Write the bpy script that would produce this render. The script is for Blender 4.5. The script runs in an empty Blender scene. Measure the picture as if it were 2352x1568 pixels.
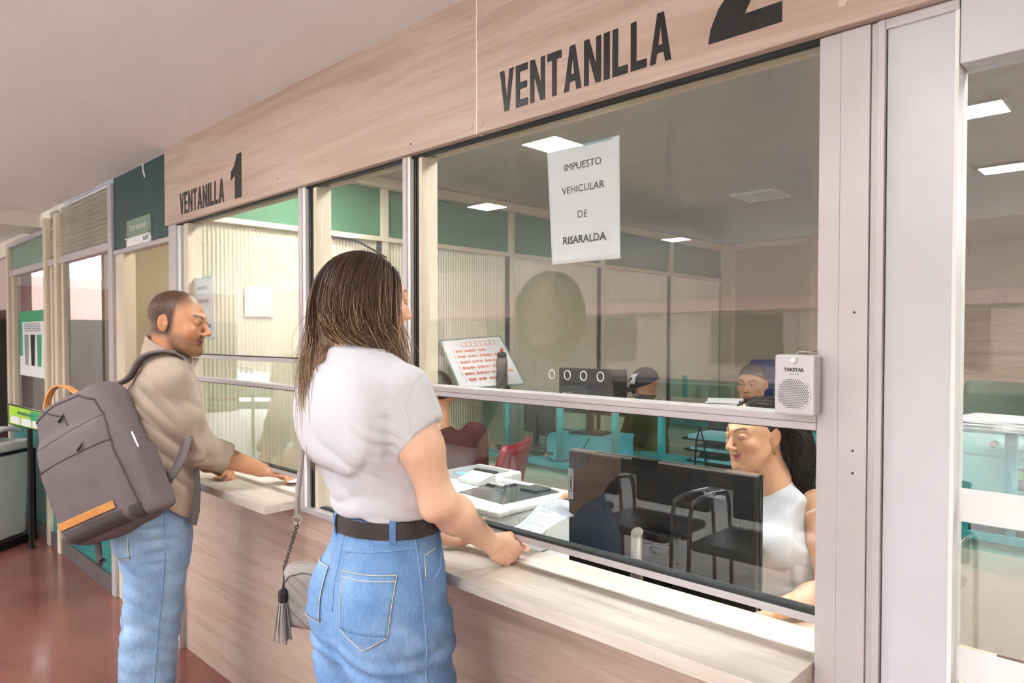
import bpy, bmesh, math, random
import numpy as np
from mathutils import Vector, Matrix, Euler
from mathutils.geometry import tessellate_polygon
R = math.radians
random.seed(7); rng = np.random.default_rng(7)
scene = bpy.context.scene
COL = scene.collection

# ------------------------------------------------------------------ camera
cam_d = bpy.data.cameras.new('camera'); cam = bpy.data.objects.new('camera', cam_d); COL.objects.link(cam)
cam_d.sensor_fit = 'HORIZONTAL'; cam_d.sensor_width = 36.0
cam_d.lens = 36.0 * 1600 / 2352
cam_d.shift_y = 0.01017
cam_d.clip_start = 0.02; cam_d.clip_end = 200
cam.location = (0, -1.31, 1.484)
cam.rotation_euler = (R(90 - 1.25), 0, R(90 - 46.03))
cam_d.dof.use_dof = True; cam_d.dof.focus_distance = 1.75; cam_d.dof.aperture_fstop = 7.1
scene.camera = cam

# ------------------------------------------------------------------ world, exposure
world = bpy.data.worlds.new('world'); scene.world = world; world.use_nodes = True
wb = world.node_tree.nodes['Background']
wb.inputs['Color'].default_value = (0.93, 0.97, 1.0, 1); wb.inputs['Strength'].default_value = 6.2
vs = scene.view_settings
vs.view_transform = 'Standard'; vs.look = 'None'; vs.exposure = 0.42; vs.gamma = 1.0; vs.use_curve_mapping = False
cy = scene.cycles
cy.max_bounces = 4; cy.diffuse_bounces = 3; cy.glossy_bounces = 2; cy.transmission_bounces = 2; cy.transparent_max_bounces = 14
cy.adaptive_threshold = 0.18; cy.adaptive_min_samples = 8
cy.caustics_reflective = False; cy.caustics_refractive = False
cy.sample_clamp_indirect = 6.0

LED_POWER = 90.0      # emission of the ceiling panels

# ------------------------------------------------------------------ materials
MATS = {}
def srgb(r, g, b):
    f = lambda c: c / 12.92 if c <= 0.04045 else ((c + 0.055) / 1.055) ** 2.4
    return (f(r / 255), f(g / 255), f(b / 255), 1)
def newmat(name):
    m = bpy.data.materials.new(name); m.use_nodes = True; MATS[name] = m
    nt = m.node_tree; b = nt.nodes['Principled BSDF']
    return m, nt, b
def N(nt, t, **kw):
    n = nt.nodes.new(t)
    for k, v in kw.items():
        if k.startswith('i_'): n.inputs[k[2:].replace('_', ' ')].default_value = v
        else: setattr(n, k, v)
    return n
def LK(nt, a, b): nt.links.new(a, b)
def mixc(nt, fac, a, b, blend='MIX'):
    n = nt.nodes.new('ShaderNodeMix'); n.data_type = 'RGBA'; n.blend_type = blend
    for s, v in ((0, fac), (6, a), (7, b)):
        if hasattr(v, 'is_linked') or isinstance(v, bpy.types.NodeSocket): LK(nt, v, n.inputs[s])
        else: n.inputs[s].default_value = v
    return n.outputs[2]
def ramp(nt, sock, stops):
    n = nt.nodes.new('ShaderNodeValToRGB'); LK(nt, sock, n.inputs[0])
    el = n.color_ramp.elements
    while len(el) > 1: el.remove(el[-1])
    el[0].position = stops[0][0]; el[0].color = stops[0][1]
    for p, c in stops[1:]:
        e = el.new(p); e.color = c
    return n.outputs[0]
def coords(nt, scale=(1, 1, 1), rot=(0, 0, 0), kind='Object'):
    t = nt.nodes.new('ShaderNodeTexCoord'); m = nt.nodes.new('ShaderNodeMapping')
    m.inputs['Scale'].default_value = scale; m.inputs['Rotation'].default_value = rot
    LK(nt, t.outputs[kind], m.inputs[0]); return m.outputs[0]
def noise(nt, vec, scale, detail=3, rough=0.55, dist=0.0):
    n = nt.nodes.new('ShaderNodeTexNoise'); LK(nt, vec, n.inputs['Vector'])
    n.inputs['Scale'].default_value = scale; n.inputs['Detail'].default_value = detail
    n.inputs['Roughness'].default_value = rough; n.inputs['Distortion'].default_value = dist
    return n.outputs['Fac']
def bump(nt, b, h, strength=0.2, dist=0.01):
    n = nt.nodes.new('ShaderNodeBump'); n.inputs['Strength'].default_value = strength; n.inputs['Distance'].default_value = dist
    LK(nt, h, n.inputs['Height']); LK(nt, n.outputs[0], b.inputs['Normal'])
BLK, WHT = (0, 0, 0, 1), (1, 1, 1, 1)

def mat(name, col, rough=0.5, metal=0.0, var=0.06, vscale=6, bmp=0.0, bscale=200, spec=0.5, coat=0.0):
    m, nt, b = newmat(name)
    v = coords(nt)
    n = noise(nt, v, vscale, 4)
    dark = tuple(c * (1 - var) for c in col[:3]) + (1,); lite = tuple(min(1, c * (1 + var)) for c in col[:3]) + (1,)
    LK(nt, ramp(nt, n, [(0.3, dark), (0.7, lite)]), b.inputs['Base Color'])
    b.inputs['Roughness'].default_value = rough; b.inputs['Metallic'].default_value = metal
    b.inputs['Specular IOR Level'].default_value = spec; b.inputs['Coat Weight'].default_value = coat
    if bmp: bump(nt, b, noise(nt, v, bscale, 2), bmp, 0.004)
    return m

def wood_mat(name, base, dark, lite, sx=1.0, rough=0.38, tilt=0.0):
    m, nt, b = newmat(name)
    v = coords(nt, (0.55 * sx, 6.5, 6.5), (0, R(tilt), 0))
    n1 = noise(nt, v, 2.2, 6, 0.62, 0.8)
    v2 = coords(nt, (1.4 * sx, 42, 42), (0, R(tilt), 0))
    n2 = noise(nt, v2, 3.0, 4, 0.6, 0.3)
    c1 = ramp(nt, n1, [(0.28, dark), (0.46, base), (0.55, lite), (0.64, base), (0.8, lite)])
    c2 = ramp(nt, n2, [(0.3, (0.86, 0.84, 0.82, 1)), (0.6, WHT)])
    LK(nt, mixc(nt, 0.55, c1, c2, 'MULTIPLY'), b.inputs['Base Color'])
    b.inputs['Roughness'].default_value = rough
    bump(nt, b, n2, 0.06, 0.002)
    return m

def vcol_mat(name, rough=0.5, attr='Col', bmp=0.0, bscale=300, sss=0.0, spec=0.4, mott=0.0):
    m, nt, b = newmat(name)
    a = N(nt, 'ShaderNodeAttribute', attribute_name=attr)
    c = a.outputs['Color']; v = coords(nt)
    if mott:
        nn = noise(nt, v, 55, 4)
        c = mixc(nt, 1.0, c, ramp(nt, nn, [(0.3, (1 - mott, 1 - mott * 1.25, 1 - mott * 1.3, 1)), (0.7, WHT)]), 'MULTIPLY')
    LK(nt, c, b.inputs['Base Color'])
    b.inputs['Roughness'].default_value = rough; b.inputs['Specular IOR Level'].default_value = spec
    if sss:
        b.inputs['Subsurface Weight'].default_value = sss
        b.inputs['Subsurface Radius'].default_value = (0.012, 0.005, 0.003)
        b.inputs['Subsurface Scale'].default_value = 0.6
    if bmp: bump(nt, b, noise(nt, v, bscale, 3), bmp, 0.002)
    return m

def glass_mat(name, tint=(0.93, 0.96, 0.95, 1), gain=1.0, haze=0.0):
    """clear sheet glass: Schlick mirror over a tinted see-through body, a little dust"""
    m = bpy.data.materials.new(name); m.use_nodes = True; MATS[name] = m
    nt = m.node_tree; nt.nodes.clear()
    out = nt.nodes.new('ShaderNodeOutputMaterial')
    lw = N(nt, 'ShaderNodeLayerWeight'); lw.inputs['Blend'].default_value = 0.5
    p = N(nt, 'ShaderNodeMath', operation='POWER'); LK(nt, lw.outputs['Facing'], p.inputs[0]); p.inputs[1].default_value = 4.0
    q = N(nt, 'ShaderNodeMath', operation='MULTIPLY_ADD'); LK(nt, p.outputs[0], q.inputs[0]); q.inputs[1].default_value = 0.9; q.inputs[2].default_value = 0.045 * gain
    tr = nt.nodes.new('ShaderNodeBsdfTransparent'); tr.inputs[0].default_value = tint
    gl = nt.nodes.new('ShaderNodeBsdfGlossy'); gl.inputs['Roughness'].default_value = 0.0; gl.inputs[0].default_value = (0.97, 0.98, 1, 1)
    mx = nt.nodes.new('ShaderNodeMixShader'); LK(nt, q.outputs[0], mx.inputs[0]); LK(nt, tr.outputs[0], mx.inputs[1]); LK(nt, gl.outputs[0], mx.inputs[2])
    last = mx.outputs[0]
    if haze:
        df = nt.nodes.new('ShaderNodeBsdfDiffuse'); df.inputs[0].default_value = (0.8, 0.8, 0.78, 1)
        v = coords(nt, (3, 3, 14), (0, R(-12), 0)); n = noise(nt, v, 2.5, 5, 0.7)
        f = ramp(nt, n, [(0.42, (haze * .25,) * 3 + (1,)), (0.75, (haze,) * 3 + (1,))])
        m2 = nt.nodes.new('ShaderNodeMixShader'); LK(nt, f, m2.inputs[0]); LK(nt, last, m2.inputs[1]); LK(nt, df.outputs[0], m2.inputs[2])
        last = m2.outputs[0]
    LK(nt, last, out.inputs[0]); return m

def clear_mat(name, tint):
    m = bpy.data.materials.new(name); m.use_nodes = True; MATS[name] = m; nt = m.node_tree; nt.nodes.clear()
    o = nt.nodes.new('ShaderNodeOutputMaterial'); t = nt.nodes.new('ShaderNodeBsdfTransparent'); t.inputs[0].default_value = tint; LK(nt, t.outputs[0], o.inputs[0])
def emit_mat(name, col, power):
    m, nt, b = newmat(name)
    b.inputs['Base Color'].default_value = (0.8, 0.8, 0.8, 1)
    b.inputs['Emission Color'].default_value = col; b.inputs['Emission Strength'].default_value = power
    return m

def text_mat(name, col): return mat(name, col, 0.45, var=0.03)

# ------------------------------------------------------------------ geometry helpers
class MB:
    """collects verts and faces of one mesh in metres; xf is applied on the way in"""
    def __init__(s, xf=None): s.v = []; s.f = []; s.xf = xf
    def add(s, vs, fs):
        o = len(s.v)
        for p in vs:
            p = Vector(p)
            s.v.append(tuple(s.xf @ p) if s.xf is not None else tuple(p))
        s.f += [tuple(i + o for i in f) for f in fs]; return s
    def box(s, x0, x1, y0, y1, z0, z1):
        return s.add([(x0, y0, z0), (x1, y0, z0), (x1, y1, z0), (x0, y1, z0), (x0, y0, z1), (x1, y0, z1), (x1, y1, z1), (x0, y1, z1)],
                     [(0, 3, 2, 1), (4, 5, 6, 7), (0, 1, 5, 4), (1, 2, 6, 5), (2, 3, 7, 6), (3, 0, 4, 7)])
    def prism(s, poly, axis, a, b):
        """poly of (u,v) extruded along axis from a to b; axis x:(y,z) y:(x,z) z:(x,y)"""
        def P(u, v, w): return {'x': (w, u, v), 'y': (u, w, v), 'z': (u, v, w)}[axis]
        n = len(poly)
        vs = [P(u, v, a) for u, v in poly] + [P(u, v, b) for u, v in poly]
        fs = [tuple(range(n))[::-1], tuple(range(n, 2 * n))] + [(i, (i + 1) % n, n + (i + 1) % n, n + i) for i in range(n)]
        return s.add(vs, fs)
    def tube(s, path, r, n=8, closed=False, flat=None):
        P = [Vector(p) for p in path]; m = len(P)
        rr = r if hasattr(r, '__len__') else [r] * m
        vs = []; up = Vector((0.03, 0.07, 1)).normalized(); prev = None
        for i, p in enumerate(P):
            t = (P[(i + 1) % m] - P[i - 1]) if closed else (P[min(i + 1, m - 1)] - P[max(i - 1, 0)])
            t = t.normalized() if t.length > 1e-9 else Vector((0, 0, 1))
            if prev is None:
                a = t.cross(up)
                if a.length < 1e-3: a = t.cross(Vector((1, 0, 0)))
                a.normalize()
            else:
                a = (prev - t * prev.dot(t)).normalized()
            prev = a; b = t.cross(a)
            for k in range(n):
                an = 2 * math.pi * k / n
                vs.append(p + a * math.cos(an) * rr[i] + b * math.sin(an) * rr[i] * (flat if flat else 1))
        fs = []
        for i in range(m if closed else m - 1):
            j = (i + 1) % m
            for k in range(n): fs.append((i * n + k, i * n + (k + 1) % n, j * n + (k + 1) % n, j * n + k))
        if not closed: fs += [tuple(range(n))[::-1], tuple((m - 1) * n + k for k in range(n))]
        return s.add(vs, fs)
    def ribbon(s, path, width_dir, w, t):
        """flat strap: path points, per-point width direction, width w, thickness t"""
        P = [Vector(p) for p in path]; m = len(P); vs = []; fs = []
        for i, p in enumerate(P):
            tn = (P[min(i + 1, m - 1)] - P[max(i - 1, 0)]).normalized()
            wd = Vector(width_dir[i] if isinstance(width_dir, list) else width_dir)
            wd = (wd - tn * wd.dot(tn)).normalized(); nn = tn.cross(wd)
            ww = w[i] if hasattr(w, '__len__') else w
            for a, b in ((-1, -1), (1, -1), (1, 1), (-1, 1)): vs.append(p + wd * ww / 2 * a + nn * t / 2 * b)
        for i in range(m - 1):
            for k in range(4): fs.append((i * 4 + k, i * 4 + (k + 1) % 4, i * 4 + 4 + (k + 1) % 4, i * 4 + 4 + k))
        fs += [(3, 2, 1, 0), tuple((m - 1) * 4 + k for k in range(4))]
        return s.add(vs, fs)
    def lathe(s, prof, c=(0, 0, 0), n=24, axis='z', cap=True):
        vs = []; fs = []; m = len(prof)
        for r, h in prof:
            for k in range(n):
                a = 2 * math.pi * k / n; x, y = r * math.cos(a), r * math.sin(a)
                q = {'z': (x, y, h), 'y': (x, h, y), 'x': (h, x, y)}[axis]
                vs.append((c[0] + q[0], c[1] + q[1], c[2] + q[2]))
        for i in range(m - 1):
            for k in range(n): fs.append((i * n + k, i * n + (k + 1) % n, (i + 1) * n + (k + 1) % n, (i + 1) * n + k))
        if cap: fs += [tuple(range(n))[::-1], tuple((m - 1) * n + k for k in range(n))]
        return s.add(vs, fs)
    def ball(s, c, r, n=12, m=8):
        rx, ry, rz = r if hasattr(r, '__len__') else (r, r, r)
        vs = [(c[0], c[1], c[2] - rz)]; fs = []
        for i in range(1, m):
            ph = -math.pi / 2 + math.pi * i / m
            for k in range(n):
                a = 2 * math.pi * k / n
                vs.append((c[0] + rx * math.cos(ph) * math.cos(a), c[1] + ry * math.cos(ph) * math.sin(a), c[2] + rz * math.sin(ph)))
        vs.append((c[0], c[1], c[2] + rz)); top = len(vs) - 1
        for k in range(n): fs.append((0, 1 + (k + 1) % n, 1 + k))
        for i in range(m - 2):
            for k in range(n):
                a = 1 + i * n + k; b = 1 + i * n + (k + 1) % n; fs.append((a, b, b + n, a + n))
        for k in range(n): fs.append((top, 1 + (m - 2) * n + k, 1 + (m - 2) * n + (k + 1) % n))
        return s.add(vs, fs)
    def grid(s, fn, nu, nv):
        vs = [fn(i / (nu - 1), j / (nv - 1)) for j in range(nv) for i in range(nu)]
        fs = [(j * nu + i, j * nu + i + 1, (j + 1) * nu + i + 1, (j + 1) * nu + i) for j in range(nv - 1) for i in range(nu - 1)]
        return s.add(vs, fs)

def tag(o, label=None, cat=None, group=None, kind=None):
    for k, v in (('label', label), ('category', cat), ('group', group), ('kind', kind)):
        if v: o[k] = v
    return o
def wloc(o):
    """world translation of the (unrotated) chain of parents"""
    p = Vector((0, 0, 0))
    while o is not None: p += o.location; o = o.parent
    return p
def link(name, me, m, parent=None, smooth=False, bevel=0.0, label=None, cat=None, group=None, kind=None, seg=2, base=None):
    o = bpy.data.objects.new(name, me); COL.objects.link(o)
    if m: me.materials.append(MATS[m] if isinstance(m, str) else m)
    if parent is not None:
        me.transform(Matrix.Translation(-wloc(parent))); o.parent = parent
    else:
        if base is None:
            co = np.empty(len(me.vertices) * 3); me.vertices.foreach_get('co', co); co = co.reshape(-1, 3)
            lo, hi = co.min(0), co.max(0); base = ((lo[0] + hi[0]) / 2, (lo[1] + hi[1]) / 2, lo[2])
        me.transform(Matrix.Translation(-Vector(base))); o.location = base
    if smooth: me.polygons.foreach_set('use_smooth', [True] * len(me.polygons))
    if bevel:
        bv = o.modifiers.new('bevel', 'BEVEL'); bv.width = bevel; bv.segments = seg; bv.limit_method = 'ANGLE'; bv.angle_limit = R(40)
    tag(o, label, cat, group, kind); return o
def mk(name, mb, m, parent=None, **kw):
    me = bpy.data.meshes.new(name); me.from_pydata(mb.v, [], mb.f); me.update()
    return link(name, me, m, parent, **kw)
def thing(name, loc, label, cat, group=None, kind=None):
    o = bpy.data.objects.new(name, None); COL.objects.link(o); o.location = loc; o.empty_display_size = 0.05
    return tag(o, label, cat, group, kind)
def copy_tree(o, parent=None):
    c = o.copy(); COL.objects.link(c); c.parent = parent
    for ch in [x for x in bpy.data.objects if x.parent == o]: copy_tree(ch, c)
    return c
def text_mesh(txt, size, bold=0.0, sx=1.0, depth=0.0, align='CENTER', space=1.0):
    cu = bpy.data.curves.new('txt', 'FONT'); cu.body = txt; cu.size = size; cu.align_x = align; cu.align_y = 'CENTER'
    cu.offset = bold; cu.extrude = depth; cu.space_character = space; cu.resolution_u = 3
    ob = bpy.data.objects.new('txt', cu); COL.objects.link(ob)
    dg = bpy.context.evaluated_depsgraph_get(); dg.update()
    me = bpy.data.meshes.new_from_object(ob.evaluated_get(dg)); bpy.data.objects.remove(ob); bpy.data.curves.remove(cu)
    me.materials.clear(); me.transform(Matrix.Diagonal((sx, 1, 1, 1))); return me
WALLTXT = Matrix(((1, 0, 0, 0), (0, 0, -1, 0), (0, 1, 0, 0), (0, 0, 0, 1)))   # text plane -> facing -Y
def wall_text(name, txt, x, y, z, size, m, parent, **kw):
    me = text_mesh(txt, size, **kw); me.transform(WALLTXT); me.transform(Matrix.Translation((x, y, z)))
    return link(name, me, m, parent)
# ------------------------------------------------------------------ material library
wood_mat('wood_fascia', srgb(196, 170, 155), srgb(178, 150, 134), srgb(206, 183, 169), 0.7, 0.42, 8)
wood_mat('wood_counter', srgb(216, 206, 194), srgb(194, 180, 166), srgb(228, 220, 210), 0.9, 0.3)
wood_mat('wood_panel', srgb(198, 172, 156), srgb(176, 148, 132), srgb(208, 186, 171), 0.7, 0.36, -20)
wood_mat('wood_light', srgb(222, 205, 184), srgb(200, 180, 158), srgb(234, 220, 202), 0.8, 0.4)
mat('ceiling_paint', srgb(240, 236, 234), 0.7, var=0.02, vscale=2, bmp=0.05, bscale=60)
mat('alu', srgb(196, 190, 193), 0.38, 0.25, var=0.03, vscale=9)
mat('alu_bright', srgb(228, 228, 228), 0.3, 0.2, var=0.02)
mat('cream_frame', srgb(222, 208, 184), 0.45, var=0.04)
mat('rubber', srgb(38, 44, 46), 0.55, var=0.15, vscale=30)
mat('white_paint', srgb(208, 207, 214), 0.28, var=0.03, vscale=7, bmp=0.25, bscale=14)
mat('white_edge', srgb(240, 240, 240), 0.35, var=0.02)
mat('black_vinyl', srgb(28, 28, 30), 0.4, var=0.05)
mat('teal_board', srgb(17, 66, 66), 0.4, var=0.08, vscale=4)
mat('teal_panel', srgb(16, 122, 120), 0.35, var=0.05)
mat('green_panel', srgb(74, 124, 92), 0.6, var=0.05)
mat('greygreen_panel', srgb(126, 150, 132), 0.5, var=0.05)
mat('plinth', srgb(92, 82, 82), 0.6, var=0.2, vscale=20)
mat('tan_wall', srgb(190, 176, 146), 0.7, var=0.03)
mat('beige_wall', srgb(196, 184, 160), 0.7, var=0.03)
mat('bounce_paving', srgb(212, 209, 204), 0.8, var=0.03)
mat('court_wall', srgb(150, 132, 124), 0.8, var=0.04, vscale=1.5)
mat('pink_dim', srgb(176, 140, 134), 0.8, var=0.05)
mat('pink_wall', srgb(214, 190, 186), 0.8, var=0.04, vscale=1.5)
mat('cream_wall', srgb(235, 228, 214), 0.8, var=0.03)
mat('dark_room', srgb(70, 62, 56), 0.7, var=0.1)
mat('paper', srgb(236, 236, 240), 0.7, var=0.015)
mat('paper_blue', srgb(214, 224, 240), 0.6, var=0.02)
mat('ink', srgb(45, 45, 52), 0.6, var=0.05)
mat('ink_soft', srgb(120, 124, 140), 0.6, var=0.1)
mat('orange_ink', srgb(236, 132, 92), 0.6, var=0.1)
mat('plastic_white', srgb(226, 230, 228), 0.35, var=0.02)
mat('plastic_grey', srgb(150, 156, 160), 0.4, var=0.03)
mat('plastic_black', srgb(24, 23, 24), 0.34, var=0.05, spec=0.35)
mat('gloss_black', srgb(24, 24, 26), 0.12, var=0.05)
mat('dark_glass', srgb(74, 84, 86), 0.08, var=0.05)
mat('steel', srgb(190, 186, 182), 0.28, 0.9, var=0.04)
mat('chrome', srgb(210, 208, 205), 0.12, 1.0, var=0.02)
mat('gunmetal', srgb(96, 94, 96), 0.25, 0.9, var=0.06)
mat('dark_metal', srgb(54, 54, 56), 0.35, 0.7, var=0.06)
mat('speaker_silver', srgb(208, 204, 208), 0.32, 0.15, var=0.02)
mat('teal_laminate', srgb(112, 186, 192), 0.4, var=0.03)
mat('cream_panel', srgb(220, 208, 192), 0.5, var=0.03)
mat('leather_grey', srgb(166, 158, 150), 0.42, var=0.06, vscale=30, bmp=0.35, bscale=600)
mat('leather_dark', srgb(110, 106, 102), 0.45, var=0.08, vscale=30, bmp=0.3, bscale=600)
mat('leather_tan', srgb(206, 142, 76), 0.5, var=0.1, vscale=40, bmp=0.3, bscale=400)
mat('belt_leather', srgb(52, 46, 46), 0.4, var=0.1, vscale=50, bmp=0.2, bscale=500)
mat('pack_fabric', srgb(116, 106, 108), 0.75, var=0.05, vscale=12, bmp=0.3, bscale=900, spec=0.25)
mat('pack_dark', srgb(84, 76, 78), 0.75, var=0.05, vscale=12, bmp=0.3, bscale=900, spec=0.25)
mat('thread', srgb(228, 214, 186), 0.8, var=0.05)
mat('red_plastic', srgb(120, 26, 34), 0.35, var=0.05)
mat('blue_fabric', srgb(44, 74, 150), 0.8, var=0.08, vscale=30)
mat('yellow_tape', srgb(226, 200, 40), 0.5, var=0.05)
mat('green_plastic', srgb(40, 150, 110), 0.4, var=0.05)
mat('bin_grey', srgb(222, 224, 222), 0.5, var=0.04)
mat('poster_green', srgb(42, 160, 110), 0.5, var=0.05)
mat('lime', srgb(168, 214, 60), 0.5, var=0.08)
mat('cyan_box', srgb(128, 196, 214), 0.5, var=0.04)
mat('bottle_dark', srgb(74, 64, 52), 0.15, var=0.1)
mat('red_cap', srgb(220, 60, 52), 0.4, var=0.05)
mat('needle', srgb(42, 54, 36), 0.7, var=0.3, vscale=20)
mat('ornament_red', srgb(200, 30, 30), 0.2, var=0.05)
mat('gold', srgb(214, 170, 92), 0.25, 0.8, var=0.05)
emit_mat('led', (1, 0.985, 0.96, 1), LED_POWER)
emit_mat('led_added', (1, 0.985, 0.96, 1), LED_POWER * 0.64)  # for the lamps added out of view
glass_mat('window_glass', (0.90, 0.935, 0.92, 1), 1.9, 0.05)
glass_mat('window_glass_low', (0.90, 0.94, 0.93, 1), 1.9, 0.02)
glass_mat('teal_glass', (0.52, 0.87, 0.85, 1), 1.6)
glass_mat('shelf_glass', (0.66, 0.90, 0.85, 1), 3.0)
clear_mat('glass_inside', (0.985, 0.99, 0.988, 1))
glass_mat('clear_plastic', (0.86, 0.93, 0.93, 1), 1.0)

# polished red terrazzo floor
m, nt, b = newmat('floor_red')
v = coords(nt); n1 = noise(nt, v, 2.2, 5, 0.6); n2 = noise(nt, v, 160, 2, 0.6)
c = ramp(nt, n1, [(0.3, srgb(136, 80, 73)), (0.7, srgb(158, 100, 90))])
c = mixc(nt, 1.0, c, ramp(nt, n2, [(0.35, (0.75, 0.72, 0.7, 1)), (0.6, WHT), (0.75, (1.25, 1.2, 1.15, 1))]), 'MULTIPLY')
LK(nt, c, b.inputs['Base Color']); b.inputs['Specular IOR Level'].default_value = 0.6
LK(nt, ramp(nt, n1, [(0.3, (0.1, 0.1, 0.1, 1)), (0.8, (0.22, 0.22, 0.22, 1))]), b.inputs['Roughness'])

# glossy grey PVC ceiling of the office, faintly streaked
m, nt, b = newmat('pvc_ceiling')
v = coords(nt, (0.6, 22, 1)); n1 = noise(nt, v, 2.0, 4)
LK(nt, ramp(nt, n1, [(0.3, srgb(186, 184, 176)), (0.7, srgb(198, 196, 188))]), b.inputs['Base Color'])
b.inputs['Roughness'].default_value = 0.1; b.inputs['Specular IOR Level'].default_value = 0.7
bump(nt, b, n1, 0.08, 0.003)

# ribbed translucent sheet of the partition
m, nt, b = newmat('ribbed_sheet')
LK(nt, ramp(nt, noise(nt, coords(nt), 1.2, 3), [(0.3, srgb(206, 198, 172)), (0.7, srgb(216, 210, 188))]), b.inputs['Base Color'])
b.inputs['Roughness'].default_value = 0.22; b.inputs['Transmission Weight'].default_value = 0.0
b.inputs['Specular IOR Level'].default_value = 0.7

# brushed texture for denim: washed blue with diagonal twill
def denim_mat(name, base, light, dark, twill=900):
    m, nt, b = newmat(name)
    v = coords(nt); n1 = noise(nt, v, 7, 5, 0.65); n2 = noise(nt, v, 420, 2, 0.6)
    vt = coords(nt, (1, 1, 0.16)); n3 = noise(nt, vt, 260, 3, 0.6)
    a = N(nt, 'ShaderNodeAttribute', attribute_name='Col')
    c = ramp(nt, n1, [(0.25, dark), (0.5, base), (0.78, light)])
    c = mixc(nt, 0.6, c, ramp(nt, n3, [(0.3, (0.72, 0.76, 0.82, 1)), (0.65, (1.12, 1.1, 1.08, 1))]), 'MULTIPLY')
    c = mixc(nt, 0.5, c, ramp(nt, n2, [(0.3, (0.75, 0.78, 0.84, 1)), (0.7, (1.15, 1.12, 1.1, 1))]), 'MULTIPLY')
    c = mixc(nt, 1.0, c, a.outputs['Color'], 'MULTIPLY')
    LK(nt, c, b.inputs['Base Color']); b.inputs['Roughness'].default_value = 0.9; b.inputs['Specular IOR Level'].default_value = 0.15
    bump(nt, b, n2, 0.35, 0.002)
denim_mat('denim', srgb(122, 160, 206), srgb(156, 188, 224), srgb(94, 134, 186))
denim_mat('denim_pale', srgb(146, 176, 208), srgb(178, 202, 226), srgb(112, 146, 188))
mat('denim_seam', srgb(132, 168, 210), 0.9, var=0.25, vscale=160)
def cloth_mat(name, base, dark, lite, scale=380, rough=0.9, bs=0.25, streak=(1, 1, 1)):
    m, nt, b = newmat(name)
    v = coords(nt, streak); n1 = noise(nt, v, scale, 3, 0.6); n0 = noise(nt, coords(nt), 9, 3)
    c = ramp(nt, n1, [(0.3, dark), (0.5, base), (0.7, lite)])
    c = mixc(nt, 1.0, c, ramp(nt, n0, [(0.3, (0.96, 0.96, 0.96, 1)), (0.7, WHT)]), 'MULTIPLY')
    LK(nt, c, b.inputs['Base Color']); b.inputs['Roughness'].default_value = rough; b.inputs['Specular IOR Level'].default_value = 0.15
    bump(nt, b, n1, bs, 0.0015)
cloth_mat('tee_heather', srgb(217, 216, 223), srgb(207, 206, 215), srgb(225, 224, 229), 420, streak=(1, 1, 2.2))
cloth_mat('shirt_khaki', srgb(186, 169, 153), srgb(176, 159, 143), srgb(196, 179, 163), 600)
cloth_mat('top_white', srgb(228, 230, 238), srgb(220, 223, 233), srgb(236, 238, 243), 500, 0.75, 0.15)
cloth_mat('shirt_maroon', srgb(78, 44, 46), srgb(66, 36, 38), srgb(90, 54, 56), 500)
cloth_mat('hood_olive', srgb(112, 92, 54), srgb(98, 80, 46), srgb(124, 104, 64), 400)
cloth_mat('tee_black', srgb(34, 36, 40), srgb(26, 28, 32), srgb(44, 46, 50), 400)
cloth_mat('mesh_black', srgb(40, 44, 46), srgb(22, 24, 26), srgb(66, 70, 72), 700)
vcol_mat('skin', 0.42, bmp=0.12, bscale=420, sss=0.0, spec=0.35, mott=0.06)
vcol_mat('hair_mat', 0.36, spec=0.5)
vcol_mat('vcol_plain', 0.5)
mat('eye_white', srgb(232, 228, 222), 0.15, var=0.02)
mat('iris', srgb(40, 26, 18), 0.08, var=0.1)
# ================================================================== THE SETTING
FZ = -0.02                      # floor level
def sbox(name, m, *b, parent=None, bevel=0.0, kind='structure', **kw):
    return mk(name, MB().box(*b), m, parent, bevel=bevel, kind=None if parent else kind, **kw)

sbox('floor', 'floor_red', -14, 3.2, -2.3, 7.2, FZ - 0.1, FZ)
sbox('floor_bounce', 'bounce_paving', -60, 12, -16, -2.3, FZ - 0.12, FZ - 0.001)  # unseen pale ground drawn in under the ceiling to bounce light up
ceil = sbox('ceiling', 'ceiling_paint', -6.02, 3.2, -5.0, -0.02, 2.385, 2.6)
sbox('ceiling_far', 'ceiling_paint', -14, -6.46, -5.0, 0.10, 2.33, 2.6)
sbox('trim_beam', 'cream_wall', -6.46, -6.02, -5.0, 0.04, 2.28, 2.60)
sbox('ceiling_office', 'pvc_ceiling', -3.50, 3.2, 0.06, 7.2, 2.425, 2.6)
# the far side of the open court, seen only mirrored in the panes
fac = mk('wall_court', MB().box(-60, 12, -13.2, -13.0, FZ, 3.7), 'court_wall', kind='structure')
mk('trim', MB().box(-24, 12, -13.0, -12.9, 2.05, 2.3), 'pink_dim', fac)
for i in range(9):
    mk('window', MB().box(-22 + i * 3.6, -20.4 + i * 3.6, -13.0, -12.96, 0.9, 1.95), 'dark_room', fac)
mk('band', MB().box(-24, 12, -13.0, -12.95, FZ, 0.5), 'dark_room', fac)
sbox('wall_light_block', 'cream_wall', 3.2, 3.3, -5.0, -0.02, FZ, 2.6)  # unseen wall added to cut the light from the right end
sbox('wall_right', 'beige_wall', 3.1, 3.2, 0.1, 7.2, FZ, 2.6)

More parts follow.
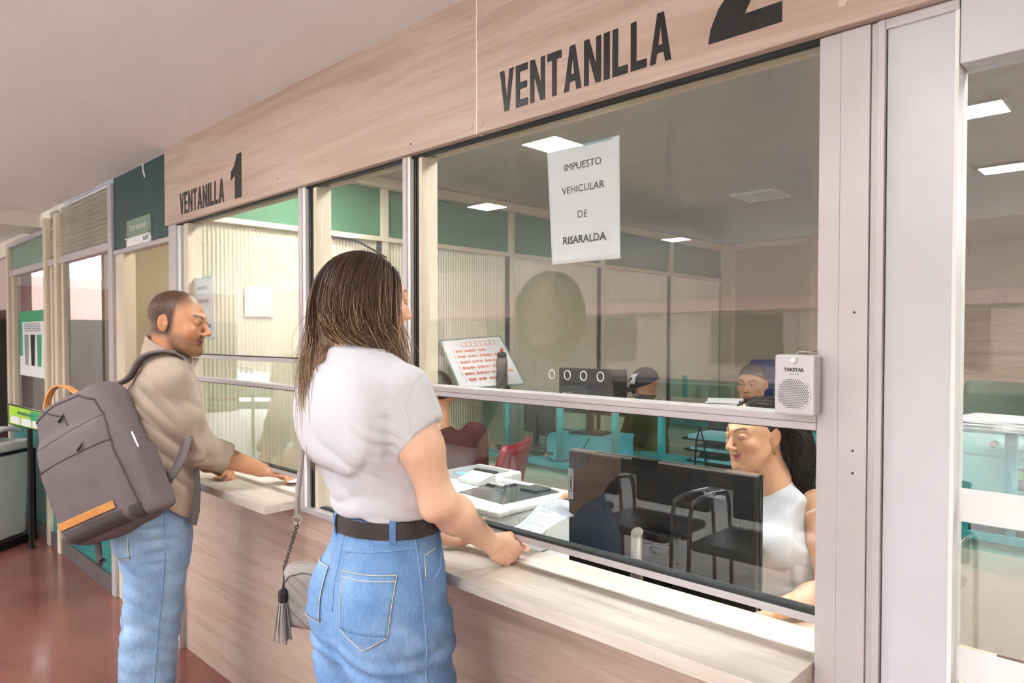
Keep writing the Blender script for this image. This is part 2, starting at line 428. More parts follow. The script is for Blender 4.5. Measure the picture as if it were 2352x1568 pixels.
# ---------------------------------------------------------------- fascia over the windows
VT, VB, FY = 2.395, 2.018, -0.045
f1 = sbox('trim_1', 'wood_fascia', -3.548, -1.3535, FY, -0.02, VB, VT, bevel=0.002)
f2 = sbox('trim_2', 'wood_fascia', -1.3495, 0.9, FY, -0.02, VB, VT, bevel=0.002)
mk('joint_strip', MB().box(-1.3538, -1.3492, FY + 0.001, -0.021, VB - 0.001, VT), 'white_edge', f1)
mk('shadow_strip', MB().box(-3.5, -0.476, -0.02, 0.0, VB - 0.006, VB + 0.03), 'rubber', f2)
for x, z, fp in ((-1.372, 2.042, f1), (-1.331, 2.042, f2), (-1.380, 2.33, f1), (-1.335, 2.33, f2), (-0.431, 2.058, f2)):
    mk('screw_cap', MB().lathe([(0.0085, 0), (0.0085, -0.0008), (0.0075, -0.0014)], (x, FY, z), 20, 'y'), 'wood_light' if x > -1 else 'wood_fascia', fp)
for x, z, fp in ((-1.63, 2.045, f1), (-2.43, 2.07, f1)):
    mk('nail_hole', MB().lathe([(0.003, 0), (0.003, -0.0006)], (x, FY, z), 10, 'y'), 'rubber', fp)

# heavy condensed lettering, drawn as outlines on a 0..1 cell
GL = {
 'V': (1.0, [[(0, 1), (.3, 1), (.5, .3), (.7, 1), (1, 1), (.66, 0), (.34, 0)]]),
 'E': (.86, [[(0, 0), (1, 0), (1, .17), (.34, .17), (.34, .42), (.92, .42), (.92, .58), (.34, .58), (.34, .83), (.98, .83), (.98, 1), (0, 1)]]),
 'N': (1.0, [[(0, 0), (.28, 0), (.28, .62), (.7, 0), (1, 0), (1, 1), (.72, 1), (.72, .4), (.3, 1), (0, 1)]]),
 'T': (.92, [[(.34, 0), (.66, 0), (.66, .82), (1, .82), (1, 1), (0, 1), (0, .82), (.34, .82)]]),
 'A': (1.08, [[(0, 0), (.28, 0), (.345, .2), (.5, .2), (.5, .36), (.4, .36), (.5, .74), (.5, 1), (.35, 1)], [(1, 0), (.72, 0), (.655, .2), (.5, .2), (.5, .36), (.6, .36), (.5, .74), (.5, 1), (.65, 1)]]),
 'I': (.34, [[(0, 0), (1, 0), (1, 1), (0, 1)]]),
 'L': (.84, [[(0, 0), (1, 0), (1, .18), (.36, .18), (.36, 1), (0, 1)]]),
}
def tess(bm, pts):
    vs = [bm.verts.new(p) for p in pts]
    for t in tessellate_polygon([[Vector(p) for p in pts]]): bm.faces.new([vs[i] for i in t])
def block_text(name, word, x0, x1, z0, z1, y, m, parent, gap=0.16):
    tot = sum(GL[c][0] for c in word) + gap * (len(word) - 1); k = (x1 - x0) / tot; x = x0; bm = bmesh.new()
    for c in word:
        w, polys = GL[c]
        for poly in polys:
            tess(bm, [(x + u * w * k, y, z0 + v * (z1 - z0)) for u, v in poly])
        x += (w + gap) * k
    e = bmesh.ops.extrude_face_region(bm, geom=bm.faces[:])
    bmesh.ops.translate(bm, verts=[v for v in e['geom'] if isinstance(v, bmesh.types.BMVert)], vec=(0, -0.0012, 0))
    bmesh.ops.recalc_face_normals(bm, faces=bm.faces)
    me = bpy.data.meshes.new(name); bm.to_mesh(me); bm.free(); return link(name, me, m, parent)
block_text('lettering', 'VENTANILLA', -1.262, -0.766, 2.053, 2.156, FY, 'black_vinyl', f2)
block_text('lettering', 'VENTANILLA', -3.358, -2.885, 2.046, 2.145, FY, 'black_vinyl', f1)
mk('numeral', MB().prism([(-2.783, 2.044), (-2.724, 2.044), (-2.724, 2.221), (-2.765, 2.221), (-2.780, 2.188), (-2.800, 2.168), (-2.819, 2.158), (-2.819, 2.122), (-2.800, 2.130), (-2.783, 2.143)], 'y', FY - 0.0012, FY), 'black_vinyl', f1)
def two_poly():
    # outline of a heavy 2 within x -0.683..-0.536, foot at z 2.058
    p = [(-0.683, 2.058), (-0.536, 2.058), (-0.536, 2.095), (-0.608, 2.095)]
    for a in range(-58, 181, 14):
        p.append((-0.609 + 0.072 * math.cos(R(a)), 2.217 + 0.066 * math.sin(R(a))))
    p.append((-0.640, 2.213))
    for a in range(170, -60, -16):
        p.append((-0.609 + 0.031 * math.cos(R(a)), 2.219 + 0.028 * math.sin(R(a))))
    p += [(-0.625, 2.162), (-0.662, 2.120), (-0.678, 2.086)]
    return p
def poly_obj(name, poly, y0, y1, m, parent):
    bm = bmesh.new(); tess(bm, [(u, y1, v) for u, v in poly])
    e = bmesh.ops.extrude_face_region(bm, geom=bm.faces[:])
    bmesh.ops.translate(bm, verts=[v for v in e['geom'] if isinstance(v, bmesh.types.BMVert)], vec=(0, y0 - y1, 0))
    bmesh.ops.recalc_face_normals(bm, faces=bm.faces)
    me = bpy.data.meshes.new(name); bm.to_mesh(me); bm.free(); return link(name, me, m, parent)
poly_obj('numeral', two_poly(), FY - 0.0012, FY, 'black_vinyl', f2)

# ---------------------------------------------------------------- windows
def frame_bar(parent, m, *b, name='frame_bar', bevel=0.0015): return mk(name, MB().box(*b), m, parent, bevel=bevel)
def sheet(name, mb, m, parent, face):
    """glass slab: the mirror coat sits on one face, the others only let light through"""
    o = mk(name, mb, m, parent); o.data.materials.append(MATS['glass_inside'])
    for i, p in enumerate(o.data.polygons): p.material_index = 0 if i == face else 1
    return o
def pane(parent, x0, x1, z0, z1, y, m='window_glass', t=0.005): return sheet('pane', MB().box(x0, x1, y, y + t, z0, z1), m, parent, 2)
def mullion(parent, x0, x1, z0, z1):
    w = x1 - x0
    frame_bar(parent, 'alu', x0, x0 + w * .26, -0.03, 0.015, z0, z1)
    frame_bar(parent, 'white_edge', x0 + w * .26, x0 + w * .44, -0.026, 0.015, z0, z1, bevel=0.001)  # tube side facing the light, its brightness painted as a white strip
    frame_bar(parent, 'rubber', x0 + w * .44, x0 + w * .78, -0.012, 0.03, z0, z1, name='gasket', bevel=0)
    frame_bar(parent, 'gunmetal', x0 + w * .55, x0 + w * .62, -0.015, 0.03, z0, z1, name='gasket', bevel=0)
    frame_bar(parent, 'cream_frame', x0 + w * .78, x1, -0.014, 0.045, z0, z1)
win1 = thing('window_1', (-2.82, 0, 0.89), None, None, kind='structure')
win2 = thing('window_2', (-1.95, 0, 0.86), None, None, kind='structure')
win3 = thing('window_3', (-1.05, 0, 0.89), None, None, kind='structure')
win4 = thing('window_4', (0.2, 0, FZ), None, None, kind='structure')
# left jamb
frame_bar(win1, 'alu', -3.545, -3.455, -0.03, 0.03, FZ, 2.02)
frame_bar(win1, 'white_edge', -3.455, -3.425, -0.02, 0.02, 0.86, 2.02)
frame_bar(win1, 'rubber', -3.425, -3.385, -0.005, 0.03, 0.86, 2.02, name='gasket')
frame_bar(win1, 'cream_frame', -3.385, -3.335, -0.02, 0.045, 0.86, 2.02)
mullion(win1, -2.309, -2.207, 0.86, 2.018)
pane(win1, -3.335, -2.309, 1.402, 2.018, 0.0)
frame_bar(win1, 'alu', -3.345, -2.309, -0.02, 0.03, 1.386, 1.402, name='rail')
frame_bar(win1, 'rubber', -3.345, -2.309, -0.012, 0.02, 1.402, 1.406, name='gasket')
pane(win1, -3.335, -2.309, 1.298, 1.386, 0.0)
frame_bar(win1, 'alu', -3.345, -2.309, -0.022, 0.03, 1.284, 1.300, name='rail')
frame_bar(win1, 'rubber', -3.345, -2.309, -0.012, 0.02, 1.280, 1.284, name='gasket')
pane(win1, -3.335, -2.309, 0.97, 1.280, 0.02, 'window_glass_low')
frame_bar(win1, 'rubber', -3.345, -2.309, 0.010, 0.036, 0.966, 0.972, name='gasket')
frame_bar(win1, 'alu', -3.345, -2.309, 0.008, 0.038, 0.950, 0.966, name='rail')
def ring(parent, x, z, r, y):
    mk('speak_hole', MB().tube([(x + r * math.cos(a * math.pi / 10), y, z + r * 1.15 * math.sin(a * math.pi / 10)) for a in range(20)], 0.0011, 6, True), 'white_edge', parent, smooth=True)
for i in range(4): ring(win1, -2.89 + 0.048 * i, 1.346, 0.009, -0.001)
for i in range(4): ring(win3, -1.126 + 0.0497 * i, 1.391, 0.0095, -0.001)
pane(win2, -2.207, -1.691, 0.875, 2.018, 0.0)
frame_bar(win2, 'alu', -2.318, -1.66, -0.035, 0.05, 0.852, 0.872, name='sill')
frame_bar(win2, 'rubber', -2.207, -1.691, -0.006, 0.02, 0.872, 0.878, name='gasket')
mullion(win3, -1.691, -1.617, 0.86, 2.018)
pane(win3, -1.617, -0.476, 1.342, 2.018, 0.0)
frame_bar(win3, 'alu', -1.620, -0.476, -0.028, 0.034, 1.329, 1.3425, name='rail', bevel=0.001)
frame_bar(win3, 'alu', -1.620, -0.476, -0.026, 0.034, 1.3145, 1.3285, name='rail', bevel=0.001)
frame_bar(win3, 'rubber', -1.617, -0.476, -0.012, 0.03, 1.311, 1.3145, name='gasket')
pane(win3, -1.617, -0.476, 0.97, 1.311, 0.02, 'window_glass_low')
frame_bar(win3, 'rubber', -1.617, -0.476, 0.008, 0.036, 0.965, 0.9725, name='gasket', bevel=0.0005)
frame_bar(win3, 'alu', -1.617, -0.476, 0.006, 0.038, 0.949, 0.965, name='rail')
# right post of strips and the white painted panel
tp = thing('trim_3', (-0.42, 0, FZ), None, None, kind='structure')
for x0, x1, y in ((-0.476, -0.4395, -0.024), (-0.439, -0.3915, -0.026), (-0.391, -0.3805, -0.021), (-0.380, -0.368, -0.027)):
    frame_bar(tp, 'alu', x0, x1, y, 0.05, FZ, 2.016, name='strip', bevel=0.001)
frame_bar(tp, 'alu', -0.380, -0.262, -0.024, 0.02, 2.0, 2.017, name='strip', bevel=0.001)
for z in (1.526, 1.285, 1.246):
    mk('screw_hole', MB().lathe([(0.0022, 0), (0.0022, -0.0008)], (-0.413, -0.026, z), 10, 'y'), 'rubber', tp)
wp = sbox('wall_panel', 'white_paint', -0.366, -0.268, -0.018, 0.04, FZ, 2.001)
mk('edge_bead', MB().box(-0.268, -0.262, -0.022, 0.04, FZ, 2.1), 'white_edge', wp)
# right window: white header, pane with two frosted bands
frame_bar(win4, 'white_paint', -0.261, 1.2, -0.022, 0.04, 1.914, 2.10, name='header')
pane(win4, -0.262, 1.2, FZ, 1.914, 0.006, t=0.008)
for z0, z1 in ((1.185, 1.239), (0.924, 0.979)):
    mk('frosted_band', MB().box(-0.2605, 1.2, 0.0040, 0.0058, z0, z1), 'white_edge', win4)
frame_bar(win4, 'cream_frame', 1.2, 1.28, -0.03, 0.05, FZ, 2.1)
sbox('wall_front_right', 'beige_wall', 1.28, 3.1, -0.02, 0.1, FZ, 2.6)
sbox('wall_front_top', 'beige_wall', -3.5, 3.1, 0.012, 0.06, 2.02, 2.6)

# ---------------------------------------------------------------- wooden front and counters
wf = thing('wall_front', (-2, 0, FZ), None, None, kind='structure')
mk('front_panel', MB().box(-3.455, -0.476, 0.0, 0.025, FZ, 0.855), 'wood_panel', wf, bevel=0.001)
c1 = mk('counter_board', MB().box(-3.33, -2.313, -0.165, 0.13, 0.860, 0.890), 'wood_counter', bevel=0.0012,
        label='short pale wood counter shelf the bearded man leans on', cat='counter')
c2 = mk('counter_board', MB().box(-1.655, -0.479, -0.170, 0.125, 0.860, 0.890), 'wood_counter', bevel=0.0012,
        label='long pale wood counter shelf in front of the seated clerk', cat='counter')

# ---------------------------------------------------------------- partition left of the office
wl = thing('wall_left', (-3.46, 2.7, FZ), None, None, kind='structure')
PY = [0.06, 1.17, 2.263, 3.335, 4.407, 5.43]
PX = -3.46
for i, y in enumerate(PY):
    mk('post', MB().box(PX - 0.03, PX + 0.02, y - 0.022, y + 0.022, FZ, 2.425), 'cream_frame', wl, bevel=0.002)
    if 0 < i: mk('gasket', MB().box(PX - 0.02, PX + 0.012, y - 0.047, y - 0.023, FZ, 2.055), 'rubber', wl)
mk('cornice', MB().box(PX - 0.02, PX + 0.05, 0.06, 5.45, 2.365, 2.424), 'cream_frame', wl, bevel=0.004)
mk('rail', MB().box(PX - 0.02, PX + 0.025, 0.06, 5.45, 2.05, 2.078), 'cream_frame', wl, bevel=0.002)
for i in range(5):
    y0, y1 = PY[i] + 0.022, PY[i + 1] - 0.022
    mk('green_panel', MB().box(PX - 0.02, PX - 0.005, y0, y1, 2.078, 2.365), 'green_panel', wl)
    n = int((y1 - y0) / 0.021) * 6
    def rib(u, v): return (PX - 0.006 + 0.004 * math.sin(u * (y1 - y0) / 0.021 * 2 * math.pi), y0 + u * (y1 - y0), FZ + v * (2.05 - FZ))
    mk('ribbed_panel', MB().grid(rib, n + 1, 2), 'ribbed_sheet', wl, smooth=True)
# back of the office
wb_ = sbox('wall_back', 'beige_wall', -3.46, -2.60, 5.45, 5.55, FZ, 2.425)
mk('cornice', MB().box(-3.44, -2.60, 5.41, 5.45, 2.37, 2.424), 'cream_frame', wb_)
mk('post', MB().box(-3.45, -3.33, 5.36, 5.45, FZ, 2.425), 'cream_frame', wb_)
wb2 = sbox('wall_back_far', 'cream_wall', -2.7, 3.2, 7.0, 7.1, FZ, 2.425)
mk('wall_corner', MB().box(-2.66, -2.56, 5.42, 7.0, FZ, 2.425), 'beige_wall', wb_)
mk('cabinet_wall', MB().box(-1.9, 1.2, 6.6, 6.7, FZ, 1.75), 'wood_light', wb2)

# ---------------------------------------------------------------- doorway with the teal header, glazed bays to the left
d1 = thing('door_1', (-3.95, 0, FZ), None, None, kind='structure')
tb = mk('header_board', MB().box(-4.41, -3.552, -0.014, 0.03, 1.972, 2.385), 'teal_board', d1)
mk('header_rail', MB().box(-4.41, -3.55, -0.02, 0.03, 1.95, 1.972), 'alu', d1)
mk('jamb', MB().box(-4.405, -4.26, -0.012, 0.05, FZ, 1.95), 'cream_frame', d1, bevel=0.002)
mk('jamb', MB().box(-4.475, -4.41, -0.03, 0.05, FZ, 2.36), 'alu', d1, bevel=0.002)
mk('passage_wall', MB().box(-4.9, -3.52, 1.1, 1.15, FZ, 2.42), 'tan_wall', d1)
mk('passage_side', MB().box(-4.858, -4.84, 0.06, 1.1, FZ, 2.40), 'tan_wall', d1)
mk('passage_side', MB().box(-3.56, -3.50, 0.06, 1.1, FZ, 2.42), 'tan_wall', d1)
mk('sign_plate', MB().box(-4.18, -3.815, -0.019, -0.014, 2.005, 2.115), 'greygreen_panel', tb)
mk('sign_band', MB().box(-4.18, -3.815, -0.0205, -0.014, 1.974, 2.02), 'paper', tb)
wall_text('sign_text', 'Impresiones', -4.0, -0.0205, 2.07, 0.055, 'cream_wall', tb, sx=0.95)
wall_text('sign_mark', 'RUNT', -3.88, -0.0215, 1.997, 0.03, 'ink_soft', tb, bold=0.001)
for x, z in ((-4.165, 2.018), (-3.835, 2.02)):
    mk('sign_pin', MB().lathe([(0.012, 0), (0.012, -0.008), (0.006, -0.012)], (x, -0.018, z), 12, 'y'), 'chrome', tb)
mk('peeled_tape', MB().ribbon([(-3.93, -0.0155, 2.385), (-3.92, -0.018, 2.35), (-3.90, -0.016, 2.315)], (1, 0, 0.2), 0.018, 0.001), 'cream_wall', tb)
for k in range(6):
    mk('threshold_stripe', MB().prism([(-4.22 + k * 0.115, -0.01), (-4.165 + k * 0.115, -0.01), (-4.135 + k * 0.115, 0.06), (-4.19 + k * 0.115, 0.06)], 'z', FZ, FZ + 0.004), 'yellow_tape' if k % 2 == 0 else 'rubber', d1)
mk('threshold', MB().box(-4.26, -3.545, -0.03, 0.09, FZ - 0.01, FZ + 0.001), 'plinth', d1)

def bay(name, x0, x1, ztop, corr):
    w = thing(name, ((x0 + x1) / 2, 0, FZ), None, None, kind='structure')
    mk('rail', MB().box(x0, x1, -0.025, 0.03, 1.985, 2.03), 'alu', w)
    mk('base_panel', MB().box(x0, x1, -0.008, 0.01, 0.08, 0.82), 'teal_panel', w)
    mk('rail', MB().box(x0, x1, -0.02, 0.03, 0.82, 0.86), 'alu', w)
    mk('plinth', MB().box(x0 - 0.03, x1, -0.025, 0.03, FZ, 0.08), 'plinth', w)
    pane(w, x0, x1, 0.86, 1.985, 0.0)
    mk('sash_bar', MB().box(x0 + 0.02, x0 + 0.075, -0.012, 0.028, 0.86, 1.985), 'cream_frame', w)
    mk('sash_bar', MB().box(x0, x0 + 0.02, -0.005, 0.02, 0.86, 1.985), 'rubber', w)
    if corr:
        def wav(u, v): return (x0 + u * (x1 - x0), 0.006 * math.sin(v * 12 * 2 * math.pi), 2.03 + v * (ztop - 2.03))
        mk('corrugated_panel', MB().grid(wav, 2, 97), 'corrugated', w, smooth=True)
    else:
        mk('top_panel', MB().box(x0, x1, -0.005, 0.01, 2.03, ztop), 'greygreen_panel', w)
        mk('top_rail', MB().box(x0 - 0.1, x1, -0.03, 0.03, ztop, ztop + 0.035), 'alu', w)
    return w
m, nt, b = newmat('corrugated')
LK(nt, ramp(nt, noise(nt, coords(nt), 3, 3), [(0.3, srgb(160, 154, 140)), (0.7, srgb(180, 174, 160))]), b.inputs['Base Color'])
b.inputs['Roughness'].default_value = 0.16; b.inputs['Specular IOR Level'].default_value = 0.8
bayA = bay('window_5', -5.57, -4.475, 2.37, True)
bayB = bay('window_6', -7.10, -5.93, 2.225, False)
bayC = bay('window_7', -5.86, -5.64, 2.37, True)
for i, x in enumerate((-5.605, -5.895, -7.14)):
    mk('post', MB().box(x - 0.035, x + 0.035, -0.035, 0.035, FZ, 2.33 if i < 2 else 2.26), 'cream_frame', bayA if i < 2 else bayB, bevel=0.002)
# the room behind the bays
br = thing('wall_bay_room', (-5.6, 1.6, FZ), None, None, kind='structure')
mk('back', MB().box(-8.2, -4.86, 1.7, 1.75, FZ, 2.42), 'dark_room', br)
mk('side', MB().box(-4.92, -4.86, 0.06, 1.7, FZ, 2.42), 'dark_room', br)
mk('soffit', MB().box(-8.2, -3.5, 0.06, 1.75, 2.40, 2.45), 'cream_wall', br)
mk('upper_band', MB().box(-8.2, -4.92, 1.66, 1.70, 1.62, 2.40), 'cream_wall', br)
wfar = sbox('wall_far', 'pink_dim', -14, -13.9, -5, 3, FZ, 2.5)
mk('reflection_shade', MB().box(-13.9, -13.86, -5, 3, FZ, 1.78), 'dark_room', wfar)  # dark panel added to darken what the left bays mirror
sbox('door_2', 'gloss_black', -8.6, -7.35, 0.02, 0.07, FZ, 1.72)
sbox('wall_far_left', 'pink_wall', -14, -7.18, 0.07, 0.15, FZ, 2.5)

sbox('wall_upper', 'alu', -5.64, -3.55, 0.031, 0.06, 2.33, 2.6)
sbox('wall_upper_far', 'cream_wall', -14, -5.64, 0.031, 0.06, 2.20, 2.6)
# ---------------------------------------------------------------- ceiling lights
def led_panel(x, y, z, sx, sy, label, lit=True, grp='square ceiling light panels'):
    t = thing('ceiling_light', (x, y, z), label, 'ceiling light', grp)
    m_ = MB()
    for a in ((x - sx, x + sx, y - sy, y - sy + .012), (x - sx, x + sx, y + sy - .012, y + sy), (x - sx, x - sx + .012, y - sy + .012, y + sy - .012), (x + sx - .012, x + sx, y - sy + .012, y + sy - .012)):
        m_.box(*a, z - 0.012, z)
    mk('frame', m_, 'white_edge', t)
    mk('diffuser', MB().box(x - sx + .012, x + sx - .012, y - sy + .012, y + sy - .012, z - 0.010, z - 0.002), ('led' if z < 2.39 else 'led_added') if lit else 'plastic_white', t)
for x, y, lb in ((-2.125, -1.16, 'lit square panel mirrored behind the top of the taped sign'), (-3.46, -2.03, 'lit square panel mirrored left of the taped sign'),
                 (-5.30, -2.12, 'lit square panel mirrored above the blonde woman'), (-3.37, -4.36, 'lit square panel mirrored right of the taped sign'),
                 (-0.61, -1.95, 'lit square panel mirrored high in the right window'), (-0.70, -3.17, 'lit square panel mirrored lower in the right window')):
    led_panel(x, y, 2.385, 0.115, 0.11, lb)
led_panel(-2.04, 3.18, 2.425, 0.14, 0.145, 'unlit square panel in the grey office ceiling', False)
for x, lb in ((-3.0, 'added unseen light panel above the first window'), (-2.0, 'added unseen light panel above the second office machine'), (-1.0, 'lit office panel above the clerk\'s computer'), (0.0, 'added unseen light panel beside the white painted post'), (1.2, 'added unseen light panel at the far end of the right window')): led_panel(x, 0.55, 2.425, 0.15, 0.15, lb, grp='added panels by the window')  # lamps added behind the fascia to brighten the office and clerks
led_panel(-3.95, 0.55, 2.40, 0.12, 0.12, 'added hidden light panel in the passage behind the teal header', grp='added passage panel')  # lamp added behind the header to brighten the dark passage
for x, y, lb in ((1.4, 2.4, 'large added unseen light panel over the right end of the desk row'), (1.4, 4.6, 'large added unseen light panel far back on the right')): led_panel(x, y, 2.425, 0.3, 0.3, lb, grp='added panels on the right')  # lamps added out of frame as extra office light
# ================================================================== implicit-surface modelling kit for bodies and soft goods
F4 = np.float32
def A3(p): return np.asarray(p, F4)
def smin(a, b, k):
    if k <= 0: return np.minimum(a, b)
    h = np.clip(0.5 + 0.5 * (b - a) / k, 0, 1); return b + (a - b) * h - k * h * (1 - h)
def smax(a, b, k): return -smin(-a, -b, k)
def s_seg(P, a, b, ra, rb):
    a = A3(a); ba = A3(b) - a; pa = P - a
    h = np.clip(pa @ ba / max(float(ba @ ba), 1e-9), 0, 1)
    d = pa - h[:, None] * ba
    return np.sqrt((d * d).sum(1)) - (ra + (rb - ra) * h)
def s_chain(P, pts, rs, k=0.01):
    d = None
    for i in range(len(pts) - 1):
        e = s_seg(P, pts[i], pts[i + 1], rs[i], rs[i + 1]); d = e if d is None else smin(d, e, k)
    return d
def s_ell(P, c, r, M=None):
    q = P - A3(c)
    if M is not None: q = q @ np.asarray(M, F4).T
    r = A3(r); a = q / r; k0 = np.sqrt((a * a).sum(1)) + 1e-6; b = a / r; k1 = np.sqrt((b * b).sum(1)) + 1e-6
    return k0 * (k0 - 1) / k1
def s_box(P, c, hs, r, M=None):
    q = P - A3(c)
    if M is not None: q = q @ np.asarray(M, F4).T
    q = np.abs(q) - (A3(hs) - r)
    return np.sqrt((np.maximum(q, 0) ** 2).sum(1)) + np.minimum(q.max(1), 0) - r
def s_loft(P, tab, pw=2.0, cap=True):
    """tab rows: z, cx, cy, rx, ry"""
    T = np.asarray(tab, F4); z = P[:, 2]
    g = [np.interp(z, T[:, 0], T[:, i]).astype(F4) for i in range(1, 5)]
    u = np.abs(P[:, 0] - g[0]) / g[2]; v = np.abs(P[:, 1] - g[1]) / g[3]
    k = (u ** pw + v ** pw) ** (1 / pw)
    d = (k - 1) * np.minimum(g[2], g[3])
    if cap: d = np.maximum(d, np.maximum(T[0, 0] - z, z - T[-1, 0]))
    return d
def smooth_tab(tab, n=40):
    """resample a loft table with a Catmull-Rom spline"""
    T = np.asarray(tab, float); zz = np.linspace(T[0, 0], T[-1, 0], n); out = []
    for z in zz:
        i = min(max(np.searchsorted(T[:, 0], z) - 1, 0), len(T) - 2)
        t = (z - T[i, 0]) / (T[i + 1, 0] - T[i, 0])
        p0, p1, p2, p3 = T[max(i - 1, 0)], T[i], T[i + 1], T[min(i + 2, len(T) - 1)]
        q = 0.5 * ((2 * p1) + (-p0 + p2) * t + (2 * p0 - 5 * p1 + 4 * p2 - p3) * t * t + (-p0 + 3 * p1 - 3 * p2 + p3) * t ** 3)
        q[0] = z; out.append(q)
    return out
def s_plane(P, p, n):
    n = A3(n); n = n / np.linalg.norm(n); return (P - A3(p)) @ n
def polygonise(fn, lo, hi, h):
    """surface nets over the sparse set of blocks that the surface crosses"""
    B = 8; lo = np.asarray(lo, F4); nb = np.ceil((np.asarray(hi) - lo) / (h * B)).astype(int)
    g = np.stack(np.meshgrid(*[np.arange(n) for n in nb], indexing='ij'), -1).reshape(-1, 3)
    c = lo + (g + 0.5) * (B * h)
    d = np.concatenate([fn(c[i:i + 60000].astype(F4)) for i in range(0, len(c), 60000)])
    g = g[np.abs(d) < B * h * 1.25]
    off = np.stack(np.meshgrid(*[np.arange(B + 1)] * 3, indexing='ij'), -1).reshape(-1, 3)
    keys = []; pos = []; sg = []
    CH = 120
    corner = np.array([[i, j, k] for i in (0, 1) for j in (0, 1) for k in (0, 1)])
    edges = [(a, b) for a in range(8) for b in range(a + 1, 8) if np.abs(corner[a] - corner[b]).sum() == 1]
    for s in range(0, len(g), CH):
        gg = g[s:s + CH]
        ip = gg[:, None, :] * B + off[None]
        v = fn((lo + ip.reshape(-1, 3) * h).astype(F4)).reshape(-1, B + 1, B + 1, B + 1)
        cs = np.stack([v[:, a:a + B, b:b + B, c_:c_ + B] for a, b, c_ in corner], -1)
        neg = cs < 0; m = neg.any(-1) & ~neg.all(-1)
        bi, i, j, k = np.nonzero(m)
        if len(bi) == 0: continue
        cv = cs[bi, i, j, k]; acc = np.zeros((len(bi), 3), F4); cnt = np.zeros(len(bi), F4)
        for a, b in edges:
            x = (cv[:, a] < 0) != (cv[:, b] < 0)
            t = np.where(x, cv[:, a] / np.where(x, cv[:, a] - cv[:, b], 1), 0)
            acc += np.where(x[:, None], corner[a] + t[:, None] * (corner[b] - corner[a]), 0); cnt += x
        cell = gg[bi] * B + np.stack([i, j, k], 1)
        pos.append(lo + (cell + acc / cnt[:, None]) * h); keys.append(cell); sg.append(cv[:, [0, 4, 2, 1]] < 0)
    cell = np.concatenate(keys); pos = np.concatenate(pos); sg = np.concatenate(sg)
    big = 1 << 20
    kk = (cell[:, 0].astype(np.int64) * big + cell[:, 1]) * big + cell[:, 2]
    o = np.argsort(kk); kk = kk[o]; cell = cell[o]; pos = pos[o]; sg = sg[o]
    def find(c):
        q = (c[:, 0].astype(np.int64) * big + c[:, 1]) * big + c[:, 2]
        i = np.searchsorted(kk, q); i = np.minimum(i, len(kk) - 1); return np.where(kk[i] == q, i, -1)
    faces = []
    for ax in range(3):
        m = sg[:, 0] != sg[:, ax + 1]; ix = np.nonzero(m)[0]
        e1 = np.zeros(3, int); e1[(ax + 1) % 3] = 1; e2 = np.zeros(3, int); e2[(ax + 2) % 3] = 1
        c0 = cell[ix]; q = np.stack([ix, find(c0 - e1), find(c0 - e1 - e2), find(c0 - e2)], 1)
        ok = (q >= 0).all(1); q = q[ok]; fl = sg[ix[ok], 0]
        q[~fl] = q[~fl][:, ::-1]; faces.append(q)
    return pos, np.concatenate(faces)
def np_mesh(name, v, f, col=None):
    me = bpy.data.meshes.new(name)
    v = np.asarray(v, np.float32); f = np.asarray(f, np.int32); n = f.shape[1]
    me.vertices.add(len(v)); me.vertices.foreach_set('co', v.ravel())
    me.loops.add(f.size); me.loops.foreach_set('vertex_index', f.ravel())
    me.polygons.add(len(f)); me.polygons.foreach_set('loop_start', np.arange(0, f.size, n, dtype=np.int32))
    me.polygons.foreach_set('use_smooth', np.ones(len(f), bool))
    me.update(calc_edges=True)
    if col is not None:
        a = me.color_attributes.new('Col', 'FLOAT_COLOR', 'POINT')
        c = np.ones((len(v), 4), np.float32); c[:, :3] = col; a.data.foreach_set('color', c.ravel())
    return me
def relax(v, f, n=1, lam=0.5):
    for _ in range(n):
        s = np.zeros_like(v); c = np.zeros(len(v), F4)
        for a in range(4):
            b = f[:, (a + 1) % 4]; np.add.at(s, f[:, a], v[b]); np.add.at(c, f[:, a], 1)
            np.add.at(s, b, v[f[:, a]]); np.add.at(c, b, 1)
        v = v + lam * (s / np.maximum(c, 1)[:, None] - v)
    return v
def soft(name, fn, lo, hi, h, m, parent=None, col=None, sm=1, **kw):
    v, f = polygonise(fn, lo, hi, h)
    if sm: v = relax(v, f, sm)
    c = np.ones((len(v), 3), F4) if col is None else (col(v) if callable(col) else np.tile(A3(col[:3]), (len(v), 1)))
    return link(name, np_mesh(name, v, f, c), m, parent, **kw)
def L3(*rgb): return A3(srgb(*rgb)[:3])
def sstep(a, b, x): t = np.clip((x - a) / (b - a), 0, 1); return t * t * (3 - 2 * t)
_pk = rng.normal(size=(12, 3)); _pp = rng.uniform(0, 6.28, 12)
def vnoise(P, s):
    """cheap smooth value in about -1..1"""
    o = np.zeros(len(P), F4)
    for i in range(6): o += np.sin(P @ (_pk[i] * s).astype(F4) + _pp[i] + 1.3 * np.sin(P @ (_pk[i + 6] * s * 0.7).astype(F4) + _pp[i + 6]))
    return o / 6
def frame(fwd, up=(0, 0, 1)):
    """rows: right, forward, up of a right-handed body frame"""
    f = Vector(fwd).normalized(); u = Vector(up); r = f.cross(u).normalized(); u = r.cross(f).normalized()
    return np.array([r, f, u], F4)

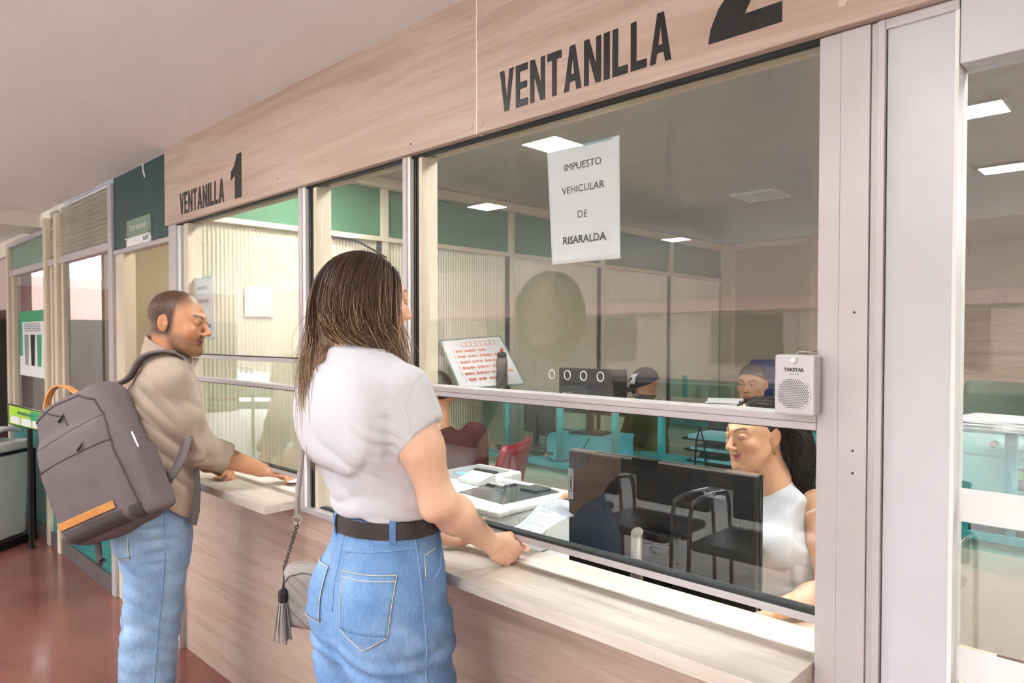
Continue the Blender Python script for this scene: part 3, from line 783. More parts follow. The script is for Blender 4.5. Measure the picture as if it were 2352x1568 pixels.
# ------------------------------------------------------------------ head (local axes: right, forward, up; centre between the ears)
def head_sdf(Q, o):
    w = o.get('w', 1.0); jaw = o.get('jaw', 1.0); nz = o.get('nose', 1.0); smile = o.get('smile', 0.0)
    Q = Q.copy(); X = np.abs(Q[:, 0]); S = np.stack([X, Q[:, 1], Q[:, 2]], 1)
    d = s_ell(S, (0, -0.014, 0.036), (0.073 * w, 0.094, 0.080))
    d = smin(d, s_ell(S, (0, 0.024, -0.012), (0.063 * w, 0.067, 0.082)), 0.03)
    d = smin(d, s_ell(S, (0.02, 0.045, -0.062), (0.034 * jaw * w, 0.036, 0.040)), 0.03)          # mouth block
    d = smin(d, s_seg(S, (0.052 * w, 0.004, -0.048), (0.016, 0.070, -0.098), 0.016 * jaw, 0.016), 0.028)  # jaw line
    d = smin(d, s_ell(S, (0, 0.074, -0.098), (0.020 * jaw, 0.016, 0.015)), 0.018)                # chin
    d = smin(d, s_ell(S, (0.040 * w, 0.062, -0.022), (0.022, 0.022, 0.020)), 0.022)              # cheekbone
    d = smin(d, s_seg(S, (0.008, 0.088, 0.022), (0.044 * w, 0.070, 0.024), 0.010, 0.008), 0.018)   # brow ridge
    d = smax(d, -s_ell(S, (0.031, 0.098, 0.004), (0.017, 0.014, 0.011)), 0.010)                  # eye socket
    d = smin(d, s_ell(S, (0.031, 0.078, 0.003), (0.0145, 0.0130, 0.0125)), 0.003)                # lids over the ball
    d = smin(d, s_ell(S, (0.031, 0.0800, 0.010), (0.0165, 0.0125, 0.0055)), 0.003)
    d = smin(d, s_ell(S, (0.031, 0.0805, -0.0065), (0.0145, 0.010, 0.0035)), 0.004)
    t = nz
    d = smin(d, s_seg(S, (0, 0.086, 0.016), (0, 0.094 + 0.010 * t, -0.026), 0.0072, 0.0085), 0.012)
    d = smin(d, s_ell(S, (0, 0.0955 + 0.010 * t, -0.030), (0.0100, 0.0105, 0.0088)), 0.008)
    d = smin(d, s_ell(S, (0.0110, 0.0905 + 0.005 * t, -0.034), (0.0068, 0.0100, 0.0066)), 0.006)
    d = smax(d, -s_ell(S, (0.0060, 0.0965 + 0.005 * t, -0.0415), (0.0034, 0.0050, 0.0042)), 0.002)
    zc = -0.062 + smile * 0.010 * np.clip(X / 0.026, 0, 1) ** 2
    Sl = np.stack([X, Q[:, 1], Q[:, 2] - zc], 1); bow = 0.0850 - 7.0 * X * X
    Sl[:, 1] -= bow
    d = smin(d, s_ell(Sl, (0, 0, 0.0060), (0.025, 0.0085, 0.0055)), 0.004)
    d = smin(d, s_ell(Sl, (0, -0.001, -0.0072), (0.021, 0.0095, 0.0065)), 0.004)
    d = smax(d, -s_ell(Sl, (0, 0.008, 0.0), (0.026, 0.0065, 0.0012 + 0.0)), 0.0025)
    if not o.get('noear'):
        Me = np.array([[0.94, 0.34, 0], [-0.34, 0.94, 0.14], [0.05, -0.14, 0.99]], F4)
        e = s_ell(S, (0.0765 * w, -0.016, -0.004), (0.0065, 0.0185, 0.0305), Me)
        e = smax(e, -s_ell(S, (0.0845 * w, -0.012, 0.000), (0.0060, 0.0105, 0.0200), Me), 0.004)
        e = smin(e, s_ell(S, (0.0765 * w, -0.004, -0.006), (0.005, 0.0045, 0.008)), 0.004)
        d = smin(d, e, 0.006)
    return d
def head_color(Q, o):
    sk = A3(o['skin']); X = np.abs(Q[:, 0]); w = o.get('w', 1.0)
    c = np.tile(sk, (len(Q), 1))
    def mixin(col, m): 
        nonlocal c; c = c + (A3(col) - c) * m[:, None]
    face = sstep(0.03, 0.06, Q[:, 1])
    blush = np.exp(-(((X - 0.046) / 0.02) ** 2 + ((Q[:, 2] + 0.03) / 0.022) ** 2)) * face
    mixin(o.get('blush', sk * A3((1.0, 0.72, 0.66))), blush * o.get('blush_k', 0.5))
    mixin(sk * A3((1.0, 0.66, 0.58)), np.exp(-((Q[:, 0] / 0.014) ** 2 + ((Q[:, 2] + 0.034) / 0.012) ** 2)) * sstep(0.095, 0.112, Q[:, 1]) * 0.35)
    mixin(sk * A3((0.95, 0.55, 0.48)), sstep(0.070 * w, 0.080 * w, X) * (Q[:, 1] < 0.01) * (np.abs(Q[:, 2]) < 0.035) * 0.25)
    if o.get('stubble', 0):
        n = 0.75 + 0.25 * vnoise(Q, 900)
        beard = sstep(0.02, -0.055, Q[:, 2] + 0.0) * sstep(-0.012, 0.02, Q[:, 1]) * sstep(-0.135, -0.10, Q[:, 2])
        mous = np.exp(-((Q[:, 2] + 0.048) / 0.006) ** 2) * (X < 0.03) * face
        cheek = sstep(-0.030, -0.060, Q[:, 2] - 0.5 * (0.06 - Q[:, 1]).clip(0))
        mixin(o['hair'], np.clip(np.maximum(beard * cheek * 0.75, mous * 0.85) * n * o['stubble'], 0, 1))
    zc = -0.062 + o.get('smile', 0) * 0.010 * np.clip(X / 0.026, 0, 1) ** 2
    lip = np.exp(-((np.abs(Q[:, 2] - zc + 0.001) / 0.0105) ** 4)) * np.exp(-(X / 0.0245) ** 6) * sstep(0.074, 0.082, Q[:, 1])
    mixin(o.get('lip', sk * A3((0.85, 0.42, 0.40))), lip * 0.9)
    seam = np.exp(-((Q[:, 2] - zc) / 0.0016) ** 2) * np.exp(-(X / 0.025) ** 6) * face
    mixin(o.get('lip', sk) * A3((0.35, 0.3, 0.3)), seam * 0.8)
    zb = 0.0235 + 0.008 * np.sin(np.clip((X - 0.012) / 0.038, 0, 1) * 2.4)
    brow = np.exp(-((Q[:, 2] - zb) / (0.0042 * o.get('brow', 1))) ** 4) * sstep(0.010, 0.016, X) * sstep(0.056, 0.044, X) * face
    mixin(o['hair'], brow * 0.85)
    lash = np.exp(-((Q[:, 2] - 0.0035 + 3 * (X - 0.031) ** 2 * 8) / 0.0016) ** 2) * np.exp(-((X - 0.032) / 0.0155) ** 8) * sstep(0.078, 0.084, Q[:, 1])
    mixin((0.012, 0.008, 0.006), lash * o.get('lash', 0.9))
    if 'closed' in o:        # lowered lids: a dark lash line hanging in a shallow arc
        zl = -0.0030 + 14 * (X - 0.031) ** 2
        la = np.exp(-((Q[:, 2] - zl) / 0.0017) ** 2) * np.exp(-((X - 0.032) / 0.0155) ** 8) * sstep(0.070, 0.080, Q[:, 1])
        mixin((0.010, 0.007, 0.006), la)
        lid = np.exp(-((Q[:, 2] - zl - 0.007) / 0.005) ** 2) * np.exp(-((X - 0.031) / 0.015) ** 6) * sstep(0.070, 0.080, Q[:, 1]); mixin(sk * A3((0.8, 0.62, 0.55)), lid * 0.5)
    if 'eyes' in o:          # open eye drawn on the lid ellipsoid: white, iris
        ex = (X - 0.031) / 0.0135; ez = (Q[:, 2] - 0.0015) / (0.0045 * o['eyes'])
        m_ = (ex * ex + ez * ez < 1) & (Q[:, 1] > 0.07)
        c[m_] = L3(226, 220, 214)
        ix = Q[:, 0] - np.sign(Q[:, 0]) * 0.031 - o.get('gaze', 0.0)
        c[m_ & (ix ** 2 + (Q[:, 2] - 0.002) ** 2 < 0.0052 ** 2)] = (0.015, 0.009, 0.006)
        rim = (ex * ex + ez * ez < 1.9) & ~m_ & (Q[:, 1] > 0.07) & (ez > -0.2); c[rim] = (0.02, 0.014, 0.012)
    if 'buzz' in o:          # close-cropped scalp, thinner towards the crown
        edge = o['buzz'](Q) ; n = 0.95 + 0.10 * vnoise(Q, 700)
        mixin(o['hair'], np.clip(edge * n, 0, 1))
    return c

# ------------------------------------------------------------------ hand (local axes: s thumb side, d distal, n palm normal)
def hand_parts(wrist, d, n, s, curl, spread=0.0, thumb=None, sc=1.0):
    """capsule list (a, b, ra, rb) in world space; curl: four (mcp, pip, dip) triples in degrees, thumb: list of 3 (d,s,n) direction triples"""
    d = Vector(d).normalized(); n = Vector(n); n = (n - d * n.dot(d)).normalized(); s_ = d.cross(n)
    if s_.dot(Vector(s)) < 0: s_ = -s_
    W = Vector(wrist); P = lambda a, b, c: W + (d * a + s_ * b + n * c) * sc
    out = []
    base = [(0.088, 0.027), (0.092, 0.009), (0.087, -0.009), (0.078, -0.0255)]
    leng = [(0.043, 0.025, 0.021), (0.047, 0.029, 0.022), (0.043, 0.027, 0.021), (0.034, 0.020, 0.019)]
    rad = [(0.0095, 0.0085, 0.0078, 0.0064), (0.0097, 0.0087, 0.0079, 0.0065), (0.0093, 0.0082, 0.0075, 0.0062), (0.0084, 0.0072, 0.0066, 0.0056)]
    tips = []
    for i in range(4):
        a = P(base[i][0], base[i][1], -0.002); ang = 0; sp = (1.5 - i) * spread
        out.append((P(0.03, base[i][1] * 0.85, -0.001), a, 0.0125 * sc, rad[i][0] * 1.12 * sc))
        for j in range(3):
            ang += R(curl[i][j])
            dr = (d * math.cos(ang) + n * math.sin(ang) + s_ * math.sin(sp) * math.cos(ang)).normalized()
            b = a + dr * leng[i][j] * sc; out.append((a, b, rad[i][j] * sc, rad[i][j + 1] * sc)); a = b
        tips.append(a)
    th = thumb or [(0.62, 0.72, 0.25), (0.85, 0.42, 0.3), (0.95, 0.2, 0.3)]
    a = P(0.018, 0.020, 0.006); tr = (0.0145, 0.0120, 0.0105, 0.0078); tl = (0.046, 0.034, 0.028)
    for j in range(3):
        v = th[j]; dr = (d * v[0] + s_ * v[1] + n * v[2]).normalized(); b = a + dr * tl[j] * sc
        out.append((a, b, tr[j] * sc, tr[j + 1] * sc)); a = b
    tips.append(a)
    palm = (P(0.050, 0.0, 0.001), (0.036 * sc, 0.050 * sc, 0.0135 * sc), np.array([s_, d, n], F4))
    return out, palm, tips
def hand_sdf(Pt, hp, k=0.0045):
    caps, palm, _ = hp
    d = s_ell(Pt, palm[0], palm[1], palm[2])
    for i, (a, b, ra, rb) in enumerate(caps): d = smin(d, s_seg(Pt, a, b, ra, rb), 0.009 if i % 4 == 0 or i == 16 else k)
    return d
def joined(parts):
    """several (verts, faces) as one"""
    vs, fs, o = [], [], 0
    for v, f in parts: vs.append(v); fs.append(f + o); o += len(v)
    return np.concatenate(vs), np.concatenate(fs)

# ------------------------------------------------------------------ hair strands
def strands_mesh(paths, rad, cols):
    """paths (n, m, 3), rad (n, m), cols (n, m, 3) -> thin three-sided tubes"""
    n, m, _ = paths.shape
    t = np.gradient(paths, axis=1); t /= np.linalg.norm(t, axis=2, keepdims=True) + 1e-9
    ref = np.tile(np.array([0.31, 0.22, 0.4]), (n, 1))[:, None, :] + rng.normal(size=(n, 1, 3)) * 0.4
    a = np.cross(t, ref); a /= np.linalg.norm(a, axis=2, keepdims=True) + 1e-9; b = np.cross(t, a)
    ring = []
    for k in range(3):
        an = 2 * math.pi * k / 3; ring.append(paths + (a * math.cos(an) + b * math.sin(an)) * rad[..., None])
    v = np.stack(ring, 2).reshape(-1, 3)
    i = np.arange(n)[:, None, None] * (m * 3) + np.arange(m - 1)[None, :, None] * 3; k = np.arange(3)[None, None, :]
    q = np.stack([i + k, i + (k + 1) % 3, i + 3 + (k + 1) % 3, i + 3 + k], -1).reshape(-1, 4)
    return v, q, np.repeat(cols[:, :, None, :], 3, 2).reshape(-1, 3)
def flow_strands(roots, dirs, length, m, solids, grav=0.30, drift=None, jitter=0.02):
    """march strands from roots; solids: list of functions p->(p pushed outside)"""
    p = roots.copy(); d = dirs.copy(); out = [p.copy()]
    step = (length / (m - 1))[:, None]; G = np.array([0, 0, -1.0])
    for j in range(1, m):
        d = d + G * grav + rng.normal(size=d.shape) * jitter
        if drift is not None: d = d + drift(p, j / (m - 1))
        d /= np.linalg.norm(d, axis=1, keepdims=True)
        q = p + d * step
        for s in solids: q = s(q)
        d = q - p; d /= np.linalg.norm(d, axis=1, keepdims=True) + 1e-9
        p = q; out.append(p.copy())
    return np.stack(out, 1)
def out_of_ell(c, r, M, off):
    c = np.asarray(c); r = np.asarray(r); M = np.asarray(M, float)
    def f(p):
        q = (p - c) @ M.T; rr = r + (off[:, None] if hasattr(off, '__len__') else off)
        k = np.sqrt(((q / rr) ** 2).sum(1)); s = np.where(k < 1, 1 / np.maximum(k, 1e-4), 1)
        return c + (q * s[:, None]) @ M
    return f
# ================================================================== THE WOMAN AT THE COUNTER
WSK = L3(240, 194, 164)
wc = Vector((-1.396, -0.307, 0)); 
W_HEAD = Vector((-1.424, -0.338, 1.568)); W_HF = frame((0.30, 0.953, -0.03), (0.02, -0.05, 1))
w_opt = dict(skin=WSK, hair=L3(70, 50, 40), lip=L3(196, 70, 74), w=0.97, jaw=0.86, nose=0.9, smile=0.8, brow=0.8, blush_k=0.5, closed=1, lash=0)
def toloc(P, c, M): return (P - A3(c)) @ np.asarray(M, F4).T
shR, elR, wrR = (-1.266, -0.342, 1.358), (-1.210, -0.296, 1.108), (-1.262, -0.080, 0.958)
shL, elL, wrL = (-1.568, -0.362, 1.358), (-1.640, -0.250, 1.110), (-1.505, -0.060, 0.935)
hR = hand_parts(wrR, (0.10, 0.84, -0.50), (-0.80, 0.42, 0.02), (0.05, 0.35, 0.9),
                [(22, 34, 18), (44, 58, 30), (58, 68, 34), (64, 72, 36)], 0.02, [(0.90, 0.34, 0.30), (0.97, -0.05, 0.34), (0.97, -0.12, 0.28)], 1.0)
hL = hand_parts(wrL, (0.62, 0.72, -0.16), (0.55, -0.35, 0.72), (-0.3, 0.7, 0.5),
                [(25, 45, 25), (32, 50, 30), (38, 52, 30), (42, 52, 32)], 0.03, [(0.7, 0.55, 0.5), (0.85, 0.2, 0.5), (0.9, 0.0, 0.4)], 0.95)
def w_head(P):
    d = head_sdf(toloc(P, W_HEAD, W_HF), w_opt)
    return smin(d, s_chain(P, [W_HEAD + Vector((-0.012, -0.025, -0.05)), (-1.424, -0.362, 1.46), (-1.42, -0.362, 1.38)], [0.048, 0.052, 0.080], 0.03), 0.03)
def w_armR(P):
    d = s_chain(P, [shR, ((shR[0] + elR[0]) / 2 + 0.004, (shR[1] + elR[1]) / 2 - 0.006, (shR[2] + elR[2]) / 2), elR], [0.049, 0.0465, 0.0385], 0.03)
    d = smin(d, s_chain(P, [elR, (-1.222, -0.235, 1.068), wrR], [0.0395, 0.0415, 0.0255], 0.03), 0.025)
    d = smin(d, s_ell(P, (elR[0] + 0.004, elR[1] - 0.026, elR[2] - 0.012), (0.018, 0.018, 0.02)), 0.02)
    return smin(d, hand_sdf(P, hR), 0.012)
def w_armL(P):
    d = s_chain(P, [shL, elL, (-1.60, -0.19, 1.06), wrL], [0.048, 0.040, 0.041, 0.025], 0.03)
    return smin(d, hand_sdf(P, hL), 0.012)
parts = [polygonise(w_head, (-1.55, -0.50, 1.40), (-1.26, -0.14, 1.72), 0.0028),
         polygonise(w_armR, (-1.40, -0.42, 0.86), (-1.13, 0.16, 1.43), 0.0026),
         polygonise(w_armL, (-1.72, -0.44, 0.86), (-1.36, 0.12, 1.43), 0.0032)]
parts = [(relax(v, f, 1), f) for v, f in parts]
v, f = joined(parts)
def w_col(v):
    c = np.tile(WSK, (len(v), 1)); h = v[:, 2] > 1.44
    c[h] = head_color(toloc(v[h], W_HEAD, W_HF), w_opt)
    red = np.zeros(len(v), F4)
    for hp in (hR, hL):
        for a, b, ra, rb in hp[0]: red = np.maximum(red, np.exp(-(np.linalg.norm(v - A3(b), axis=1) / 0.016) ** 2))
    c *= (1 - red[:, None] * A3((0.0, 0.16, 0.14)))
    fr = (rng.random(len(v)) < 0.0011) & ~h; c[fr] *= 0.6
    return c
woman = link('person', np_mesh('person', v, f, w_col(v)), 'skin', label='woman with long highlighted hair, grey tee and blue jeans at the counter', cat='person', base=(-1.396, -0.307, FZ))

# --- T-shirt
tee_tab = smooth_tab([(1.045, -1.396, -0.307, 0.140, 0.100), (1.064, -1.396, -0.307, 0.1475, 0.1075), (1.085, -1.397, -0.310, 0.150, 0.1105), (1.115, -1.400, -0.316, 0.1465, 0.109), (1.15, -1.403, -0.323, 0.148, 0.110),
                      (1.21, -1.408, -0.334, 0.155, 0.116), (1.28, -1.413, -0.345, 0.163, 0.121), (1.335, -1.417, -0.352, 0.164, 0.113), (1.385, -1.419, -0.359, 0.152, 0.092), (1.42, -1.420, -0.362, 0.118, 0.076), (1.45, -1.421, -0.363, 0.078, 0.066)], 48)
def tee_folds(P):
    low = sstep(1.18, 1.06, P[:, 2])
    a = (np.abs(np.sin(P[:, 2] * 62 + 9 * P[:, 0] + 1.6 * np.sin(P[:, 0] * 19 + P[:, 1] * 14 + P[:, 2] * 9))) ** 0.75 - 0.6) * low * 0.0058
    dr = (np.abs(np.sin((P[:, 0] * 0.8 + P[:, 1] * 0.7) * 22 + P[:, 2] * 20 + 1.2 * np.sin(P[:, 2] * 21))) ** 0.75 - 0.6) * 0.0042 * sstep(1.34, 1.22, P[:, 2])
    ax = np.exp(-((P[:, 0] + 1.29) ** 2 + (P[:, 1] + 0.38) ** 2 + (P[:, 2] - 1.27) ** 2) / 0.07 ** 2)
    ar = (np.abs(np.sin((P[:, 2] - 1.27) * 95 + (P[:, 0] + 1.29) * 75)) ** 0.75 - 0.6) * ax * 0.0065
    return a + dr + ar + vnoise(P, 26) * 0.0022
def tee(P):
    d = s_loft(P, tee_tab, 2.15)
    for s_, e_ in ((shR, elR), (shL, elL)):
        d = smin(d, s_seg(P, (-1.420, -0.362, 1.416), (s_[0], s_[1], s_[2] + 0.004), 0.056, 0.047), 0.04)
    d = smin(d, s_ell(P, (-1.34, -0.438, 1.30), (0.07, 0.024, 0.10)), 0.07)          # shoulder blades
    d = smin(d, s_ell(P, (-1.49, -0.442, 1.30), (0.07, 0.024, 0.10)), 0.07)
    d = smin(d, s_ell(P, (-1.345, -0.252, 1.245), (0.062, 0.055, 0.062)), 0.05)          # bust
    d = smin(d, s_ell(P, (-1.475, -0.252, 1.245), (0.062, 0.055, 0.062)), 0.05)
    for s_, e_, k in ((shR, elR, 1), (shL, elL, -1)):
        S, E_ = Vector(s_), Vector(e_); dr = (E_ - S).normalized(); T = S + dr * 0.108
        sl = s_chain(P, [S + Vector((0, 0, 0.005)), S + dr * 0.06, T + dr * 0.03], [0.054, 0.056, 0.0605], 0.03)
        nrm = (dr + Vector((0.5 * k, 0.22, 0.12))).normalized()
        sl = smax(sl, s_plane(P, T, nrm), 0.004)
        d = smin(d, sl, 0.022)
    d = smax(d, -s_ell(P, (-1.416, -0.332, 1.472), (0.080, 0.082, 0.050), frame((0.2, 1, -0.35))), 0.006)   # neck opening
    d = smax(d, -(s_plane(P, (-1.396, -0.307, 1.060), (0, 0, 1))), 0.01)
    return d - tee_folds(P)
soft('t_shirt', tee, (-1.72, -0.56, 0.96), (-1.13, -0.12, 1.52), 0.0045, 'tee_heather', woman, sm=2, label='light heather grey short-sleeved tee')
# sleeve hem and neck seams
def hem_ring(c, nrm, r, t, name, par, m, k=28, ry=None):
    n = Vector(nrm).normalized(); a = n.orthogonal().normalized(); b = n.cross(a); ry = ry or r
    return mk(name, MB().tube([Vector(c) + a * r * math.cos(2 * math.pi * i / k) + b * ry * math.sin(2 * math.pi * i / k) for i in range(k)], t, 6, True), m, par, smooth=True)

# --- jeans: waist, hips, two wide legs
jtab = smooth_tab([(0.72, -1.392, -0.312, 0.150, 0.122), (0.78, -1.392, -0.314, 0.160, 0.130), (0.86, -1.393, -0.313, 0.164, 0.130), (0.93, -1.394, -0.310, 0.160, 0.124), (0.99, -1.395, -0.307, 0.151, 0.113), (1.03, -1.396, -0.306, 0.146, 0.106), (1.062, -1.396, -0.306, 0.144, 0.104)], 40)
def leg_tab(cx, cy): return smooth_tab([(0.0, cx, cy + 0.01, 0.105, 0.120), (0.12, cx, cy, 0.106, 0.122), (0.40, cx, cy - 0.004, 0.100, 0.116), (0.60, cx, cy, 0.094, 0.120), (0.72, cx - 0.002, cy - 0.004, 0.088, 0.124), (0.82, cx - 0.004, cy - 0.004, 0.080, 0.126)], 44)
lgR, lgL = leg_tab(-1.310, -0.310), leg_tab(-1.476, -0.316)
def jean_folds(P):
    lo = sstep(0.86, 0.66, P[:, 2])
    f1 = np.sin(P[:, 2] * 42 + P[:, 0] * 40 + 1.8 * np.sin(P[:, 2] * 14 + P[:, 1] * 17)) * 0.004 * lo
    seat = np.exp(-((P[:, 2] - 0.745) / 0.035) ** 2) * np.sin(P[:, 2] * 130 + P[:, 0] * 26) * 0.003
    return f1 + seat + vnoise(P, 22) * 0.0035 * lo + vnoise(P, 45) * 0.0012
def jeans(P):
    d = s_loft(P, jtab, 2.25)
    d = smin(d, s_ell(P, (-1.325, -0.388, 0.848), (0.076, 0.068, 0.098)), 0.06)
    d = smin(d, s_ell(P, (-1.466, -0.390, 0.848), (0.076, 0.068, 0.098)), 0.06)
    d = smax(d, -s_seg(P, (-1.395, -0.475, 0.74), (-1.395, -0.470, 0.88), 0.018, 0.008), 0.03)      # centre-back crease
    l = np.minimum(s_loft(P, lgR, 2.3), s_loft(P, lgL, 2.3))
    d = smin(d, l, 0.03)
    d = smax(d, P[:, 2] - 1.062, 0.004)
    d = smax(d, -s_ell(P, (-1.396, -0.306, 1.082), (0.139, 0.099, 0.04)), 0.003)
    return d - jean_folds(P)
def jean_col(v):
    c = np.ones((len(v), 3), F4)
    w = sstep(0.86, 0.70, np.abs(v[:, 2] - 0.80) * 2 + 0.62) * sstep(-0.40, -0.47, v[:, 1])
    c *= (1 + 0.22 * w[:, None])                                        # worn pale over the seat
    stripe = np.exp(-((v[:, 0] + 1.200 + 0.02 * np.sin(v[:, 2] * 9)) / 0.05) ** 2) * np.clip(np.sin(v[:, 2] * 75 + v[:, 1] * 60), 0, 1) * sstep(0.95, 0.80, v[:, 2])
    c *= (1 + 0.22 * stripe[:, None])
    return c
jn = soft('jeans', jeans, (-1.66, -0.56, FZ + 0.02), (-1.13, -0.11, 1.10), 0.0062, 'denim', woman, col=jean_col, sm=1, label='wide-leg light blue jeans')
def on_surface(fn, pts, d, n=30):
    """walk points along d to the surface of fn"""
    p = np.array([tuple(q) for q in pts], F4); d = np.array(Vector(d).normalized(), F4); tr = np.zeros(len(p), F4)
    for _ in range(n):
        s = np.clip(fn(p) * 0.85, -0.05, 0.05); ok = tr < 0.6
        p = p + d * np.where(ok, s, 0)[:, None]; tr = tr + np.where(ok, np.abs(s), 0)
    return [Vector(q) for q in p.tolist()]
def seam(name, fn, pts, d, r, m, par, lift=0.0012, sub=8, flat=None):
    q = []
    for a, b in zip(pts[:-1], pts[1:]):
        for i in range(sub): q.append(Vector(a).lerp(Vector(b), i / sub))
    q.append(Vector(pts[-1])); q = on_surface(fn, q, d); ok_ = np.abs(fn(np.array([tuple(p) for p in q], F4))) < 0.004
    q = [p - Vector(d).normalized() * lift for p, k in zip(q, ok_) if k]
    return mk(name, MB().tube(q, r, 6, flat=flat), m, par, smooth=True)
def patch(name, fn, poly, d, m, par, lift=0.003, th=0.002, n=14, bulge=0.0, col=(1, 1, 1)):
    """a sewn-on patch: polygon (list of 4 corner points) laid on a surface"""
    a, b, c, e = [Vector(p) for p in poly]; D = Vector(d).normalized(); vs = []; fs = []
    for j in range(n):
        for i in range(n):
            u, w = i / (n - 1), j / (n - 1); vs.append(a.lerp(b, u).lerp(e.lerp(c, u), w))
    vs = [p - D * (lift + bulge * math.sin((i % n) / (n - 1) * math.pi) * math.sin((i // n) / (n - 1) * math.pi)) for i, p in enumerate(on_surface(fn, vs, D))]
    k = len(vs); vs += [p + D * th for p in vs[:k]]
    for j in range(n - 1):
        for i in range(n - 1):
            q = (j * n + i, j * n + i + 1, (j + 1) * n + i + 1, (j + 1) * n + i); fs.append(q); fs.append(tuple(x + k for x in q[::-1]))
    rim = [i for i in range(n)] + [j * n + n - 1 for j in range(1, n)] + [(n - 1) * n + i for i in range(n - 2, -1, -1)] + [j * n for j in range(n - 2, 0, -1)]
    for x, y in zip(rim, rim[1:] + rim[:1]): fs.append((x, x + k, y + k, y))
    me = np_mesh(name, [tuple(v_) for v_ in vs], fs, np.tile(A3(col), (len(vs), 1)))
    me.polygons.foreach_set('use_smooth', [True] * len(me.polygons)); return link(name, me, m, par)
# pockets and seams laid on the cloth; starting points stand 25 cm behind the surface, walking inwards
BK = (-0.69, 0.71, -0.12)
def bpt(x, y, z): return Vector((x, y, z)) - Vector(BK) * 0.22
pk = [bpt(-1.383, -0.437, 0.948), bpt(-1.262, -0.371, 0.952), bpt(-1.270, -0.385, 0.824), bpt(-1.372, -0.443, 0.826)]
tip = bpt(-1.318, -0.412, 0.792)
bp = patch('back_pocket', jeans, pk, BK, 'denim', jn, col=(1.08, 1.08, 1.06))
patch('back_pocket_tip', jeans, [pk[3], pk[2], tip.lerp(pk[2], 0.02), tip], BK, 'denim', jn, col=(1.08, 1.08, 1.06))
dz = Vector((0, 0, 0.012))
for a_, b_ in ((pk[0], pk[1]), (pk[0] - dz, pk[1] - dz), (pk[1], pk[2]), (pk[0], pk[3]), (pk[3], tip), (tip, pk[2])):
    seam('stitching', jeans, [a_, b_], BK, 0.0009, 'thread', bp, 0.0042)
D2 = Vector((-0.1, 0.99, 0)); pk2 = [Vector(p_) - D2 * 0.2 for p_ in ((-1.53, -0.40, 0.945), (-1.438, -0.44, 0.945), (-1.436, -0.45, 0.822), (-1.52, -0.42, 0.82))]
bp2 = patch('back_pocket', jeans, pk2, D2, 'denim', jn, col=(1.08, 1.08, 1.06))
for a_, b_ in ((pk2[0], pk2[1]), (pk2[1], pk2[2]), (pk2[2], pk2[3])):
    seam('stitching', jeans, [a_, b_], D2, 0.0009, 'thread', bp2, 0.0042)
DB = dict(d=BK)
seam('seat_seam', jeans, [bpt(-1.402, -0.42, 1.03), bpt(-1.405, -0.43, 0.985), bpt(-1.408, -0.44, 0.92), bpt(-1.404, -0.45, 0.85)], BK, 0.0016, 'denim_seam', jn, 0.0008)
seam('yoke_seam', jeans, [bpt(-1.405, -0.42, 0.985), bpt(-1.35, -0.40, 0.992), bpt(-1.29, -0.36, 1.0), bpt(-1.245, -0.32, 1.005)], BK, 0.0018, 'denim_seam', jn, 0.0008)
seam('yoke_seam', jeans, [bpt(-1.405, -0.42, 0.985), bpt(-1.45, -0.43, 1.01), bpt(-1.49, -0.42, 1.03)], (-0.3, 0.95, 0), 0.0018, 'denim_seam', jn, 0.0008)
seam('side_seam', jeans, [(-1.05, -0.330, 1.03), (-1.05, -0.328, 0.92), (-1.05, -0.322, 0.78), (-1.05, -0.318, 0.45), (-1.05, -0.31, 0.05)], (-1, 0, 0), 0.0026, 'denim_seam', jn, 0.0008, 12)
seam('front_pocket', jeans, [(-1.05, -0.315, 0.935), (-1.05, -0.285, 0.925), (-1.05, -0.25, 0.945), (-1.06, -0.225, 1.00)], (-1, -0.05, 0), 0.0020, 'denim_seam', jn, 0.001)
seam('coin_pocket', jeans, [(-1.05, -0.305, 0.935), (-1.05, -0.302, 0.985), (-1.05, -0.262, 0.992)], (-1, -0.05, 0), 0.0012, 'thread', jn, 0.001)
# belt with loops
belt_c = Vector((-1.396, -0.306, 1.003))
def belt_ring(a, rx=0.1515, ry=0.1105, z=1.041): return Vector((-1.396 + rx * math.cos(a), -0.306 + ry * math.sin(a), z + 0.004 * math.cos(a)))
bt = MB(); K = 72; vs = []; fs = []
for i in range(K):
    a = 2 * math.pi * i / K
    for rr, dz in ((0, -0.0195), (0, 0.0195), (-0.004, 0.0195), (-0.004, -0.0195)):
        c_ = belt_ring(a, 0.1535 + rr, 0.1130 + rr); vs.append((c_.x, c_.y, c_.z + dz))
for i in range(K):
    j = (i + 1) % K
    for k in range(4): fs.append((i * 4 + k, j * 4 + k, j * 4 + (k + 1) % 4, i * 4 + (k + 1) % 4))
belt = mk('belt', bt.add(vs, fs), 'belt_leather', woman, smooth=False, bevel=0.001, label='dark brown leather belt')
for a in (-112, -38, 35, -165, 150):
    q = [belt_ring(R(a), 0.151, 0.110) + Vector((0, 0, -0.034)), belt_ring(R(a), 0.156, 0.115) + Vector((0, 0, -0.020)), belt_ring(R(a), 0.158, 0.117), belt_ring(R(a), 0.156, 0.115) + Vector((0, 0, 0.019)), belt_ring(R(a), 0.150, 0.109) + Vector((0, 0, 0.027))]
    me = MB().ribbon(q, (-math.sin(R(a)), math.cos(R(a)), 0), 0.014, 0.003)
    np_ = np_mesh('belt_loop', me.v, [f_ for f_ in me.f if len(f_) == 4], np.ones((len(me.v), 3))); np_.polygons.foreach_set('use_smooth', [False] * len(np_.polygons))
    link('belt_loop', np_, 'denim', jn)
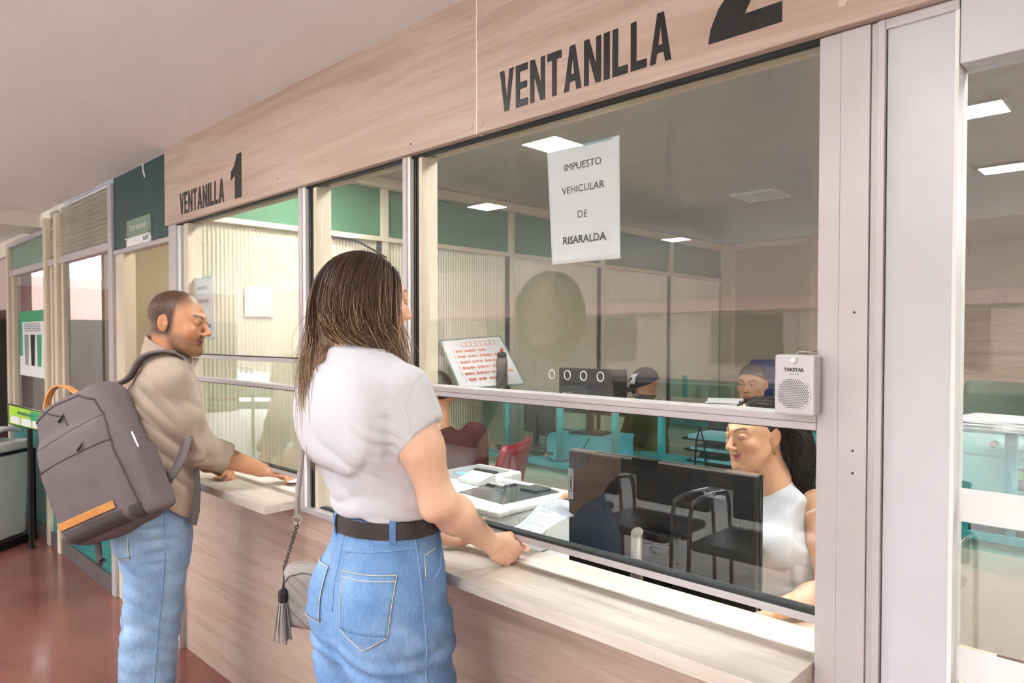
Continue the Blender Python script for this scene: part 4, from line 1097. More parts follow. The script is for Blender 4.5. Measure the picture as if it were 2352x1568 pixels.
for sx, lg in ((1, lgR), (-1, lgL)):
    x = -1.300 if sx > 0 else -1.484
    soft('shoe', lambda P: np.maximum(smin(s_ell(P, (x, -0.27, 0.02), (0.042, 0.125, 0.045)), s_ell(P, (x, -0.33, 0.06), (0.038, 0.05, 0.06)), 0.03), FZ + 0.001 - P[:, 2]), (x - 0.06, -0.42, FZ - 0.01), (x + 0.06, -0.10, 0.14), 0.006, 'plastic_white', woman)

vd = Vector((-0.72, 0.69, 0.04)).normalized()
seam('sleeve_seam', tee, [Vector(p_) - vd * 0.05 for p_ in ((-1.193, -0.353, 1.407), (-1.21, -0.370, 1.378), (-1.219, -0.382, 1.331), (-1.207, -0.373, 1.28))], vd, 0.0009, 'tee_heather', woman, 0.0003)
# --- hair: a smooth body of hair with fine strands over it
TRc, TLc = np.array([-1.362, -0.322, 1.425]), np.array([-1.478, -0.436, 1.36])
def hw(r, f_, u): return tuple(np.array(W_HEAD) + np.array((r, f_, u)) @ W_HF)
def w_hairbody(P):
    Q = toloc(P, W_HEAD, W_HF)
    d = s_ell(Q, (0, -0.016, 0.034), (0.0765, 0.096, 0.0845))
    d = smin(d, s_ell(Q, (0, -0.022, -0.015), (0.078, 0.086, 0.088)), 0.03)
    d = smax(d, -s_plane(Q, (0, 0.052, 0.03), (0, -0.95, 0.30)), 0.006)
    d = smin(d, s_chain(P, [hw(0.046, 0.030, 0.03), hw(0.054, 0.022, -0.05), (-1.352, -0.326, 1.450)], [0.032, 0.026, 0.010], 0.02), 0.03)
    d = smin(d, s_chain(P, [hw(-0.022, -0.072, 0.0), hw(-0.030, -0.074, -0.07), (-1.474, -0.436, 1.42), (-1.488, -0.450, 1.33)], [0.044, 0.036, 0.026, 0.010], 0.03), 0.03)
    d = smax(d, -s_seg(P, (-1.395, -0.45, 1.40), (-1.400, -0.42, 1.478), 0.042, 0.012), 0.012)
    az = np.arctan2(Q[:, 1], Q[:, 0]); return d - 0.0012 * np.sin(az * 46 + 3 * np.sin(Q[:, 2] * 30)) - 0.0006 * np.sin(az * 113)
def hb_col(v):
    Q = toloc(v, W_HEAD, W_HF); az = np.arctan2(Q[:, 1], Q[:, 0]); t = sstep(0.06, -0.14, Q[:, 2])
    s_ = 0.5 + 0.5 * np.sin(az * 61 + 2 * np.sin(az * 17) + Q[:, 2] * 9); c = L3(78, 58, 47) + (L3(150, 118, 92) - L3(78, 58, 47)) * (t * (0.35 + 0.65 * s_))[:, None]
    return c
soft('hair_body', w_hairbody, (-1.58, -0.52, 1.27), (-1.28, -0.20, 1.70), 0.0036, 'hair_mat', woman, col=hb_col, sm=1)
def w_hair():
    n = 6000; M = W_HF.astype(float); c = np.array(W_HEAD)
    u = rng.normal(size=(n * 6, 3)); u /= np.linalg.norm(u, axis=1, keepdims=True)
    r_, f_, z_ = u.T
    ok = (z_ > -0.15 + 0.42 * sstep(-0.1, 0.5, f_)) & (f_ < 0.82) & ~((f_ > 0.62) & (z_ < 0.42))
    u = u[ok][:n]; n = len(u)
    cr = np.array([0.0, -0.015, 0.034]); rad = np.array([0.0755, 0.0955, 0.0835])
    loc = cr + u * rad
    side = np.where(loc[:, 0] > 0.012, 1.0, -1.0); right = side > 0
    d = np.stack([side * (0.45 + 0.25 * u[:, 1]), -0.80 - 0.2 * u[:, 1], -0.25 + 0 * u[:, 0]], 1)
    nr = u / rad; nr /= np.linalg.norm(nr, axis=1, keepdims=True)
    d -= nr * (d * nr).sum(1, keepdims=True); d /= np.linalg.norm(d, axis=1, keepdims=True)
    roots = c + loc @ M; dirs = d @ M
    off = rng.uniform(0.0005, 0.0055, n)
    L = np.where(right, 0.085 + rng.uniform(0, 0.085, n), 0.170 + rng.uniform(0, 0.14, n)) + np.clip(0.10 + (loc[:, 2]) * 1.25, 0.05, 0.3)
    solids = [out_of_ell(c + cr @ M, rad, M, off), out_of_ell(c + np.array([0, -0.022, -0.015]) @ M, (0.078, 0.086, 0.088), M, off),
              out_of_ell((-1.424, -0.360, 1.455), (0.052, 0.052, 0.12), np.eye(3), off), out_of_ell((-1.419, -0.352, 1.290), (0.180, 0.108, 0.138), np.eye(3), off + 0.002)]
    TR = np.array([-1.354, -0.318, 0]) + rng.normal(size=(n, 3)) * np.array([0.014, 0.016, 0]); TL = np.array([-1.480, -0.440, 0]) + rng.normal(size=(n, 3)) * np.array([0.013, 0.014, 0])
    wild = (rng.random((n, 1)) < 0.06) * rng.normal(size=(n, 1)) * 0.10
    def drift(p, tt):
        tg = np.where(right[:, None], TR, TL) - p; tg[:, 2] = 0
        return tg * 11.0 * sstep(0.25, 0.6, tt) + wild * np.array([0.72, 0.69, 0]) * sstep(0.3, 0.6, tt)
    m = 24
    P = flow_strands(roots, dirs, L, m, solids, 0.40, drift, 0.006)
    tt = np.linspace(0, 1, m)[None, :, None]
    w = rng.random((n, 1, 1)); lo_ = L3(84, 62, 50); mid = L3(136, 106, 85); blond = L3(206, 174, 136)
    hi = (rng.random((n, 1, 1)) < 0.30)
    tip = np.where(hi, blond * (0.8 + 0.3 * w), mid * (0.8 + 0.45 * w)); root = lo_ * (0.75 + 0.5 * w)
    C = root + (tip - root) * sstep(np.where(hi, 0.05, 0.15), np.where(hi, 0.5, 0.95), tt)
    rd = (0.00062 * np.sin(np.clip(tt[..., 0] * 0.95 + 0.12, 0, 1) * math.pi) ** 0.45 + 0.0001) * rng.uniform(0.7, 1.3, (n, 1))
    return strands_mesh(P, rd, C)
v, q, c = w_hair()
link('hair', np_mesh('hair', v, q, c), 'hair_mat', woman, label='long straight brown hair with blonde highlights')
# ================================================================== THE SEATED CLERK BEHIND WINDOW 2
CSK = L3(236, 184, 148)
C_HEAD = Vector((-0.881, 0.611, 1.204)); C_HF = frame((-0.40, -0.912, -0.07), (-0.05, -0.06, 1)); CS = 0.87
c_opt = dict(skin=CSK, hair=L3(34, 24, 20), lip=L3(196, 98, 102), w=0.96, jaw=0.86, nose=1.7, smile=1.3, brow=0.95, blush_k=0.55, lash=0)
c_opt['closed'] = 1
CTF = frame((-0.30, -0.954, 0))
def c_head(P): return head_sdf(toloc(P, C_HEAD, C_HF) / CS, c_opt) * CS
neckb = (-0.855, 0.655, 1.045)
cshL, celL, cwrL = (-0.735, 0.690, 1.012), (-0.668, 0.612, 0.800), (-0.745, 0.425, 0.784)
cshR, celR, cwrR = (-1.020, 0.770, 1.010), (-1.165, 0.600, 0.905), (-1.318, 0.405, 0.990)
chL = hand_parts(cwrL, (-0.62, -0.78, -0.05), (0.0, 0.05, -1), (-0.75, 0.6, 0.1), [(12, 18, 10), (14, 20, 12), (15, 22, 12), (18, 24, 12)], 0.05, None, 0.88)
chR = hand_parts(cwrR, (-0.88, -0.45, -0.10), (0.1, -0.3, -0.95), (-0.5, 0.75, 0.2), [(24, 30, 18), (28, 34, 20), (32, 36, 20), (36, 38, 22)], 0.03, [(0.8, 0.5, 0.4), (0.95, 0.15, 0.35), (0.98, 0.0, 0.2)], 0.88)
def c_neck(P):
    d = smin(c_head(P), s_chain(P, [C_HEAD + Vector((0.012, 0.022, -0.045)), (neckb[0], neckb[1], 1.07), (neckb[0], neckb[1] + 0.01, 0.98)], [0.046, 0.049, 0.075], 0.03), 0.026)
    return d
def c_aL(P): return smin(s_chain(P, [cshL, ((cshL[0] + celL[0]) / 2 + 0.004, (cshL[1] + celL[1]) / 2, 0.905), celL, (-0.690, 0.545, 0.796), cwrL], [0.044, 0.042, 0.036, 0.037, 0.0225], 0.03), hand_sdf(P, chL), 0.012)
def c_aR(P): return smin(s_chain(P, [cshR, celR, cwrR], [0.044, 0.037, 0.0225], 0.03), hand_sdf(P, chR), 0.012)
parts = [polygonise(c_neck, (-1.02, 0.46, 1.00), (-0.75, 0.78, 1.33), 0.0024), polygonise(c_aL, (-0.88, 0.30, 0.74), (-0.60, 0.76, 1.07), 0.0032), polygonise(c_aR, (-1.52, 0.24, 0.84), (-0.95, 0.84, 1.07), 0.0034)]
v, f = joined([(relax(a, b_, 1), b_) for a, b_ in parts])
def c_col(v):
    c = np.tile(CSK, (len(v), 1)); h = (v[:, 2] > 1.07)
    c[h] = head_color(toloc(v[h], C_HEAD, C_HF) / CS, c_opt); return c
clerk = link('person', np_mesh('person', v, f, c_col(v)), 'skin', label='smiling dark-haired clerk in a white sleeveless top seated behind the monitor', cat='person', base=(-0.85, 0.68, 0.45))
ct = [(0.44, 0.0, 0.0, 0.175, 0.125), (0.56, 0, 0, 0.165, 0.12), (0.68, 0, 0, 0.140, 0.105), (0.78, 0, 0.0, 0.135, 0.103), (0.88, 0, 0.0, 0.150, 0.112), (0.95, 0, -0.002, 0.152, 0.106), (1.0, 0, -0.006, 0.140, 0.088), (1.035, 0, -0.008, 0.100, 0.066), (1.06, 0, -0.006, 0.056, 0.056)]
ctab = smooth_tab(ct, 40); CC = Vector((-0.865, 0.665, 0))
def c_top(P):
    Q = toloc(P, CC, CTF)
    d = s_loft(Q, ctab, 2.1)
    S = np.stack([np.abs(Q[:, 0]), Q[:, 1], Q[:, 2]], 1)
    d = smin(d, s_ell(S, (0.066, 0.088, 0.905), (0.062, 0.060, 0.062)), 0.045)
    d = smin(d, s_seg(S, (0.03, -0.006, 1.035), (0.088, -0.006, 1.022), 0.032, 0.024), 0.03)
    d = smax(d, -s_ell(S, (0.168, -0.002, 0.985), (0.060, 0.095, 0.092)), 0.008)      # arm hole
    nk = s_chain(P, [(neckb[0] + 0.004, neckb[1] + 0.008, 1.03), (neckb[0] - 0.004, neckb[1] - 0.006, 1.105)], [0.057, 0.0525])
    d = smin(d, np.maximum(nk, P[:, 2] - 1.104 - 0.05 * (P[:, 1] - neckb[1])), 0.012)
    fold = np.sin(Q[:, 0] * 95 + Q[:, 2] * 8 + 2 * np.sin(Q[:, 2] * 11)) * 0.0022 * sstep(0.74, 0.9, Q[:, 2]) * sstep(1.04, 0.98, Q[:, 2])
    waist = np.sin(Q[:, 2] * 150 + 3 * np.sin(Q[:, 0] * 18)) * 0.002 * sstep(0.86, 0.78, Q[:, 2])
    return d - fold - waist - vnoise(P, 30) * 0.0012
ctop = soft('sleeveless_top', c_top, (-1.10, 0.45, 0.42), (-0.62, 0.86, 1.12), 0.0046, 'top_white', clerk, sm=2, label='white sleeveless mock-neck top')
soft('trousers', lambda P: s_chain(toloc(P, CC, CTF), [(0.08, 0.0, 0.50), (0.10, 0.30, 0.50), (0.10, 0.34, 0.06)], [0.095, 0.075, 0.055], 0.04), (-1.1, 0.2, 0.0), (-0.5, 0.85, 0.65), 0.010, 'tee_black', clerk)
soft('trousers', lambda P: s_chain(toloc(P, CC, CTF), [(-0.08, 0.0, 0.50), (-0.10, 0.30, 0.50), (-0.10, 0.34, 0.06)], [0.095, 0.075, 0.055], 0.04), (-1.2, 0.2, 0.0), (-0.5, 0.85, 0.65), 0.010, 'tee_black', clerk)
# earring on the near ear
er = C_HEAD + Vector(tuple(np.array((-0.0745, -0.006, -0.036)) * CS @ C_HF))
em = MB().ball(er, 0.0035, 8, 6)
for i in range(7): em.ball((er.x + 0.0045 * math.cos(i * 0.9), er.y, er.z - 0.012 - 0.0045 * math.sin(i * 0.9)), 0.0022, 6, 4)
em.ball((er.x, er.y, er.z - 0.021), 0.0032, 8, 6)
mk('earring', em, 'gold', clerk, smooth=True)
def c_hair():
    n = 2600; M = C_HF.astype(float); c = np.array(C_HEAD)
    u = rng.normal(size=(n * 6, 3)); u /= np.linalg.norm(u, axis=1, keepdims=True); r_, f_, z_ = u.T
    hl = -0.35 + 0.95 * sstep(-0.25, 0.25, f_)
    ok = (z_ > hl) & (f_ < 0.62) & ~((f_ > 0.3) & (z_ < 0.45 + 0.3 * sstep(0.4, 0.7, f_)))
    u = u[ok][:n]; n = len(u)
    cr = np.array([0.0, -0.014, 0.036]) * CS; rad = np.array([0.0735, 0.0945, 0.0805]) * CS
    loc = cr + u * rad
    side = np.where(loc[:, 0] > 0.0, 1.0, -1.0)
    d = np.stack([side * (0.45 + 0.4 * u[:, 1]), -1.05 + 0 * side, -0.15 + 0 * side], 1)
    nr = u / rad; nr /= np.linalg.norm(nr, axis=1, keepdims=True); d -= nr * (d * nr).sum(1, keepdims=True); d /= np.linalg.norm(d, axis=1, keepdims=True)
    roots = c + loc @ M; dirs = d @ M; off = rng.uniform(0.001, 0.006, n)
    L = 0.33 + rng.uniform(-0.04, 0.06, n) + loc[:, 2] * 0.8
    solids = [out_of_ell(c + cr @ M, rad, M, off), out_of_ell(c + np.array([0, -0.005, -0.03]) @ M, (0.060, 0.055, 0.075), M, off),
              out_of_ell((neckb[0], neckb[1], 1.05), (0.058, 0.058, 0.10), np.eye(3), off), out_of_ell((-0.865, 0.668, 0.93), (0.165, 0.118, 0.125), np.asarray(CTF, float), off * 0.5 + 0.004)]
    bk = np.array(tuple(-np.array(CTF[1]))); 
    CT = np.array([-0.822, 0.725, 0]) + rng.normal(size=(n, 3)) * np.array([0.016, 0.016, 0])
    def drift(p, tt):
        e = (p - c) @ M.T                                                   # keep clear of the ear: sweep behind it
        near = np.exp(-((e[:, 1] - 0.0) / 0.03) ** 2) * np.exp(-((e[:, 2] + 0.0) / 0.05) ** 2)
        tg = CT - p; tg[:, 2] = 0
        return bk * 0.05 * (1 - sstep(0.2, 0.5, tt)) + near[:, None] * bk * 0.4 + tg * 3.5 * sstep(0.3, 0.6, tt) 
    P = flow_strands(roots, dirs, L, 22, solids, 0.22, drift, 0.003)
    tt = np.linspace(0, 1, 22)[None, :, None]; w = rng.random((n, 1, 1))
    C = L3(30, 21, 18) * (0.7 + 0.7 * w) + (L3(74, 50, 38) - L3(30, 21, 18)) * sstep(0.4, 1.0, tt) * w
    rd = (0.0008 * np.sin(np.clip(tt[..., 0] * 0.96 + 0.12, 0, 1) * math.pi) ** 0.5 + 0.0001) * rng.uniform(0.7, 1.3, (n, 1))
    return strands_mesh(P, rd, C)
v, q, c = c_hair(); link('hair', np_mesh('hair', v, q, c), 'hair_mat', clerk, label='long dark brown hair tucked behind the ear')
soft('hair_cap', lambda P: np.maximum(s_ell(toloc(P, C_HEAD, C_HF) / CS, (0, -0.018, 0.036), (0.0755, 0.0945, 0.0825)) * CS, -s_plane(toloc(P, C_HEAD, C_HF), (0, 0.012, 0.028), (0, -0.86, 0.52))), (-1.02, 0.46, 1.10), (-0.74, 0.78, 1.33), 0.0045, 'hair_mat', clerk, col=L3(30, 21, 18))
# ================================================================== THE MAN AT WINDOW 1
MSK = L3(208, 152, 116)
M_HEAD = Vector((-2.702, -0.302, 1.536)); M_HF = frame((0.74, 0.672, -0.10), (0.05, 0.04, 1)); MS = 1.03
def m_buzz(Q):
    top = sstep(0.035, 0.085, Q[:, 2] - 0.30 * np.clip(Q[:, 1] - 0.03, 0, 1))
    side = sstep(-0.065, -0.035, Q[:, 2]) * sstep(0.030, 0.008, Q[:, 1] + 0.10 * (0.03 - Q[:, 2]))
    crown = np.maximum(side, top * sstep(0.090, 0.060, Q[:, 1]))
    thin = 1 - 0.35 * np.exp(-(((Q[:, 2] - 0.075) / 0.03) ** 2 + ((Q[:, 1] - 0.055) / 0.035) ** 2))
    fade = 0.66 + 0.34 * sstep(-0.01, 0.06, Q[:, 2]) * sstep(0.05, -0.05, Q[:, 1])
    ear = sstep(0.0738, 0.0760, np.abs(Q[:, 0])) * (np.abs(Q[:, 2] + 0.004) < 0.036) * (np.abs(Q[:, 1] + 0.012) < 0.030)
    return (1 - ear) * np.clip(crown * thin * fade * 1.35, 0, 0.93)
m_opt = dict(skin=MSK, hair=L3(34, 29, 28), lip=L3(170, 92, 78), w=1.0, jaw=1.08, nose=1.8, smile=1.4, brow=1.3, blush_k=0.3, stubble=0.9, buzz=m_buzz, closed=1, lash=0)
MC = Vector((-2.80, -0.360, 0)); MTF = frame((0.30, 0.954, 0))
def mw(x, y, z): return tuple(MC + Vector(tuple(np.array((x, y, z)) @ MTF)))
mshR, melR, mwrR = (-2.612, -0.372, 1.335), (-2.645, -0.262, 1.068), (-2.632, -0.015, 0.955)
mshL, melL, mwrL = mw(-0.165, 0.045, 1.335), (-2.985, -0.200, 1.05), (-2.93, -0.110, 0.945)
mhR = hand_parts(mwrR, (0.30, 0.92, -0.22), (-0.25, 0.1, -0.95), (-0.9, 0.3, 0.1), [(34, 42, 22), (38, 48, 25), (42, 52, 28), (46, 55, 30)], 0.02, [(0.8, 0.45, 0.4), (0.95, 0.0, 0.35), (0.98, -0.15, 0.2)], 1.05)
mhL = hand_parts(mwrL, (0.78, 0.60, -0.12), (0.2, -0.35, -0.9), (-0.5, 0.8, 0.1), [(50, 60, 35), (55, 65, 35), (60, 68, 38), (62, 70, 38)], 0.02, None, 1.05)
nb_ = mw(0.040, 0.048, 1.42)
def m_head(P):
    d = head_sdf(toloc(P, M_HEAD, M_HF) / MS, m_opt) * MS
    return smin(d, s_chain(P, [M_HEAD + Vector((-0.028, -0.026, -0.045)), (nb_[0] + 0.004, nb_[1] + 0.004, 1.41), (nb_[0], nb_[1], 1.32)], [0.058, 0.060, 0.085], 0.03), 0.03)
def m_aR(P): return smin(s_chain(P, [mshR, melR, (-2.645, -0.19, 1.035), mwrR], [0.05, 0.046, 0.044, 0.029], 0.03), hand_sdf(P, mhR), 0.014)
def m_aL(P): return smin(s_chain(P, [mshL, melL, mwrL], [0.05, 0.044, 0.029], 0.03), hand_sdf(P, mhL), 0.014)
parts = [polygonise(m_head, (-2.87, -0.46, 1.34), (-2.54, -0.14, 1.70), 0.0028), polygonise(m_aR, (-2.72, -0.45, 0.86), (-2.50, 0.18, 1.40), 0.0032), polygonise(m_aL, (-3.09, -0.40, 0.86), (-2.76, 0.06, 1.40), 0.0036),
         polygonise(lambda P: smin(s_loft(toloc(P, MC, MTF), [(0.72, 0, 0, 0.13, 0.09), (1.0, 0.006, 0.008, 0.13, 0.095), (1.28, 0.028, 0.036, 0.14, 0.085), (1.36, 0.034, 0.044, 0.06, 0.05)]), np.minimum(s_seg(P, nb_, mshR, 0.045, 0.042), s_seg(P, nb_, mshL, 0.045, 0.042)), 0.03), (-3.02, -0.55, 0.70), (-2.55, -0.16, 1.47), 0.012)]
v, f = joined([(relax(a, b_, 1), b_) for a, b_ in parts])
def m_col(v):
    c = np.tile(MSK, (len(v), 1)); h = v[:, 2] > 1.395
    c[h] = head_color(toloc(v[h], M_HEAD, M_HF) / MS, m_opt); return c
man = link('person', np_mesh('person', v, f, m_col(v)), 'skin', label='bearded man with shaved head and khaki shirt leaning on the counter', cat='person', base=(-2.80, -0.36, FZ))
mt = smooth_tab([(0.755, 0, 0.0, 0.182, 0.136), (0.85, 0, 0.0, 0.184, 0.140), (0.95, 0.004, 0.004, 0.178, 0.138), (1.06, 0.010, 0.012, 0.175, 0.134), (1.17, 0.018, 0.024, 0.180, 0.134), (1.26, 0.026, 0.034, 0.184, 0.130), (1.33, 0.032, 0.042, 0.172, 0.108), (1.385, 0.037, 0.046, 0.120, 0.085), (1.43, 0.040, 0.048, 0.072, 0.068)], 44)
def m_fold(P, Q):
    tors = (np.abs(np.sin(Q[:, 2] * 34 + Q[:, 1] * 26 + 1.6 * np.sin(Q[:, 1] * 15 + Q[:, 2] * 12))) ** 0.7 - 0.6) * 0.0095 * sstep(1.32, 1.22, Q[:, 2]) * sstep(0.86, 0.98, Q[:, 2])
    ax = np.exp(-(((P - A3((-2.69, -0.42, 1.22))) / A3((0.11, 0.11, 0.13))) ** 2).sum(1))
    return tors + (np.abs(np.sin(Q[:, 2] * 48 + Q[:, 1] * 55)) ** 0.7 - 0.6) * ax * 0.012 + vnoise(P, 17) * 0.004 + vnoise(P, 38) * 0.0016
def m_shirt(P):
    Q = toloc(P, MC, MTF)
    d = s_loft(Q, mt, 2.2)
    for s_ in (mshR, mshL): d = smin(d, s_seg(P, (nb_[0], nb_[1], 1.395), (s_[0], s_[1], s_[2] + 0.006), 0.062, 0.056), 0.045)
    hem = 0.80 + 0.085 * np.exp(-(Q[:, 1] / 0.075) ** 2)
    d = smax(d, hem - Q[:, 2], 0.006)
    cuR = Vector(melR).lerp(Vector(mwrR), 0.42); cuL = Vector(melL).lerp(Vector(mwrL), 0.62)
    for s_, e_, c_ in ((mshR, melR, cuR), (mshL, melL, cuL)):
        mid = Vector(s_).lerp(Vector(e_), 0.5)
        sl = s_chain(P, [s_, mid, e_, c_], [0.066, 0.065, 0.060, 0.054], 0.03)
        dr = (Vector(c_) - Vector(e_)).normalized()
        wr = (np.abs(np.sin(((P - A3(e_)) @ A3(dr)) * 55 + 1.6 * np.sin(P @ A3((40, 22, 31))))) ** 0.7 - 0.6) * 0.009
        sl = sl - wr * np.exp(-(((P - A3(e_)) ** 2).sum(1)) / 0.016)
        cu = s_seg(P, c_ - dr * 0.045, c_ + dr * 0.004, 0.0585, 0.0575)
        sl = smin(sl, smax(cu, -s_plane(P, c_ - dr * 0.045, dr), 0.004), 0.006)
        sl = smax(sl, s_plane(P, c_ + dr * 0.008, dr), 0.005)
        d = smin(d, sl, 0.03)
    d = smax(d, -s_chain(P, [(nb_[0], nb_[1], 1.40), M_HEAD + Vector((-0.02, -0.02, -0.03))], [0.063, 0.066]), 0.006)
    return d - m_fold(P, Q)
shirt = soft('shirt', m_shirt, (-3.10, -0.60, 0.74), (-2.50, -0.06, 1.50), 0.0052, 'shirt_khaki', man, sm=2, label='khaki overshirt with rolled sleeves')
def m_collar(P):
    c0, c1 = Vector((nb_[0] - 0.012, nb_[1] - 0.010, 1.395)), Vector((nb_[0] - 0.002, nb_[1] - 0.004, 1.462))
    o = s_seg(P, c0, c1, 0.079, 0.073); i_ = s_seg(P, c0 - Vector((0, 0, 0.1)), c1 + Vector((0, 0, 0.08)), 0.0725, 0.0695)
    top = s_plane(P, c1 + Vector((0, 0, -0.004)), (0.42, 0.40, 1.0))
    return smax(smax(np.abs(o + 0.004) - 0.005, top, 0.004), -s_plane(P, c0 + Vector((0, 0, -0.002)), (0.3, 0.28, 1)), 0.004)
soft('collar', m_collar, (-2.90, -0.46, 1.34), (-2.62, -0.20, 1.52), 0.0032, 'shirt_khaki', shirt, sm=1)
fl = [mw(0.135, 0.125, 1.12), mw(0.140, 0.135, 1.02), mw(0.146, 0.138, 0.92), mw(0.142, 0.132, 0.84), mw(0.138, 0.120, 0.79)]
mk('placket', MB().ribbon(fl, (0.7, 0.7, 0), [0.02, 0.022, 0.024, 0.03, 0.034], 0.004), 'leather_dark', shirt)
# jeans
mj = smooth_tab([(0.66, 0, 0.0, 0.165, 0.118), (0.74, 0, 0.0, 0.172, 0.126), (0.82, 0, 0.0, 0.170, 0.126), (0.90, 0, 0.0, 0.160, 0.115)], 24)
def m_legtab(x): return smooth_tab([(FZ + 0.02, x * 1.15, -0.035, 0.078, 0.092), (0.12, x * 1.12, -0.035, 0.080, 0.094), (0.30, x * 1.08, -0.028, 0.082, 0.096), (0.46, x * 1.05, -0.012, 0.084, 0.098), (0.60, x * 1.0, -0.002, 0.090, 0.106), (0.72, x * 0.95, 0.0, 0.094, 0.120), (0.78, x * 0.92, 0.0, 0.092, 0.12)], 40)
mlR, mlL = m_legtab(0.092), m_legtab(-0.092)
def m_jeans(P):
    Q = toloc(P, MC, MTF)
    d = s_loft(Q, mj, 2.2)
    d = smin(d, s_ell(np.stack([np.abs(Q[:, 0]), Q[:, 1], Q[:, 2]], 1), (0.078, -0.070, 0.765), (0.080, 0.066, 0.085)), 0.05)
    d = smin(d, np.minimum(s_loft(Q, mlR, 2.2), s_loft(Q, mlL, 2.2)), 0.03)
    kn = np.exp(-((Q[:, 2] - 0.44) / 0.12) ** 2)
    fo = np.sin(Q[:, 2] * 88 + 2.2 * np.sin(Q[:, 1] * 30 + Q[:, 2] * 14) + Q[:, 1] * 30) * (0.0014 + 0.0022 * kn) + vnoise(P, 28) * 0.003
    return d - fo * sstep(0.80, 0.70, Q[:, 2])
def mj_col(v):
    Q = toloc(v, MC, MTF); c = np.ones((len(v), 3), F4)
    c *= (1 + 0.25 * np.exp(-((Q[:, 2] - 0.55) / 0.18) ** 2) * sstep(0.04, 0.10, np.abs(Q[:, 1] + 0.0)))[:, None]
    wh = np.clip(np.sin(Q[:, 2] * 150), 0, 1) * np.exp(-((Q[:, 1] - 0.0) / 0.05) ** 2) * (Q[:, 2] > 0.66); c *= (1 - 0.25 * wh)[:, None]
    return c
mjn = soft('jeans', m_jeans, (-3.05, -0.60, FZ), (-2.55, -0.18, 0.93), 0.0058, 'denim_pale', man, col=mj_col, sm=1, label='faded light blue jeans')
RS = (-0.954, 0.30, 0)       # inwards from his right side
def mq(x, y, z): return Vector(mw(x, y, z)) + Vector((0.954, -0.30, 0)) * 0.2
seam('side_seam', m_jeans, [mq(0.1, 0.030, 0.86), mq(0.1, 0.030, 0.74), mq(0.1, 0.018, 0.58), mq(0.1, 0.0, 0.40), mq(0.1, -0.02, 0.15)], RS, 0.0026, 'denim_seam', mjn, 0.0006, 12)
BR = (-0.55, 0.835, 0)
def mb_(x, y, z): return Vector(mw(x, y, z)) - Vector(BR) * 0.15
mp = [mb_(0.045, -0.115, 0.835), mb_(0.150, -0.070, 0.855), mb_(0.150, -0.070, 0.700), mb_(0.050, -0.115, 0.690)]
mbp = patch('back_pocket', m_jeans, mp, BR, 'denim_pale', mjn, col=(1.08, 1.08, 1.06))
for a_, b_ in ((mp[0], mp[1]), (mp[1], mp[2]), (mp[2], mp[3]), (mp[3], mp[0])): seam('stitching', m_jeans, [a_, b_], BR, 0.0012, 'thread', mbp, 0.0045)
for sx in (1, -1):
    c_ = Vector(mw(0.104 * sx, 0.02, 0)); 
    soft('shoe', lambda P: np.maximum(smin(s_ell(toloc(P, c_, MTF), (0, 0.02, 0.02), (0.045, 0.135, 0.045)), s_ell(toloc(P, c_, MTF), (0, -0.05, 0.06), (0.042, 0.055, 0.06)), 0.03), FZ + 0.001 - P[:, 2]), tuple(c_ + Vector((-0.2, -0.2, FZ - 0.01))), tuple(c_ + Vector((0.2, 0.2, 0.15))), 0.007, 'plastic_white', man)
# ================================================================== BAGS, PAPERS, DEVICES AT THE WINDOW
def basis(x, y, z, loc):
    m = Matrix.Identity(4)
    for i, a in enumerate((Vector(x).normalized(), Vector(y).normalized(), Vector(z).normalized())):
        for j in range(3): m[j][i] = a[j]
    m.translation = Vector(loc); return m
def local_of(M):
    Mi = np.array(M.inverted(), F4)
    return lambda P: P @ Mi[:3, :3].T + Mi[:3, 3]
# ---------------------------------------------------------------- backpack
BX = basis((0.87, 0.493, 0), (-0.493, 0.87, 0), (0, 0, 1), (-2.678, -0.578, 1.052)) @ Matrix.Rotation(R(-23), 4, 'Y') @ Matrix.Scale(1.18, 4)
bl = local_of(BX)
def pack(P):
    return pack0(P) * 1.18
def pack0(P):
    Q = bl(P); t = sstep(0.0, 0.22, Q[:, 2])
    S = Q.copy(); S[:, 0] = S[:, 0] / (1 - 0.12 * t); S[:, 1] = (S[:, 1] - 0.012 * t)
    d = s_box(S, (0, 0, 0), (0.150, 0.070, 0.215), 0.055)
    d = smin(d, s_box(S, (0.0, -0.056, -0.045), (0.128, 0.032, 0.150), 0.028), 0.02)          # front pocket
    d = smin(d, s_box(S, (0.146, 0.005, -0.10), (0.022, 0.050, 0.100), 0.018), 0.015)           # side pocket
    d = smin(d, s_ell(S, (0, -0.010, -0.03), (0.158, 0.082, 0.19)), 0.03)
    g = np.exp(-((Q[:, 2] - 0.098 - 0.10 * Q[:, 0]) / 0.0022) ** 2) + np.exp(-((Q[:, 2] - 0.030 - 0.02 * Q[:, 0]) / 0.0022) ** 2) + np.exp(-((Q[:, 2] + 0.152) / 0.0018) ** 2)
    d = d + 0.0022 * g * (Q[:, 1] < 0.0)
    return d - vnoise(P, 22) * 0.004 - vnoise(P, 48) * 0.0012
bpk = soft('backpack', pack, (-3.0, -0.86, 0.70), (-2.34, -0.30, 1.38), 0.005, 'pack_fabric', None, sm=2, label='grey fabric backpack with tan leather trim on the man', cat='backpack')
PF = tuple(BX.to_3x3() @ Vector((0, 1, 0)))
def bpnt(x, z, y=-0.2): return BX @ Vector((x, y, z))
seam('zipper', pack, [bpnt(-0.135, 0.085), bpnt(-0.05, 0.093), bpnt(0.05, 0.103), bpnt(0.125, 0.110)], PF, 0.0030, 'pack_dark', bpk, 0.0005)
